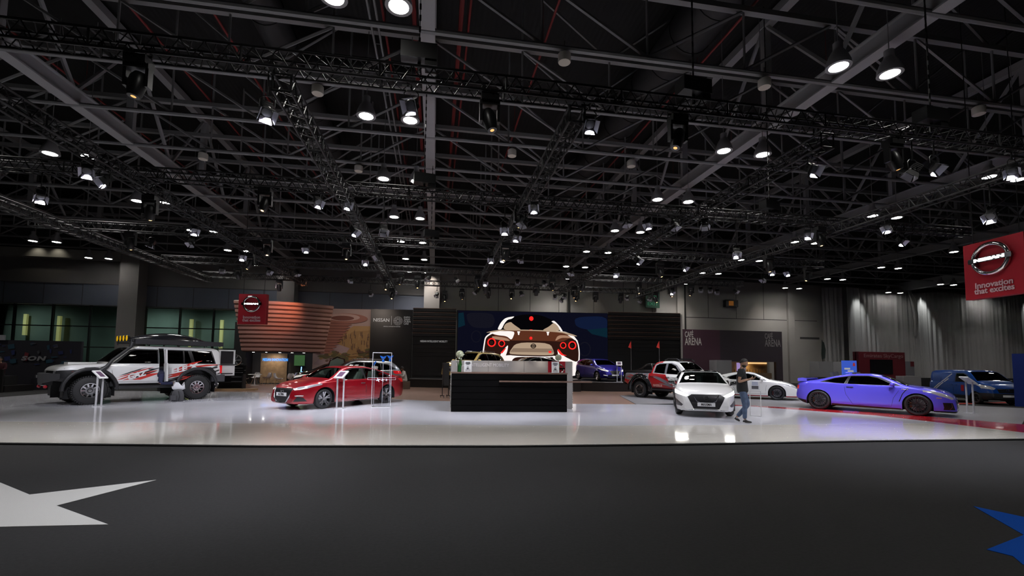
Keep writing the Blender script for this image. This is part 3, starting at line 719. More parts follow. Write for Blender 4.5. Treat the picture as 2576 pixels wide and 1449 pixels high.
for a in (262, 272, 282, 291, 300): 
    c = (-11+4.6*cos(radians(a)), 36.6+4.6*sin(radians(a)), 2.19); mb.lathe([(.08, 0), (0, -.004)], 12, Matrix.Translation(c))
mb.build('downlights', M_lamp, fas)
# printed mural beside it: layered curved building in a garden at dusk
mur = thing('mural_panel', 'printed mural of a layered curved building above a garden at dusk', 'mural')
mb = MB(); wbox(mb, -6.95, -2.97, 0, 5.42, .0, -.15); mb.build('board', mat('mural_dusk_sky', (.42, .30, .27), .6), mur)
MUR = [mat('mural_ochre', (.42, .25, .10), .6), mat('mural_gold', (.33, .19, .07), .6), mat('mural_olive', (.10, .085, .03), .6), mat('mural_mauve', (.36, .25, .25), .6), mat('mural_brown', (.11, .055, .035), .6),
       mat('mural_terracotta', (.30, .12, .085), .6), mat('mural_rust', (.16, .05, .035), .6), mat('mural_pink', (.50, .33, .29), .6)]
mm = MB(); ml = [0]
def mp(poly, i):
    ml[0] += 1; mm.cur = i; pts = [wp(u, z, .004+.0006*ml[0]) for u, z in poly]; mm.add(pts, [list(range(len(pts)))])
mp([(-5.5, 3.2), (-2.98, 3.2), (-2.98, 4.2), (-4.2, 4.2)], 0); mp([(-6, .6), (-2.98, .6), (-2.98, 3.9), (-4.2, 3.8), (-5.2, 3.2)], 1)
rnd = random.Random(5)
for k in range(46):
    u = rnd.uniform(-5.0, -3.1); z = rnd.uniform(2.3, 3.5); mp([(u, z), (u+.05, z), (u+.05, z+rnd.uniform(.2, .5)), (u, z+.3)], 4 if k % 3 else 0)
mp([(-6.9, 1.4), (-5.2, 1.4), (-4.4, 2.6), (-5.3, 2.9), (-6.1, 2.3)], 3)
for k in range(70):
    u = rnd.uniform(-6.4, -3.0); z = rnd.uniform(1.4, 2.6-(u+3)*-.12); w = rnd.uniform(.1, .32); mp([(u-w, z), (u-w*.4, z+.10), (u+w*.5, z+.12), (u+w, z+.02), (u, z-.07)], (2, 2, 1, 4)[k % 4])
for k in range(14):     # storeys of the round building, wider towards the top
    z = 2.2+.2*k; r = -5.6+.17*k-.004*k*k; mp([(-6.9, z), (r-.3, z), (r, z+.07), (r-.05, z+.13), (-6.9, z+.15)], 5); mp([(-6.9, z+.15), (r-.1, z+.13), (r-.2, z+.2), (-6.9, z+.2)], 6)
e = [(-4.75+1.55*cos(2*pi*k/36), 4.72+.36*sin(2*pi*k/36)) for k in range(36)]; mp(e, 5)
e = [(-4.95+1.2*cos(2*pi*k/36), 4.80+.26*sin(2*pi*k/36)) for k in range(36)]; mp(e, 7); mp([(-4.95+.8*cos(2*pi*k/36), 4.74+.17*sin(2*pi*k/36)) for k in range(36)], 6)
mm.build('picture', MUR, mur)

# lounge back wall under the fascia
lw = thing('lounge_wall', 'dark lounge wall with warm lit panel and blue lettering under the curved fascia', 'wall panel')
mb = MB(); mb.bbox((-13.4, 36.8, 0), (-6.6, 37, 2.3)); mb.build('board', mat('lounge_dark', (.03, .03, .035), .6), lw)
mb = MB(); mb.bbox((-12.8, 36.72, 0), (-10.95, 36.8, 2.2)); mb.build('timber_panel', mat('warm_timber', (.32, .22, .14), .5, var=(3, .3)), lw)
text('lettering', 'NISSAN INNOVATION', .3, plane_at((-11.78, 36.7, 1.72)), mat('blue_neon', (0, .05, .3), .5, emis=(.05, .3, 1), estr=2.2), lw, width=1.75)
mb = MB(); mb.bbox((-10.45, 36.7, 1.3), (-9.72, 36.8, 2.1)); mb.build('green_picture', mat('green_screen', (.05, .14, .05), .6, emis=(.08, .2, .07), estr=.35), lw)
spot('lounge_light', (-11.8, 35.8, 2.15), (-11.8, 36.8, .8), 60, 120, .9, (1, .8, .55), .1)
spot('fascia_warm_light', (-7.6, 28.0, 6.3), (-10.2, 32.0, 4.3), 1500, 38, 1., (1, .30, .12), .2)
spot('fascia_mauve_light', (-9.5, 27.2, 6.1), (-10.6, 32.5, 3.5), 220, 75, 1., (1, .75, .8), .2)
spot('mural_light', (-5.2, 28.0, 6.0), (-5.2, 33.8, 3.6), 330, 70, 1., (1, .82, .7), .2)
cl = MB(); cl.bbox((-14.2, 35.5, 0), (-13.4, 37, 4.4)); struct(cl.build('wall_lounge_side', M_matte))

# ------------------------------------------------------------------ emblem, hanging signs
def emblem(P, s, m_ring=M_chrome, parent=None, lettering=True, mbar=None):
    """ring with a bar across it; s = ring radius; P = 4x4 of the board plane"""
    mb = MB(); n = 44
    for a0, a1 in ((.16, pi-.16), (pi+.16, 2*pi-.16)):
        mb.path([P@Vector((s*cos(a0+(a1-a0)*k/n), .92*s*sin(a0+(a1-a0)*k/n), .05*s)) for k in range(n+1)], .13*s, 8)
    o = mb.build('emblem_ring', m_ring, parent, 50)
    b = MB(); b.prism([(-1.22*s, -.15*s), (1.22*s, -.15*s), (1.25*s, 0), (1.22*s, .15*s), (-1.22*s, .15*s), (-1.25*s, 0)], P@Matrix.Translation((0, 0, .04*s)), .12*s)
    bo = b.build('emblem_bar', mbar or m_ring, parent if parent is not None else o)
    if lettering: text('lettering', 'NISSAN', .24*s, P@Matrix.Translation((0, -.005*s, .165*s)), mat('lit_white_letter', (.9, .9, .9), .4, emis=(1, 1, 1), estr=2.2), parent, extrude=.012*s, bold=.02*s, width=1.75*s)
    return o
def hanging_sign(loc, rz, w, h, label, zc):
    t = thing('hanging_sign', label, 'sign', (0, 0, 0), 0, 'red hanging signs')
    R = Matrix.Rotation(rz, 3, 'Z'); P = plane_at(Vector(loc), rz)
    mb = MB(); mb.box(Vector(loc)-P.to_3x3()@Vector((0, 0, .13)), (w, .24, h), R); mb.build('board', M_redpaint, t)
    emblem(P@Matrix.Translation((0, h*.165, .03)), w*.29, M_chrome, t, True, mat('emblem_bar_dark', (.15, .15, .17), .15, 1.))
    text('lettering', 'Innovation', w*.145, P@Matrix.Translation((0, -h*.275, .004)), mat('sign_pink_letter', (.62, .42, .45), .5), t, width=w*.62, bold=.006)
    text('lettering', 'that excites', w*.145, P@Matrix.Translation((0, -h*.375, .004)), MATS['sign_pink_letter'], t, width=w*.66, bold=.006)
    mb = MB()
    for d in (-.38, .38):
        a = P@Vector((w*d, h/2, -.13)); mb.tube(a, (a.x, a.y, zc), .012, 5)
    mb.build('suspension_wires', M_truss, t)
hanging_sign((-9.58, 25.9, 4.36), radians(-9.5), 1.46, 1.60, 'red hanging sign with chrome ring emblem, in front of the curved terracotta fascia', 14.2)
hanging_sign((15.1, 10.0, 4.40), radians(-97.5+.0), 1.53, 1.60, 'red hanging sign with chrome ring emblem at the upper right, by the drapes', 14.2)

# ------------------------------------------------------------------ cafe hoarding, exit sign, fittings on the back wall
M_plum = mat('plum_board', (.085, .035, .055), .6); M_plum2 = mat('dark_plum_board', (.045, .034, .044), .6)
cf = thing('cafe_hoarding', 'plum cafe hoarding with CAFÉ ARENA lettering at both ends, below the beige wall', 'hoarding')
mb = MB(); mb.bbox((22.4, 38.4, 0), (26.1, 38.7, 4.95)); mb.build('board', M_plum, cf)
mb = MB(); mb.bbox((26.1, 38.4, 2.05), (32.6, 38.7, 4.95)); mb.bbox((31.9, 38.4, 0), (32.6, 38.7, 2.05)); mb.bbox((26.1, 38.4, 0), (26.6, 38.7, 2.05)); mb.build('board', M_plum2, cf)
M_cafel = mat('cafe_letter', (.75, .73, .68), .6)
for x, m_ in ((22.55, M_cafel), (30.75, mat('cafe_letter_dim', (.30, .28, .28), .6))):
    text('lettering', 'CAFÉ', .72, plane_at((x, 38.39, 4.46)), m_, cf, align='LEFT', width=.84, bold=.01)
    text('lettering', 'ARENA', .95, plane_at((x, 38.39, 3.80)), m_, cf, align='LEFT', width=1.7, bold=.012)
bar = thing('cafe_counter', 'lit cafe counter with bottles and menus in the opening of the plum hoarding', 'counter')
mb = MB(); mb.bbox((26.6, 39.6, 0), (31.9, 39.8, 2.05)); mb.build('back_panel', mat('cafe_timber', (.30, .19, .09), .6, var=(2, .3)), bar)
mb = MB(); mb.bbox((26.7, 38.9, 0), (31.8, 39.3, 1.0)); mb.build('bar_front', mat('cafe_bar_front', (.20, .13, .08), .5), bar)
mb = MB()
for k in range(16): mb.lathe([(.05, 1.0), (.05, 1.22), (.02, 1.28), (.02, 1.36)], 8, Matrix.Translation((27.2+.27*k, 39.1, 0)))
mb.build('bottles', mat('amber_bottle', (.25, .12, .03), .2), bar, 40)
mb = MB(); mb.bbox((26.7, 39.5, 1.78), (28.0, 39.55, 2.0)); mb.bbox((29.2, 39.5, 1.86), (31.8, 39.55, 2.0)); mb.build('light_valance', mat('warm_glow', (1, .7, .35), .5, emis=(1, .62, .25), estr=.9), bar)
mb = MB(); mb.bbox((28.1, 38.85, 1.15), (28.45, 38.9, 1.95)); mb.build('menu_screen', mat('menu_pink', (.3, .2, .4), .5, emis=(.5, .35, .75), estr=.6), bar)
mb = MB(); mb.bbox((28.6, 38.85, 1.2), (29.05, 38.9, 1.95)); mb.build('menu_screen', mat('menu_brown', (.2, .15, .12), .5, emis=(.3, .25, .3), estr=.4), bar)
spot('cafe_light', (29.5, 39.0, 1.95), (29.5, 39.6, .8), 50, 150, .9, (1, .72, .38), .1)
for x0, lab in ((24.9, 'pale grey partition box left of the cafe opening'), (35.4, 'pale grey partition box right of the cafe hoarding'), (38.0, 'pale grey partition box beside the drape')):
    mb = MB(); mb.bbox((x0, 37.2, 0), (x0+1.5, 38.3, 2.15)); tag(mb.build('partition_box', mat('grey_partition', (.30, .30, .31), .6)), lab, 'partition', 'grey partition boxes')
ex = thing('exit_sign', 'green EXIT sign hanging high on the back wall behind the lamps', 'sign')
mb = MB(); mb.bbox((19.35, 39.6, 7.0), (20.75, 39.72, 8.55)); mb.build('board', mat('exit_green', (.005, .055, .03), .5), ex)
text('lettering', 'EXIT', .42, plane_at((20.05, 39.59, 7.35)), mat('exit_letter', (.02, .25, .12), .5, emis=(.03, .3, .14), estr=.2), ex, width=1.05)
mb = MB(); mb.prism([(-.35, -.15), (-.05, -.25), (.0, 0), (.3, -.2), (.4, 0), (.1, .2), (.05, .35), (-.1, .3), (-.1, .1)], plane_at((20.05, 39.6, 8.05)), .012); mb.build('running_figure', MATS['exit_letter'], ex)
mb = MB()
for x in (19.6, 20.5): mb.tube((x, 39.66, 8.5), (x, 39.66, 14.2), .02, 5)
mb.build('hanger', M_frame, ex)
wl = thing('wall_heater', 'small dark box with an orange glow high on the beige wall', 'wall unit')
mb = MB(); mb.bbox((27.6, 39.55, 7.35), (28.9, 40, 8.0)); mb.build('housing', M_frame, wl)
mb = MB(); mb.bbox((27.9, 39.53, 7.45), (28.4, 39.56, 7.9)); mb.build('glowing_panel', mat('heater_glow', (.2, .08, .02), .6, emis=(.8, .3, .04), estr=.12), wl)
fl_ = thing('feather_flag', 'slim dark feather flag on a pole beside the drape, right of the cafe', 'flag')
mb = MB(); mb.tube((36.2, 37.6, 2.15), (36.2, 37.6, 4.2), .03, 6); mb.build('pole', M_frame, fl_)
mb = MB(); mb.prism([(0, 0), (.35, .1), (.45, .9), (.3, 1.6), (.05, 1.75), (-.05, .5)], plane_at((36.1, 37.6, 2.35)), .02); mb.build('banner', mat('flag_green', (.03, .045, .04), .8), fl_)
# small wall washers by the columns
for x, p in ((-.35, 600), (23.2, 120), (14.2, 60), (31.5, 90)): spot('wall_wash', (x, 38.2, 9.4), (x, 39.6, 6.0), p, 60, 1., (1, .9, .78), .15)
wallbox('wall_back_beam', (-44, 39.3, 9.3), (-23.9, WY, 9.95), M_wall)
for x, p in ((-29.6, 9), (-28.3, 9)): spot('wall_wash', (x, 38.75, 9.95), (x, 39.3, 9.35), p, 110, .9, (1, .93, .75), .06)
for x, p in ((40.9, 1100), (48.6, 1100), (62.0, 1100)): spot('drape_wash', (x, 37.9, 9.75), (x+.8, 38.7, 6.2), p*.7, 40, 1., (.97, 1, .98), .1)
spot('foyer_light', (-24, 42.5, 6.3), (-24, 44, 0), 520, 160, .9, (.9, 1, .93), .3); spot('foyer_light', (-34, 42.5, 6.3), (-34, 44, 0), 340, 160, .9, (.9, 1, .93), .3); spot('foyer_light', (-18, 42.5, 6.3), (-18, 44, 0), 420, 160, .9, (.9, 1, .93), .3)
# ------------------------------------------------------------------ cars
def pchip(keys):
    xs = [k[0] for k in keys]; ys = [k[1] for k in keys]; n = len(xs)
    h = [xs[i+1]-xs[i] for i in range(n-1)]; d = [(ys[i+1]-ys[i])/h[i] for i in range(n-1)]
    m = [d[0]]+[0]*(n-2)+[d[-1]]
    for i in range(1, n-1):
        if d[i-1]*d[i] > 0:
            w1 = 2*h[i]+h[i-1]; w2 = h[i]+2*h[i-1]; m[i] = (w1+w2)/(w1/d[i-1]+w2/d[i])
    def f(x):
        if x <= xs[0]: return ys[0]
        if x >= xs[-1]: return ys[-1]
        i = 0
        while x > xs[i+1]: i += 1
        t = (x-xs[i])/h[i]; a = (1+2*t)*(1-t)**2; b = t*(1-t)**2; c = t*t*(3-2*t); e = t*t*(t-1)
        return a*ys[i]+b*h[i]*m[i]+c*ys[i+1]+e*h[i]*m[i+1]
    return f
def inpoly(p, poly):
    x, y = p; r = False; n = len(poly)
    for i in range(n):
        x0, y0 = poly[i]; x1, y1 = poly[i-1]
        if (y0 > y) != (y1 > y) and x < (x1-x0)*(y-y0)/(y1-y0)+x0: r = not r
    return r
AX = {'y': (0, 2, 1), 'x': (1, 2, 0), 'z': (0, 1, 2)}
def cut_faces(bm, poly, axis, sign, lim, nmin=.05):
    """split the faces of bm along the polygon outline seen along an axis; return the faces inside"""
    a, b, c = AX[axis]
    x0 = min(p[0] for p in poly); x1 = max(p[0] for p in poly); y0 = min(p[1] for p in poly); y1 = max(p[1] for p in poly)
    def cand():
        out = []
        for f in bm.faces:
            if f.calc_center_median()[c]*sign < lim*sign if lim is not None else False: continue
            if nmin is not None and f.normal[c]*sign < nmin: continue
            us = [v.co[a] for v in f.verts]; vs = [v.co[b] for v in f.verts]
            if max(us) < x0 or min(us) > x1 or max(vs) < y0 or min(vs) > y1: continue
            out.append(f)
        return out
    n = len(poly)
    for i in range(n):
        p, q = poly[i], poly[(i+1) % n]
        fs = cand(); es = set(); vs = set()
        for f in fs: es.update(f.edges); vs.update(f.verts)
        co = Vector((0, 0, 0)); no = Vector((0, 0, 0)); co[a], co[b] = p; no[a], no[b] = -(q[1]-p[1]), q[0]-p[0]
        if no.length < 1e-7: continue
        bmesh.ops.bisect_plane(bm, geom=fs+list(es)+list(vs), dist=1e-4, plane_co=co, plane_no=no.normalized())
        bm.normal_update()
    return [f for f in cand() if inpoly((f.calc_center_median()[a], f.calc_center_median()[b]), poly)]
def take(bm, faces, keep=False):
    idx = {}; vs = []; fs = []
    for f in faces:
        r = []
        for v in f.verts:
            if v not in idx: idx[v] = len(vs); vs.append(v.co.copy())
            r.append(idx[v])
        fs.append(r)
    nb = bmesh.new(); bv = [nb.verts.new(v) for v in vs]
    for r in fs:
        try: nb.faces.new([bv[i] for i in r])
        except ValueError: pass
    nb.normal_update()
    if not keep: bmesh.ops.delete(bm, geom=faces, context='FACES')
    return nb
def bm_obj(bm, name, m, parent, ang=40, push=0.):
    if push:
        bm.normal_update()
        for v in bm.verts: v.co += v.normal*push
    me = bpy.data.meshes.new(name); bm.to_mesh(me); bm.free(); me.materials.append(m); shade(me, ang)
    return link(name, me, parent)
def mirror(p): return [(-x, y) for x, y in p][::-1]

def wheel_objs(cfg, parent, locs):
    """tyre with rim, disc and caliper; one mesh set shared by the four wheels"""
    r, w, rr = cfg['r'], cfg['w'], cfg['rim']
    T = MB(); M = Matrix.Rotation(-pi/2, 4, 'X')          # local z -> +y (outer side)
    T.lathe([(rr, -w/2+.02), (rr+.02, -w/2), (r-.05, -w/2), (r-.012, -w/2+.03), (r, -w/2+.06), (r, w/2-.06), (r-.012, w/2-.03), (r-.05, w/2), (rr+.02, w/2), (rr, w/2-.02)], 40, M, close=True)
    if cfg.get('lugs'):
        for i in range(44):
            a = 2*pi*i/44
            for s in (-1, 1):
                T.box((r*cos(a), s*w*.33, r*sin(a)), (.035, w*.3, .035), Matrix.Rotation(-a, 3, 'Y'))
    R = MB(); R.lathe([(rr+.002, -w/2+.03), (rr-.02, -w/2+.03), (rr-.035, 0), (rr-.03, w/2-.03), (rr+.004, w/2-.02), (rr+.012, w/2-.004), (rr+.002, w/2-.002)], 40, M, cap=False)
    S = MB(); st = cfg['style']; ro = w/2-.035
    def spoke(a0, a1, wi, wo, th=.03, r0=.05, y0=None):
        y0 = ro-.01 if y0 is None else y0
        u0 = Vector((cos(a0), 0, sin(a0))); u1 = Vector((cos(a1), 0, sin(a1))); t0 = Vector((-sin(a0), 0, cos(a0))); t1 = Vector((-sin(a1), 0, cos(a1)))
        p = [u0*r0-t0*wi+Vector((0, y0, 0)), u0*r0+t0*wi+Vector((0, y0, 0)), u1*(rr-.012)+t1*wo+Vector((0, ro+.015, 0)), u1*(rr-.012)-t1*wo+Vector((0, ro+.015, 0))]
        q = [v-Vector((0, th, 0)) for v in p]
        S.add(p+q, [[0, 1, 2, 3], [7, 6, 5, 4], [0, 4, 5, 1], [1, 5, 6, 2], [2, 6, 7, 3], [3, 7, 4, 0]])
    if st == 'double5':
        for i in range(5):
            a = 2*pi*i/5+.3
            spoke(a-.06, a-.20, .014, .028); spoke(a+.06, a+.20, .014, .028)
    elif st == 'multi':
        for i in range(10):
            a = 2*pi*i/10; spoke(a, a-.16, .011, .012); spoke(a, a+.16, .011, .012)
    elif st == 'ten':
        for i in range(10): spoke(2*pi*i/10, 2*pi*i/10, .02, .022, r0=rr*.45)
        S.lathe([(rr*.3, ro-.03), (rr*.5, ro-.03), (rr*.5, ro-.005), (rr*.3, ro-.005)], 24, M, close=True)
        S.lathe([(rr*.88, ro-.01), (rr+.004, ro-.01), (rr+.004, ro+.022), (rr*.9, ro+.018)], 36, M, close=True)
    elif st == 'five':
        for i in range(5): spoke(2*pi*i/5+.2, 2*pi*i/5+.2, .035, .055)
    elif st == 'six':
        for i in range(6): spoke(2*pi*i/6, 2*pi*i/6, .03, .045)
    S.lathe([(.0, ro+.004), (.05, ro+.002), (.062, ro-.02), (.062, ro-.05)], 16, M)
    D = MB(); D.lathe([(rr*.3, -.02), (rr*.74, -.02), (rr*.74, .0), (rr*.3, .0)], 28, M, close=True)
    B = MB(); B.lathe([(0, -.05), (rr-.025, -.05)], 28, M)
    C = MB(); C.box((rr*.62, .01, .0), (rr*.22, .08, rr*.62))
    o0 = None
    for (x, y, z), fl in locs:
        if o0 is None:
            o = T.build('wheel', M_rubber, parent, 40)
            c = R.build('rim', cfg['mrim'], o, 40); d = S.build('spokes', cfg.get('mspoke', cfg['mrim']), o, 30)
            e = D.build('brake_disc', M_steel, o, 40); b = B.build('hub_backing', M_matte, o)
            ch = [c, d, e, b]
            if cfg.get('caliper'): ch.append(C.build('brake_caliper', cfg['caliper'], o))
            o0 = (o, ch)
        else:
            o = o0[0].copy(); COL.objects.link(o)
            for q in o0[1]:
                k = q.copy(); COL.objects.link(k); k.parent = o
        o.parent = parent; o.location = (x, y, z); o.rotation_euler = (0, 0, pi if fl else 0)

def build_car(S, label, cat, loc, rz, name='car', group=None):
    root = thing(name, label, cat, loc, rz, group)
    sc = S.get('scale', 1.); root.scale = (sc, sc, sc)
    wb = S['wb']; top = pchip(S['top']); belt = pchip(S['belt']); sill = pchip(S['sill'])
    xr, xf = S['top'][0][0], S['top'][-1][0]; Wd = S['w']; wr = S['wr']; H = max(k[1] for k in S['top']); crown = S.get('crown', .045)
    ef, er = S.get('endf', (.62, 1.0, 2.4)), S.get('endr', (.74, .7, 2.6))     # end width ratio, length, power
    extra = pchip(S['dw']) if 'dw' in S else (lambda x: 0.)
    def hw(x):
        v = Wd
        tf = (x-(xf-ef[1]))/ef[1]; tr = ((xr+er[1])-x)/er[1]
        if tf > 0: v *= 1-(1-ef[0])*tf**ef[2]
        if tr > 0: v *= 1-(1-er[0])*tr**er[2]
        return v+extra(x)
    bin_ = S.get('belt_in', .93)
    def section(x):
        B = sill(x); T = top(x); s = min(belt(x), T-crown-.03); w = hw(x)
        B = min(B, s-.06)
        h = max(0., min(1., (T-s-.04-crown)/(H-s-.04-crown)))
        yb = w*bin_; zb = s+.02; yr = yb+(min(wr, yb)-yb)*h; zr = T-(.012+.05*h)-crown*(1-h)
        d = s-B
        p = [(0, B), (.5*w, B), (.87*w, B), (.955*w, B+.02), (.982*w, B+.1*min(1, d/.5)), (w*.997, B+.30*d), (w, B+.5*d), (w*1.0, B+.68*d), (.993*w, B+.85*d), (.972*w, s-.012), (yb, zb)]
        for t in (.2, .4, .6, .8): p.append((yb+(yr-yb)*t+.025*sin(pi*t)*h, zb+(zr-zb)*t))
        p += [(yr, zr), (.95*yr, zr+(T-zr)*.38), (.82*yr, zr+(T-zr)*.68), (.5*yr, zr+(T-zr)*.93), (0, T)]
        return p
    xs = set(); n = 46
    for i in range(n+1): xs.add(round(xr+(xf-xr)*i/n, 4))
    for d in (.012, .03, .055, .085, .12, .16): xs.add(round(xf-d, 4)); xs.add(round(xr+d, 4))
    for k in S['top'][1:-1]: xs.add(round(k[0], 4))
    xs = sorted(xs); q = [xs[0]]
    for x in xs[1:]:
        if x-q[-1] > .008: q.append(x)
    xs = q
    vs = []; fs = []; P = None
    for x in xs:
        sec = section(x); ring = [(x, y, z) for y, z in sec]+[(x, -y, z) for y, z in sec[-2:0:-1]]
        P = len(ring); vs += ring
    for i in range(len(xs)-1):
        for j in range(P):
            k = (j+1) % P; fs.append([i*P+j, i*P+k, (i+1)*P+k, (i+1)*P+j])
    N = len(section(xs[0]))
    for base, flip in ((0, True), ((len(xs)-1)*P, False)):
        for j in range(N-1):        # end caps as strips across the car
            a, b = base+j, base+j+1; c, d = base+(P-j) % P, base+(P-j-1) % P
            f = [a, b, d, c]
            f = [v for n_, v in enumerate(f) if v not in f[:n_]]
            if len(f) > 2: fs.append(f if flip else f[::-1])
    bm = bmesh.new(); bv = [bm.verts.new(v) for v in vs]
    for f in fs:
        try: bm.faces.new([bv[i] for i in f])
        except ValueError: pass
    bmesh.ops.recalc_face_normals(bm, faces=bm.faces); bm.normal_update()
    bvh = BVHTree.FromBMesh(bm)
    def cast(axis, sign, u, v, off=0.):
        a, b, c = AX[axis]; o = Vector((0, 0, 0)); o[a] = u; o[b] = v; o[c] = 6*sign; d = Vector((0, 0, 0)); d[c] = -sign
        hit = bvh.ray_cast(o, d)
        if hit[0] is None:
            o[c] = Wd*sign if c == 1 else (xf if sign > 0 else xr); hit = bvh.find_nearest(o)
        return hit[0]+Vector([sign*off if i == c else 0 for i in range(3)])
    paint = S['paint']
    # wheel openings first, with dark liners
    ra = S['wheel']['r']+S.get('arch', .05); wx = ((wb/2), (-wb/2)); wz = S['wheel']['r']
    for cx in wx:
        for sg in (1, -1):
            poly = [(cx+ra*cos(pi*k/18), wz+S.get('archz', .0)+ra*sin(pi*k/18)) for k in range(19)]+[(cx-ra, -.5), (cx+ra, -.5)]
            f = cut_faces(bm, poly, 'y', sg, sg*.55*Wd, None)
            bmesh.ops.delete(bm, geom=f, context='FACES')
            L = MB(); yo = hw(cx)*.985; yi = hw(cx)-.34
            ring = poly[:19]
            L.add([(x, sg*y, z) for x, z in [(cx+ra, .18*wz/.33)]+ring+[(cx-ra, .18*wz/.33)] for y in (yo, yi)], [[2*i, 2*i+1, 2*i+3, 2*i+2] for i in range(20)])
            L.add([(x, sg*yi, z) for x, z in [(cx+ra, .18)]+ring+[(cx-ra, .18)]], [list(range(21))])
            L.build('wheel_arch_liner', M_matte, root)
    # glazing
    gl = S.get('glass') or glass('car_glass', (.16, .19, .19))
    for sg in (1, -1):
        for dlo, panes in S.get('side_windows', []):
            nb = take(bm, cut_faces(bm, dlo, 'y', sg, sg*.3))
            for p in panes:
                g = take(nb, cut_faces(nb, p, 'y', sg, None, None)); bm_obj(g, 'side_window', gl, root)
            bm_obj(nb, 'window_trim', S.get('trim', M_black), root)
    for nm, key in (('windscreen', 'windscreen'), ('rear_window', 'rear_window')):
        if key in S:
            g = take(bm, cut_faces(bm, S[key], 'z', 1, S.get('glass_z', .9), .1)); bm_obj(g, nm, S.get('wgl', gl), root)
    for nm, poly, m in S.get('top_parts', []):
        g = take(bm, cut_faces(bm, poly, 'z', 1, S.get('glass_z', .9), .1)); bm_obj(g, nm, m, root)
    # lamps, grilles, intakes and painted panels, cut out of the shell so they follow its curves
    for nm, axis, sign, poly, m, both in S.get('cuts', []):
        if axis == 'y':
            for sg in ((1, -1) if both else (sign,)):
                g = take(bm, cut_faces(bm, poly, 'y', sg, sg*.3*Wd))
                if nm == '@open': g.free()
                else: bm_obj(g, nm, m, root)
        else:
            lim = (xf-1.0) if sign > 0 else (xr+1.0)
            for pl in ((poly, mirror(poly)) if both else (poly,)):
                g = take(bm, cut_faces(bm, pl, 'x', sign, lim)); bm_obj(g, nm, m, root)
    body = bm_obj(bm, 'body_shell', paint, root, 38)
    # seams, bright strips
    for nm, axis, sign, pts, r, m, both in S.get('lines', []):
        sets = []
        if axis == 'y': sets = [[cast('y', sg, u, v, .002) for u, v in pts] for sg in ((1, -1) if both else (sign,))]
        else:
            sets = [[cast('x', sign, u, v, r*.4) for u, v in pl] for pl in ((pts, mirror(pts)) if both else (pts,))]
        for s in sets:
            mb = MB(); mb.path(s, r, 6); mb.build(nm, m, root, 60)
    # doors: outline seam with its handle
    for pts, hx, hz in S.get('doors', []):
        for sg in (1, -1):
            dense = []
            for i in range(len(pts)):
                a, b = pts[i], pts[(i+1) % len(pts)]
                for t in (0, .34, .67): dense.append((a[0]+(b[0]-a[0])*t, a[1]+(b[1]-a[1])*t))
            mb = MB(); mb.path([cast('y', sg, u, v, .0) for u, v in dense], .005, 4, True)
            d = mb.build('door_seam', M_matte, root)
            h = MB(); c = cast('y', sg, hx, hz, .012); h.box(c, (.2, .025, .028)); h.build('door_handle', S.get('handle', paint), d)
    # mirrors
    if 'mirror' in S:
        mx_, mz_ = S['mirror']
        for sg in (1, -1):
            y = section(mx_)[10][0]
            mb = MB(); mb.sphere((mx_-.02, sg*(y+.15), mz_+.03), .1, 14, 8, (.75, 1.15, .72)); mb.tube((mx_, sg*(y-.03), mz_-.06), (mx_, sg*(y+.1), mz_-.01), .028, 6)
            mo = mb.build('wing_mirror', S.get('mirror_mat', paint), root, 50)
            g = MB(); g.sphere((mx_-.085, sg*(y+.15), mz_+.03), .085, 10, 6, (.25, 1.05, .68)); g.build('mirror_glass', M_chrome, mo, 50)
    # cabin: floor tub, dashboard, wheel, seats
    if 'cabin' in S:
        x0, x1, zf, seats = S['cabin']; yc = Wd*.8; mi = S.get('seat_mat', mat('seat_dark_leather', (.03, .03, .032), .5))
        t = MB(); t.bbox((x0, -yc, zf-.3), (x1, yc, zf)); zb = belt(x1-.3)
        t.bbox((x1-.35, -yc, zf), (x1+.25, yc, zb-.03)); t.bbox((x0-.1, -yc, zf), (x0, yc, belt(x0)-.05)); 
        for sg in (1, -1): t.bbox((x0, sg*yc, zf), (x1, sg*(yc+.03), belt(0)-.06))
        tub = t.build('cabin_tub', mat('cabin_dark', (.018, .018, .02), .7), root)
        w_ = MB(); R = Matrix.Translation((x1-.48, yc*.48, zb+.0)) @ Matrix.Rotation(radians(-68), 4, 'Y')
        w_.path([R@Vector((.17*cos(2*pi*k/20), .17*sin(2*pi*k/20), 0)) for k in range(20)], .014, 6, True); w_.tube(R@Vector((-.16, 0, 0)), R@Vector((.16, 0, 0)), .012, 5); w_.tube(R@Vector((0, 0, 0)), R@Vector((0, 0, -.2)), .03, 6)
        w_.build('steering_wheel', M_plastic, tub, 60)
        for sx in seats:
            for sy in (.48, -.48):
                s = MB(); hz = belt(sx)-zf
                s.box((sx+.22, sy*yc, zf+.18), (.5, .48, .16)); s.box((sx-.08, sy*yc, zf+.42), (.13, .46, .56), Matrix.Rotation(radians(-14), 3, 'Y')); s.box((sx-.19, sy*yc, zf+.80), (.09, .25, .2), Matrix.Rotation(radians(-14), 3, 'Y'))
                s.build('seat', mi, tub)
    # wheels
    yw = S['track']/2
    ww = S['wheel']['w']
    wheel_objs(S['wheel'], root, [((sx*wb/2, sg*(yw-ww/2), S['wheel']['r']), sg < 0) for sx in (1, -1) for sg in (1, -1)])
    # plates and badges
    for x_sign, z, txt, wdt in S.get('plates', []):
        c = cast('x', x_sign, 0, z, .012); nx = .0
        mb = MB(); mb.box(c, (.016, wdt, wdt*.22)); p = mb.build('number_plate', M_white, root)
        P = Matrix.Translation(c+Vector((x_sign*.010, 0, 0))) @ Matrix.Rotation(x_sign*pi/2, 4, 'Z') @ FRONT
        if txt: text('plate_lettering', txt, .11, P, mat('plate_black', (.02, .02, .02), .5), p, .002, width=wdt*.6, bold=.003)
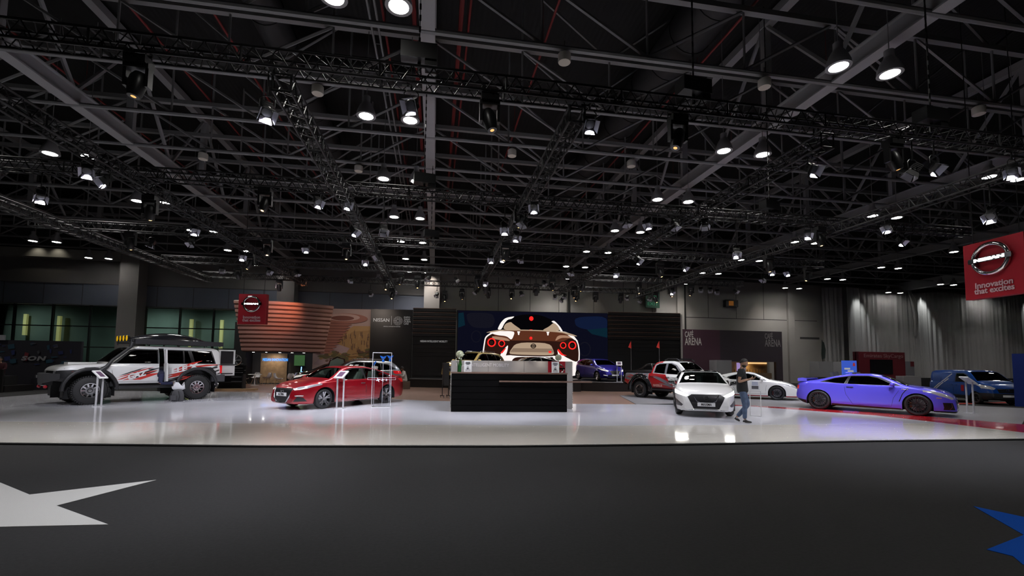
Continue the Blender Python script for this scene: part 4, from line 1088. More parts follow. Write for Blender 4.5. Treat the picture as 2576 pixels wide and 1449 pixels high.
    for x_sign, z, r in S.get('badges', []):
        c = cast('x', x_sign, 0, z, .015); P = Matrix.Translation(c) @ Matrix.Rotation(x_sign*pi/2, 4, 'Z') @ FRONT
        mb = MB()
        mb.path([P@Vector((r*cos(2*pi*k/22), .9*r*sin(2*pi*k/22), 0)) for k in range(22)], r*.12, 6, True); mb.prism([(-1.15*r, -.14*r), (1.15*r, -.14*r), (1.15*r, .14*r), (-1.15*r, .14*r)], P@Matrix.Translation((0, 0, -.01)), .03)
        mb.build('badge', M_chrome, root, 50)
    return root, cast, section, body, hw

# --- paints and lamp materials
def paint(name, c, metal=.0, rough=.28): return mat(name, c, rough, metal, coat=1.)
P_red = paint('candy_red_paint', (.30, .004, .012), .35); P_white = paint('pearl_white_paint', (.78, .78, .77)); P_blue = paint('metallic_blue_paint', (.125, .105, .86), .3)
P_purple = paint('violet_blue_paint', (.048, .036, .42), .35); P_silver = paint('silver_paint', (.36, .37, .39), .7); P_gold = paint('gold_paint', (.70, .50, .16), .4)
P_van = paint('deep_blue_paint', (.0, .04, .22)); P_blackp = paint('gloss_black_paint', (.008, .008, .009), .0, .15)
M_hl = mat('clear_headlamp', (.45, .45, .48), .12, .3, coat=1.); M_hl_on = mat('lit_headlamp', (1, 1, 1), .3, emis=(1, .97, .86), estr=14)
M_hl_soft = mat('soft_lit_headlamp', (.8, .8, .8), .2, coat=1., emis=(1, .95, .85), estr=.45)
M_tail = mat('red_tail_lamp', (.45, .005, .01), .12, coat=1., emis=(1, .02, .02), estr=.25)
M_grille = mat('grille_black', (.010, .010, .011), .3); M_satin = mat('satin_metal', (.6, .6, .62), .22, 1.); M_alloy = mat('machined_alloy', (.62, .62, .64), .22, 1.); M_darkalloy = mat('dark_alloy', (.035, .035, .04), .3, .7)
M_orange = mat('orange_caliper', (.55, .14, .01), .4); M_glassclear = glass('clear_car_glass', (.55, .68, .63)); M_glassdark = glass('dark_car_glass', (.10, .115, .12)); M_glassblack = glass('privacy_glass', (.03, .03, .035))
M_foglens = mat('fog_lens', (.3, .3, .32), .15, .5)
def sedan_lines(): return []

SEDAN = dict(wb=2.83, w=.926, wr=.60, track=1.80, crown=.05,
    top=[(-2.515, .62), (-2.49, .92), (-2.42, 1.06), (-2.0, 1.09), (-1.78, 1.13), (-1.0, 1.36), (-.4, 1.44), (.15, 1.43), (.45, 1.37), (1.15, 1.03), (1.25, 1.0), (1.75, .92), (2.1, .82), (2.28, .72), (2.35, .62), (2.385, .50)],
    belt=[(-2.515, .56), (-2.4, .90), (-2.2, .98), (-1.4, .97), (0, .925), (1.1, .90), (1.7, .85), (2.1, .74), (2.3, .62), (2.385, .42)],
    sill=[(-2.515, .42), (-2.4, .27), (-2.0, .2), (1.9, .18), (2.3, .19), (2.385, .24)],
    side_windows=[([(.98, .955), (.42, 1.285), (.1, 1.365), (-.55, 1.365), (-1.05, 1.28), (-1.62, 1.06), (-1.55, 1.0), (0, .955)],
                   [[(.80, .965), (.36, 1.25), (.08, 1.335), (-.28, 1.34), (-.31, .965)], [(-.38, .965), (-.36, 1.34), (-.58, 1.335), (-1.02, 1.255), (-1.45, 1.07), (-1.40, 1.01)]])],
    windscreen=[(1.16, -.74), (1.16, .74), (.46, .53), (.46, -.53)], rear_window=[(-1.02, -.52), (-1.02, .52), (-1.74, .64), (-1.74, -.64)],
    doors=[([(.98, .93), (.92, .30), (-.33, .30), (-.33, .93)], -.18, .82), ([(-.36, .93), (-.36, .30), (-1.0, .30), (-1.45, .72), (-1.5, .96)], -1.25, .84)],
    mirror=(.86, .98), cabin=(-1.35, .95, .52, (-.12, -1.05)), wheel=dict(r=.34, w=.225, rim=.245, style='double5', mrim=M_darkalloy, mspoke=M_alloy))
def spec(base, **k):
    d = dict(base); d.update(k); return d
# --- red sedan
RED = spec(SEDAN, paint=P_red, glass=M_glassclear, seat_mat=mat('seat_pale', (.35, .33, .3), .6),
    cuts=[('grille', 'x', 1, [(-.44, .70), (.44, .70), (.36, .40), (.24, .26), (-.24, .26), (-.36, .40)], M_grille, False),
          ('headlight', 'x', 1, [(.47, .69), (.56, .63), (.80, .69), (.90, .78), (.915, .86), (.78, .79), (.6, .74)], M_hl, True),
          ('fog_lamp', 'x', 1, [(.58, .27), (.80, .28), (.76, .40), (.66, .44)], M_grille, True),
          ('tail_light', 'x', -1, [(.5, .80), (.88, .80), (.91, .95), (.5, .92)], M_tail, True)],
    lines=[('grille_surround', 'x', 1, [(-.47, .70), (-.38, .40), (-.25, .25), (0, .24), (.25, .25), (.38, .40), (.47, .70)], .028, M_satin, False),
           ('fog_trim', 'x', 1, [(.62, .46), (.76, .46)], .018, M_satin, True), ('daytime_light', 'x', 1, [(.50, .685), (.58, .655), (.70, .675), (.80, .72)], .020, M_hl_soft, True),
           ('sill_strip', 'y', 1, [(.95, .235), (0, .235), (-.95, .24)], .011, M_chrome, True),
           ('window_strip', 'y', 1, [(-1.5, 1.03), (-1.66, 1.10), (-1.74, 1.2)], .012, M_chrome, True)],
    plates=[(1, .50, 'ALTIMA', .52)], badges=[(1, .62, .07)], handle=M_chrome)
build_car(RED, 'glossy red sedan on the white floor beside the clear display case', 'car', (-3.40, 17.95, .042), radians(230))
# --- white sedan facing the camera
P_roofb = P_blackp
WHITE = spec(SEDAN, paint=P_white, wb=2.775, w=.885, track=1.74, glass=glass('green_car_glass', (.34, .42, .39)), mirror_mat=P_blackp, trim=P_blackp,
    top_parts=[('roof_panel', [(.42, -.6), (.42, .6), (-1.0, .6), (-1.0, -.6)], P_blackp)],
    endf=(.70, 1.0, 2.6),
    cuts=[('grille', 'x', 1, [(-.41, .70), (.41, .70), (.53, .62), (.36, .27), (-.36, .27), (-.53, .62)], M_grille, False),
          ('headlight', 'x', 1, [(.50, .66), (.57, .63), (.88, .71), (.925, .80), (.90, .84), (.75, .77), (.58, .71)], M_hl_on, True),
          ('fog_lamp', 'x', 1, [(.88, .56), (.66, .38), (.70, .33), (.90, .33)], M_grille, True)],
    lines=[('chrome_lip', 'x', 1, [(-.72, .20), (-.5, .22), (-.34, .245), (0, .245), (.34, .245), (.5, .22), (.72, .20)], .014, M_chrome, False),
           ('grille_surround', 'x', 1, [(-.36, .68), (-.27, .50), (-.18, .46), (0, .455), (.18, .46), (.27, .50), (.36, .68)], .014, mat('dark_chrome', (.18, .18, .2), .12, 1.), False)],
    plates=[(1, .40, 'MAXIMA', .50)], badges=[(1, .59, .065)])
build_car(WHITE, 'white sedan with black roof and lit headlights, facing the camera', 'car', (9.30, 14.88, .042), radians(-118))
# --- blue coupe
BLUE = dict(paint=P_blue, wb=2.78, w=.93, wr=.56, track=1.86, crown=.05, arch=.035,
    top=[(-2.16, .66), (-2.14, .92), (-2.06, 1.03), (-1.8, 1.07), (-1.5, 1.12), (-.9, 1.27), (-.35, 1.36), (.1, 1.365), (.42, 1.31), (1.15, 1.0), (1.25, .98), (1.75, .90), (2.1, .79), (2.23, .68), (2.29, .56), (2.32, .42)],
    belt=[(-2.16, .6), (-2.05, .93), (-1.6, .985), (-.9, .98), (0, .94), (1.1, .92), (1.7, .85), (2.1, .73), (2.25, .58), (2.32, .34)],
    sill=[(-2.16, .40), (-2.06, .30), (-1.8, .2), (1.9, .15), (2.27, .14), (2.32, .17)],
    side_windows=[([(1.0, .965), (.42, 1.235), (.1, 1.295), (-.4, 1.285), (-.92, 1.19), (-1.36, 1.03), (-.9, 1.0), (0, .97)],
                   [[(.82, .98), (.36, 1.21), (.08, 1.27), (-.42, 1.255), (-.50, .985)], [(-.60, .995), (-.50, 1.245), (-.9, 1.17), (-1.2, 1.055), (-.9, 1.015)]])],
    windscreen=[(1.16, -.74), (1.16, .74), (.44, .5), (.44, -.5)], rear_window=[(-.95, -.46), (-.95, .46), (-1.62, .58), (-1.62, -.58)],
    doors=[([(1.0, .94), (.78, .55), (.72, .27), (-.35, .27), (-.55, .62), (-.60, .97)], -.42, .875)], handle=M_chrome, mirror=(.80, .99), cabin=(-1.2, .95, .50, (-.15, -.85)),
    glass=M_glassdark, endf=(.70, .9, 2.6), endr=(.78, .7, 2.8),
    wheel=dict(r=.355, w=.27, rim=.275, style='multi', mrim=M_darkalloy, caliper=M_orange),
    cuts=[('front_lip', 'x', 1, [(-.9, .12), (.9, .12), (.9, .20), (-.9, .20)], M_grille, False),
          ('grille', 'x', 1, [(-.48, .52), (.48, .52), (.60, .26), (-.60, .26)], M_grille, False),
          ('headlight', 'x', 1, [(.60, .60), (.72, .57), (.86, .68), (.915, .80), (.90, .87), (.80, .79), (.68, .68)], M_hl, True),
          ('front_intake', 'x', 1, [(.68, .24), (.82, .24), (.84, .47), (.72, .47)], M_grille, True),
          ('tail_light', 'x', -1, [(.40, .72), (.60, .72), (.60, .90), (.40, .90)], M_tail, True), ('tail_light', 'x', -1, [(.64, .74), (.80, .74), (.80, .88), (.64, .88)], M_tail, True),
          ('rear_diffuser', 'y', 1, [(-2.4, .1), (-1.80, .1), (-1.80, .33), (-2.4, .43)], M_grille, True),
          ('side_skirt', 'y', 1, [(-1.0, .1), (1.0, .1), (.98, .215), (-.98, .26)], M_grille, True)],
    lines=[('fender_vent', 'y', 1, [(1.18, .90), (1.12, .84), (1.02, .70), (.93, .45)], .012, M_grille, True), ('vent_trim', 'y', 1, [(1.0, .86), (1.17, .855)], .012, M_satin, True),
           ('intake_blade', 'x', 1, [(.76, .24), (.73, .34), (.74, .46)], .014, M_satin, True), ('quarter_strip', 'y', 1, [(-.545, .99), (-.47, 1.25)], .012, M_satin, True),
           ('side_marker', 'y', 1, [(1.86, .62), (1.98, .61)], .014, mat('amber_marker', (.5, .3, .2), .3), True)],
    plates=[(1, .36, '', .46)], badges=[(1, .55, .06)])
r_, cast_, sec_, bd_, hw_ = build_car(BLUE, 'metallic blue two-door sports coupe with rear wing behind the red floor strip', 'car', (15.78, 14.40, .04), radians(-56))
sp_ = MB(); pr = [(-2.10, 1.10), (-2.05, 1.155), (-1.93, 1.165), (-1.76, 1.14), (-1.76, 1.12), (-2.0, 1.09)]
sp_.add([(x, y, z) for y in (-.80, .80) for x, z in pr], [[0, 1, 2, 3, 4, 5][::-1], [6, 7, 8, 9, 10, 11]]+[[i, (i+1) % 6, 6+(i+1) % 6, 6+i] for i in range(6)])
for y in (-.80, .80): sp_.box((-1.93, y, 1.085), (.3, .05, .11))
for y in (-.30, .30): sp_.box((-2.0, y, 1.09), (.12, .04, .14))
sp_.build('rear_wing', P_blue, r_, 40)
an = MB(); an.path([(-.5, 0, 1.34), (-.58, 0, 1.375), (-.70, 0, 1.385)], .012, 6); an.build('antenna', P_blue, r_, 50)
# --- white coupe behind the standing man
ZED = spec(BLUE, paint=P_white, wb=2.55, w=.922, wr=.54, track=1.82,
    top=[(-2.06, .60), (-2.04, .86), (-1.95, .96), (-1.5, 1.06), (-.95, 1.21), (-.35, 1.305), (.05, 1.31), (.35, 1.26), (1.0, .97), (1.1, .94), (1.6, .85), (1.9, .74), (2.06, .62), (2.13, .48), (2.17, .36)],
    belt=[(-2.06, .5), (-1.95, .86), (-1.4, .93), (-.7, .91), (0, .885), (1.0, .86), (1.6, .79), (1.9, .67), (2.1, .5), (2.17, .28)], sill=[(-2.06, .36), (-1.9, .25), (-1.5, .18), (1.7, .15), (2.1, .15), (2.17, .17)],
    side_windows=[([(.86, .915), (.36, 1.18), (.05, 1.235), (-.35, 1.215), (-.8, 1.08), (-1.02, .94), (0, .915)], [[(.68, .925), (.30, 1.15), (.03, 1.205), (-.32, 1.19), (-.70, 1.07), (-.84, .945), (0, .925)]])],
    windscreen=[(1.0, -.72), (1.0, .72), (.37, .48), (.37, -.48)], rear_window=[(-.9, -.45), (-.9, .45), (-1.5, .56), (-1.5, -.56)],
    doors=[([(.86, .88), (.80, .27), (-.40, .27), (-.62, .6), (-.66, .91)], -.5, .82)], mirror=(.68, .94), cabin=(-.8, .85, .45, (-.2,)), wheel=dict(r=.335, w=.255, rim=.262, style='multi', mrim=M_darkalloy, mspoke=M_darkalloy, caliper=mat('red_caliper', (.4, .02, .02), .4)),
    cuts=[('headlight', 'x', 1, [(.55, .57), (.70, .55), (.84, .66), (.915, .80), (.83, .74), (.68, .66)], M_hl, True), ('grille', 'x', 1, [(-.5, .42), (.5, .42), (.56, .22), (-.56, .22)], M_grille, False),
          ('front_lip', 'x', 1, [(-.95, .1), (.95, .1), (.95, .20), (-.95, .20)], M_redpaint, False), ('side_skirt', 'y', 1, [(-.95, .1), (.95, .1), (.95, .20), (-.95, .21)], M_redpaint, True)],
    lines=[('side_marker', 'y', 1, [(1.05, .60), (1.10, .60)], .016, M_grille, True)], plates=[])
build_car(ZED, 'low white sports coupe partly hidden behind the standing man', 'car', (15.6, 20.75, .038), radians(-41))

# --- purple hatchback on the podium
HATCH = dict(paint=P_purple, wb=2.525, w=.87, wr=.58, track=1.70,
    top=[(-1.92, .62), (-1.90, 1.0), (-1.80, 1.18), (-1.6, 1.34), (-1.15, 1.43), (-.3, 1.455), (.2, 1.42), (.45, 1.35), (1.12, 1.03), (1.25, .99), (1.65, .91), (1.92, .79), (2.02, .66), (2.08, .48)],
    belt=[(-1.92, .56), (-1.8, .98), (-1.2, 1.02), (0, .95), (1.1, .91), (1.6, .84), (1.9, .70), (2.08, .40)], sill=[(-1.92, .42), (-1.75, .28), (-1.4, .2), (1.6, .19), (2.08, .25)],
    side_windows=[([(.95, .965), (.42, 1.265), (.1, 1.36), (-.7, 1.365), (-1.15, 1.30), (-1.42, 1.12), (-1.2, 1.045), (0, .975)], [[(.74, .985), (.36, 1.24), (.06, 1.325), (-.30, 1.335), (-.32, .985)], [(-.40, .99), (-.38, 1.335), (-.7, 1.335), (-1.08, 1.27), (-1.05, 1.05)]])],
    windscreen=[(1.12, -.70), (1.12, .70), (.46, .52), (.46, -.52)], rear_window=[(-1.3, -.5), (-1.3, .5), (-1.76, .58), (-1.76, -.58)],
    doors=[([(.95, .94), (.90, .30), (-.34, .30), (-.34, .96)], -.18, .86), ([(-.36, .96), (-.36, .30), (-.85, .30), (-1.1, .72), (-1.15, 1.02)], -1.0, .9)], mirror=(.82, .99), cabin=(-1.2, .95, .52, (-.1, -.9)), glass=M_glassdark, endf=(.66, .85, 2.4),
    wheel=dict(r=.31, w=.2, rim=.215, style='five', mrim=M_alloy),
    cuts=[('grille', 'x', 1, [(-.36, .66), (.36, .66), (.25, .46), (-.25, .46)], M_grille, False), ('headlight', 'x', 1, [(.42, .66), (.52, .60), (.78, .68), (.86, .82), (.66, .75)], M_hl_soft, True),
          ('lower_intake', 'x', 1, [(-.5, .40), (.5, .40), (.58, .26), (-.58, .26)], M_grille, False), ('tail_light', 'x', -1, [(.6, .85), (.82, .85), (.82, 1.05), (.6, 1.0)], M_tail, True)],
    lines=[('grille_surround', 'x', 1, [(-.38, .67), (-.24, .46), (0, .44), (.24, .46), (.38, .67)], .022, M_satin, False), ('fog_trim', 'x', 1, [(.56, .36), (.72, .40)], .02, M_hl_soft, True)], plates=[(1, .40, '', .5)], badges=[(1, .57, .07)])
build_car(HATCH, 'violet blue hatchback displayed on the black podium', 'car', (10.75, 29.0, .585), radians(-80))

# --- sport utility shape for the three cars half hidden behind others
SUVB = dict(wb=2.70, w=.91, wr=.62, track=1.78,
    top=[(-2.32, .70), (-2.30, 1.05), (-2.2, 1.25), (-1.95, 1.52), (-1.75, 1.64), (-1.0, 1.70), (-.1, 1.71), (.3, 1.66), (1.08, 1.20), (1.2, 1.16), (1.8, 1.06), (2.1, .95), (2.25, .75), (2.32, .52)],
    belt=[(-2.32, .62), (-2.15, 1.10), (-1.6, 1.16), (0, 1.07), (1.1, 1.04), (1.7, .97), (2.1, .82), (2.32, .46)], sill=[(-2.32, .48), (-2.2, .36), (-1.8, .28), (1.8, .26), (2.32, .32)],
    side_windows=[([(.98, 1.10), (.42, 1.50), (.1, 1.60), (-1.0, 1.59), (-1.55, 1.50), (-1.98, 1.24), (-1.6, 1.19), (0, 1.105)], [[(.80, 1.12), (.36, 1.47), (.08, 1.57), (-.28, 1.57), (-.30, 1.12)], [(-.38, 1.12), (-.36, 1.57), (-.98, 1.56), (-1.14, 1.50), (-1.18, 1.15)], [(-1.24, 1.18), (-1.2, 1.50), (-1.52, 1.46), (-1.84, 1.25), (-1.6, 1.215)]])],
    windscreen=[(1.08, -.74), (1.08, .74), (.36, .56), (.36, -.56)], rear_window=[(-1.86, -.54), (-1.86, .54), (-2.18, .6), (-2.18, -.6)],
    doors=[([(.98, 1.08), (.92, .38), (-.33, .38), (-.33, 1.09)], -.18, .98), ([(-.36, 1.09), (-.36, .38), (-.95, .38), (-1.2, .85), (-1.22, 1.13)], -1.05, 1.02)], mirror=(.86, 1.14), cabin=(-1.5, .95, .62, (-.12, -1.0)), glass=M_glassdark, endf=(.70, .9, 2.6), endr=(.82, .6, 3.),
    wheel=dict(r=.36, w=.235, rim=.24, style='double5', mrim=M_darkalloy, mspoke=M_alloy),
    cuts=[('grille', 'x', 1, [(-.42, .84), (.42, .84), (.28, .55), (-.28, .55)], M_grille, False), ('headlight', 'x', 1, [(.48, .84), (.52, .76), (.84, .80), (.90, .95), (.7, .90)], M_hl, True),
          ('tail_light', 'x', -1, [(.48, .98), (.90, .98), (.905, 1.16), (.66, 1.12), (.48, 1.06)], M_tail, True), ('lower_cladding', 'y', 1, [(-2.4, .2), (2.4, .2), (2.4, .44), (-2.4, .44)], M_plastic, True)],
    lines=[('grille_surround', 'x', 1, [(-.44, .86), (-.28, .56), (0, .53), (.28, .56), (.44, .86)], .026, M_satin, False)], badges=[(1, .74, .08)])
def rails(root, x0, x1, y, z, m):
    for sg in (1, -1):
        mb = MB(); mb.path([(x0, sg*y, z-.03), (x0+.1, sg*y, z+.04), (x1-.1, sg*y, z+.04), (x1, sg*y, z-.04)], .018, 6); mb.build('roof_rail', m, root, 50)
silver = build_car(spec(SUVB, paint=P_silver, plates=[]), 'silver sport utility car behind the red sedan, tail light to the right', 'car', (-4.15, 25.4, .03), radians(197))
rails(silver[0], -1.4, .2, .56, 1.71, M_satin)
gold = build_car(spec(SUVB, paint=P_gold, scale=.90, wheel=dict(r=.34, w=.215, rim=.23, style='five', mrim=M_darkalloy)), 'gold sport utility car mostly hidden behind the reception counter', 'car', (2.2, 25.4, .72), radians(228))
rails(gold[0], -1.4, .2, .56, 1.71, M_satin)
build_car(spec(SEDAN, paint=P_blackp, glass=M_glassdark, scale=.93), 'black car of which only the roof shows above the reception wall', 'car', (5.85, 27.15, .72), radians(194))
drk = build_car(spec(HATCH, paint=P_blackp, glass=M_glassdark, scale=1.08), 'dark car with a raised door standing by the lounge chairs', 'car', (-5.9, 28.6, .03), radians(-160))
mb = MB(); q = [(-7.5, 26.0, 1.15), (-7.3, 25.9, 1.95), (-7.02, 25.8, 2.05), (-6.82, 25.75, 1.85), (-6.74, 25.7, 1.1)]
R_ = drk[0]
dm = MB(); dm.path([(.55, .98, .9), (.35, 1.0, 1.55), (.0, 1.02, 1.72), (-.35, 1.02, 1.62), (-.45, .98, .9)], .035, 6, True); ddo = dm.build('raised_door', P_blackp, R_, 50)
dg = MB(); dg.add([(.5, .99, .93), (.33, 1.0, 1.5), (0, 1.02, 1.68), (-.32, 1.02, 1.58), (-.42, .99, .93)], [[0, 1, 2, 3, 4]]); dg.build('door_glass', mat('pale_green_glass', (.25, .32, .28), .1), ddo)
# --- blue panel van
VAN = dict(paint=P_van, scale=.855, wb=2.70, w=.90, wr=.70, track=1.74,
    top=[(-2.02, .75), (-2.00, 1.50), (-1.93, 1.74), (-1.7, 1.81), (-.5, 1.84), (.4, 1.82), (.72, 1.75), (1.42, 1.26), (1.55, 1.20), (1.95, 1.08), (2.12, .92), (2.2, .55)],
    belt=[(-2.02, .7), (-1.95, 1.12), (0, 1.12), (1.4, 1.08), (1.8, 1.0), (2.05, .85), (2.2, .48)], sill=[(-2.02, .5), (-1.9, .36), (-1.6, .26), (1.8, .25), (2.2, .33)],
    side_windows=[([(1.22, 1.15), (.72, 1.56), (.50, 1.64), (-.05, 1.64), (-.05, 1.15)], [[(1.05, 1.17), (.66, 1.53), (.46, 1.61), (0, 1.61), (0, 1.17)]])],
    windscreen=[(1.40, -.78), (1.40, .78), (.76, .64), (.76, -.64)], doors=[([(1.3, 1.1), (1.1, .4), (-.08, .4), (-.08, 1.1)], .05, .98), ([(-.12, 1.6), (-.12, .4), (-.9, .4), (-1.1, .8), (-1.1, 1.6)], -.25, .98)],
    mirror=(1.12, 1.2), mirror_mat=M_plastic, cabin=(-.3, 1.2, .62, (.2,)), glass=M_glassblack, glass_z=1.0, endf=(.74, .9, 2.4), endr=(.93, .4, 3.),
    wheel=dict(r=.32, w=.2, rim=.2, style='five', mrim=M_darkalloy),
    cuts=[('headlight', 'x', 1, [(.50, .88), (.60, .80), (.86, .86), (.89, 1.08), (.68, 1.00)], M_hl, True), ('front_bumper', 'x', 1, [(-.95, .2), (.95, .2), (.95, .62), (-.95, .62)], M_plastic, False), ('grille', 'x', 1, [(-.46, .86), (.46, .86), (.40, .64), (-.40, .64)], M_grille, False),
          ('lower_cladding', 'y', 1, [(-2.4, .2), (1.3, .2), (1.3, .44), (-2.4, .44)], M_plastic, True)],
    lines=[('grille_strip', 'x', 1, [(-.46, .85), (0, .83), (.46, .85)], .014, M_chrome, False)], plates=[(1, .48, '', .5)], badges=[(1, .78, .06)])
vn = build_car(VAN, 'blue delivery van at the far right behind the sports coupe', 'van', (25.7, 18.1, 0.0), radians(-109), 'van')
for (pts, m) in (([(-1.75, .62), (-.35, 1.62), (-.30, 1.58), (-1.70, .58)], 'decal_white'), ([(-1.6, .60), (-.55, 1.34), (-.50, 1.30), (-1.54, .57)], 'decal_white')):
    mb = MB(); V = []
    for k in range(9):
        t = k/8
        for a, b in ((0, 1), (3, 2)): V.append(vn[1]('y', -1, pts[a][0]+(pts[b][0]-pts[a][0])*t, pts[a][1]+(pts[b][1]-pts[a][1])*t, .005))
    mb.add(V, [[2*k, 2*k+1, 2*k+3, 2*k+2] for k in range(8)]); mb.build('stripe_decal', mat(m, (.45, .42, .42), .5), vn[0])
mb = MB(); c = vn[1]('y', -1, .55, .82, .006); mb.add([c+Vector(p) for p in ((-.1, 0, -.17), (.1, 0, -.17), (.1, 0, .17), (-.1, 0, .17))], [[0, 1, 2, 3]]); mb.build('red_decal', M_redpaint, vn[0])
# --- white off-road car with the roof load
M_tread = M_rubber
ORC = dict(paint=P_white, scale=1.10, wb=2.97, w=.93, wr=.72, track=1.98, crown=.03, belt_in=.955, arch=.17, archz=.04,
    top=[(-2.32, 1.0), (-2.305, 1.45), (-2.26, 1.80), (-2.20, 1.88), (-2.05, 1.92), (-1, 1.94), (.2, 1.92), (.42, 1.87), (1.02, 1.36), (1.14, 1.32), (1.9, 1.27), (2.12, 1.22), (2.24, 1.12), (2.28, .92)],
    belt=[(-2.32, .9), (-2.24, 1.27), (-1, 1.27), (1.0, 1.25), (2.0, 1.15), (2.2, 1.02), (2.28, .84)],
    sill=[(-2.32, .78), (-2.2, .70), (-1, .62), (1.2, .62), (2.0, .72), (2.28, .76)],
    side_windows=[([(.98, 1.30), (.50, 1.76), (.36, 1.80), (-.30, 1.80), (-.30, 1.30)], [[(.86, 1.32), (.47, 1.71), (.34, 1.76), (-.26, 1.76), (-.26, 1.32)]]),
                  ([(-.48, 1.30), (-.48, 1.80), (-2.00, 1.80), (-2.12, 1.30)], [[(-.53, 1.33), (-.53, 1.77), (-1.04, 1.77), (-1.04, 1.33)], [(-1.09, 1.33), (-1.09, 1.77), (-1.20, 1.77), (-1.30, 1.33)], [(-1.42, 1.33), (-1.32, 1.77), (-1.96, 1.77), (-2.07, 1.33)]])],
    windscreen=[(1.02, -.74), (1.02, .74), (.44, .64), (.44, -.64)], glass_z=1.2,
    doors=[([(1.02, 1.26), (.88, .70), (-.28, .70), (-.30, 1.26)], -.10, 1.12)], handle=M_black, cabin=(-1.6, .95, .85, (-.05, -1.0)), glass=M_glassblack, endf=(.80, .55, 3.), endr=(.93, .4, 3.),
    wheel=dict(r=.445, w=.32, rim=.235, style='ten', mrim=M_darkalloy, mspoke=M_alloy, lugs=True),
    cuts=[('fender_flare', 'y', 1, [(2.4, 1.06), (1.95, 1.10), (1.15, 1.08), (.98, .98), (.86, .60), (2.4, .5)], M_plastic, True), ('fender_flare', 'y', 1, [(-.78, .55), (-.92, .82), (-1.05, 1.12), (-1.2, 1.20), (-1.95, 1.18), (-2.12, 1.0), (-2.2, .55)], M_plastic, True),
          ('grille', 'x', 1, [(-.46, 1.06), (.46, 1.06), (.46, .86), (-.46, .86)], M_grille, False), ('headlight', 'x', 1, [(.50, 1.06), (.50, .90), (.88, .90), (.9, 1.04)], M_hl, True),
          ('@open', 'y', 1, [(-.31, 1.84), (-.31, 1.28), (-.29, .68), (-.46, .68), (-.46, 1.84)], M_matte, True)],
    lines=[('bonnet_line', 'y', 1, [(2.1, 1.13), (1.6, 1.17), (1.1, 1.2)], .006, M_matte, True)])
orc = build_car(ORC, 'white off-road car with red and black side graphics and a loaded roof rack', 'car', (-11.40, 20.05, .042), radians(226))
OR, ocast, osec, ob_, ohw = orc
for sg in (1, -1):          # wide flare lips round the wheels
    for cx in (1.485, -1.485):
        mb = MB(); R = .66
        pts = [(cx+R*cos(radians(a)), .47+R*sin(radians(a))) for a in range(-5, 190, 12)]
        mb.path([(x, sg*(.97), max(z, .45)) for x, z in pts], .055, 8); mb.build('flare_lip', M_plastic, OR, 60)
    mb = MB(); mb.box((0, sg*.93, .53), (1.75, .16, .07)); mb.tube((-.9, sg*.98, .50), (.9, sg*.98, .50), .035, 8); mb.build('side_step', M_plastic, OR)
mb = MB()       # steel front bumper with winch bay
mb.add([(x, s*y, z) for s in (1, -1) for x, y, z in ((2.20, .95, .98), (2.38, .66, .99), (2.48, .3, .99), (2.20, .95, .82), (2.36, .68, .74), (2.46, .3, .68))],
       [[0, 1, 4, 3], [1, 2, 5, 4], [6, 9, 10, 7], [7, 10, 11, 8], [2, 8, 11, 5], [0, 6, 8, 2], [0, 2, 1], [6, 7, 8], [3, 5, 11, 9], [3, 4, 5], [9, 11, 10], [0, 3, 9, 6]])
mb.box((2.34, 0, .70), (.24, .5, .16))
mb.build('bull_bar', mat('bumper_grey', (.05, .05, .055), .5), OR)
mb = MB(); mb.tube((2.42, .5, .62), (2.40, -.5, .60), .02, 6); mb.box((2.49, -.35, .88), (.02, .16, .09)); mb.build('tow_bar', M_steel, OR)
mb = MB(); mb.sphere((2.42, .5, .58), .05, 8, 6); mb.sphere((2.42, -.3, .57), .05, 8, 6); mb.build('tow_hook', M_redpaint, OR)
mb = MB(); mb.box((-2.33, 0, .76), (.24, 1.78, .26)); mb.box((-2.2, .86, .76), (.42, .12, .24)); mb.box((-2.2, -.86, .76), (.42, .12, .24)); mb.build('rear_bumper', MATS['bumper_grey'], OR)
mb = MB(); mb.box((-2.30, .86, 1.10), (.06, .1, .3)); mb.box((-2.30, -.86, 1.10), (.06, .1, .3)); mb.build('tail_light', M_tail, OR)
mb = MB(); mb.path([(1.45, .90, 1.05), (1.25, .96, 1.08), (1.12, .97, 1.20), (.98, .94, 1.42), (.5, .84, 1.86)], [.08, .09, .06, .045, .045], 10); mb.tube((.5, .84, 1.86), (.46, .83, 2.02), .06, 10); mb.build('snorkel', M_plastic, OR, 60)
mb = MB(); mb.box((1.55, 0, 1.30), (.7, .46, .07)); mb.build('bonnet_scoop', P_white, OR)
mb = MB()       # rack with its load
for sg in (1, -1):
    mb.tube((.45, sg*.68, 2.02), (-2.35, sg*.68, 2.02), .028, 6); mb.tube((.45, sg*.68, 2.13), (-2.35, sg*.68, 2.13), .022, 6)
    for k in range(7): mb.tube((.45-.46*k, sg*.68, 1.94), (.45-.46*k, sg*.68, 2.13), .022, 5)
for k in range(10): mb.tube((.45-.31*k, -.68, 2.03), (.45-.31*k, .68, 2.03), .016, 5)
mb.tube((.45, -.68, 2.12), (.45, .68, 2.12), .022, 6); rk = mb.build('roof_rack', M_plastic, OR, 60)
mb = MB(); mb.box((-1.0, .74, 2.06), (2.75, .16, .16)); mb.build('rolled_awning', mat('awning_black', (.025, .025, .028), .45, bump=(14, .6, 'noise')), OR)
mb = MB(); nn = 18; vs = []; fs = []
for i in range(nn+1):
    t = i/nn; x = .35-2.45*t; hgt = .10+.24*sin(pi*min(1, t*1.05))**.8; wd = .56*min(1, .35+2.6*min(t, 1-t))
    for k in range(11):
        a = pi*k/10; vs.append((x, wd*cos(a), 2.08+hgt*sin(a)**.6 if sin(a) > 0 else 2.08))
for i in range(nn):
    for k in range(10): fs.append([i*11+k, i*11+k+1, (i+1)*11+k+1, (i+1)*11+k])
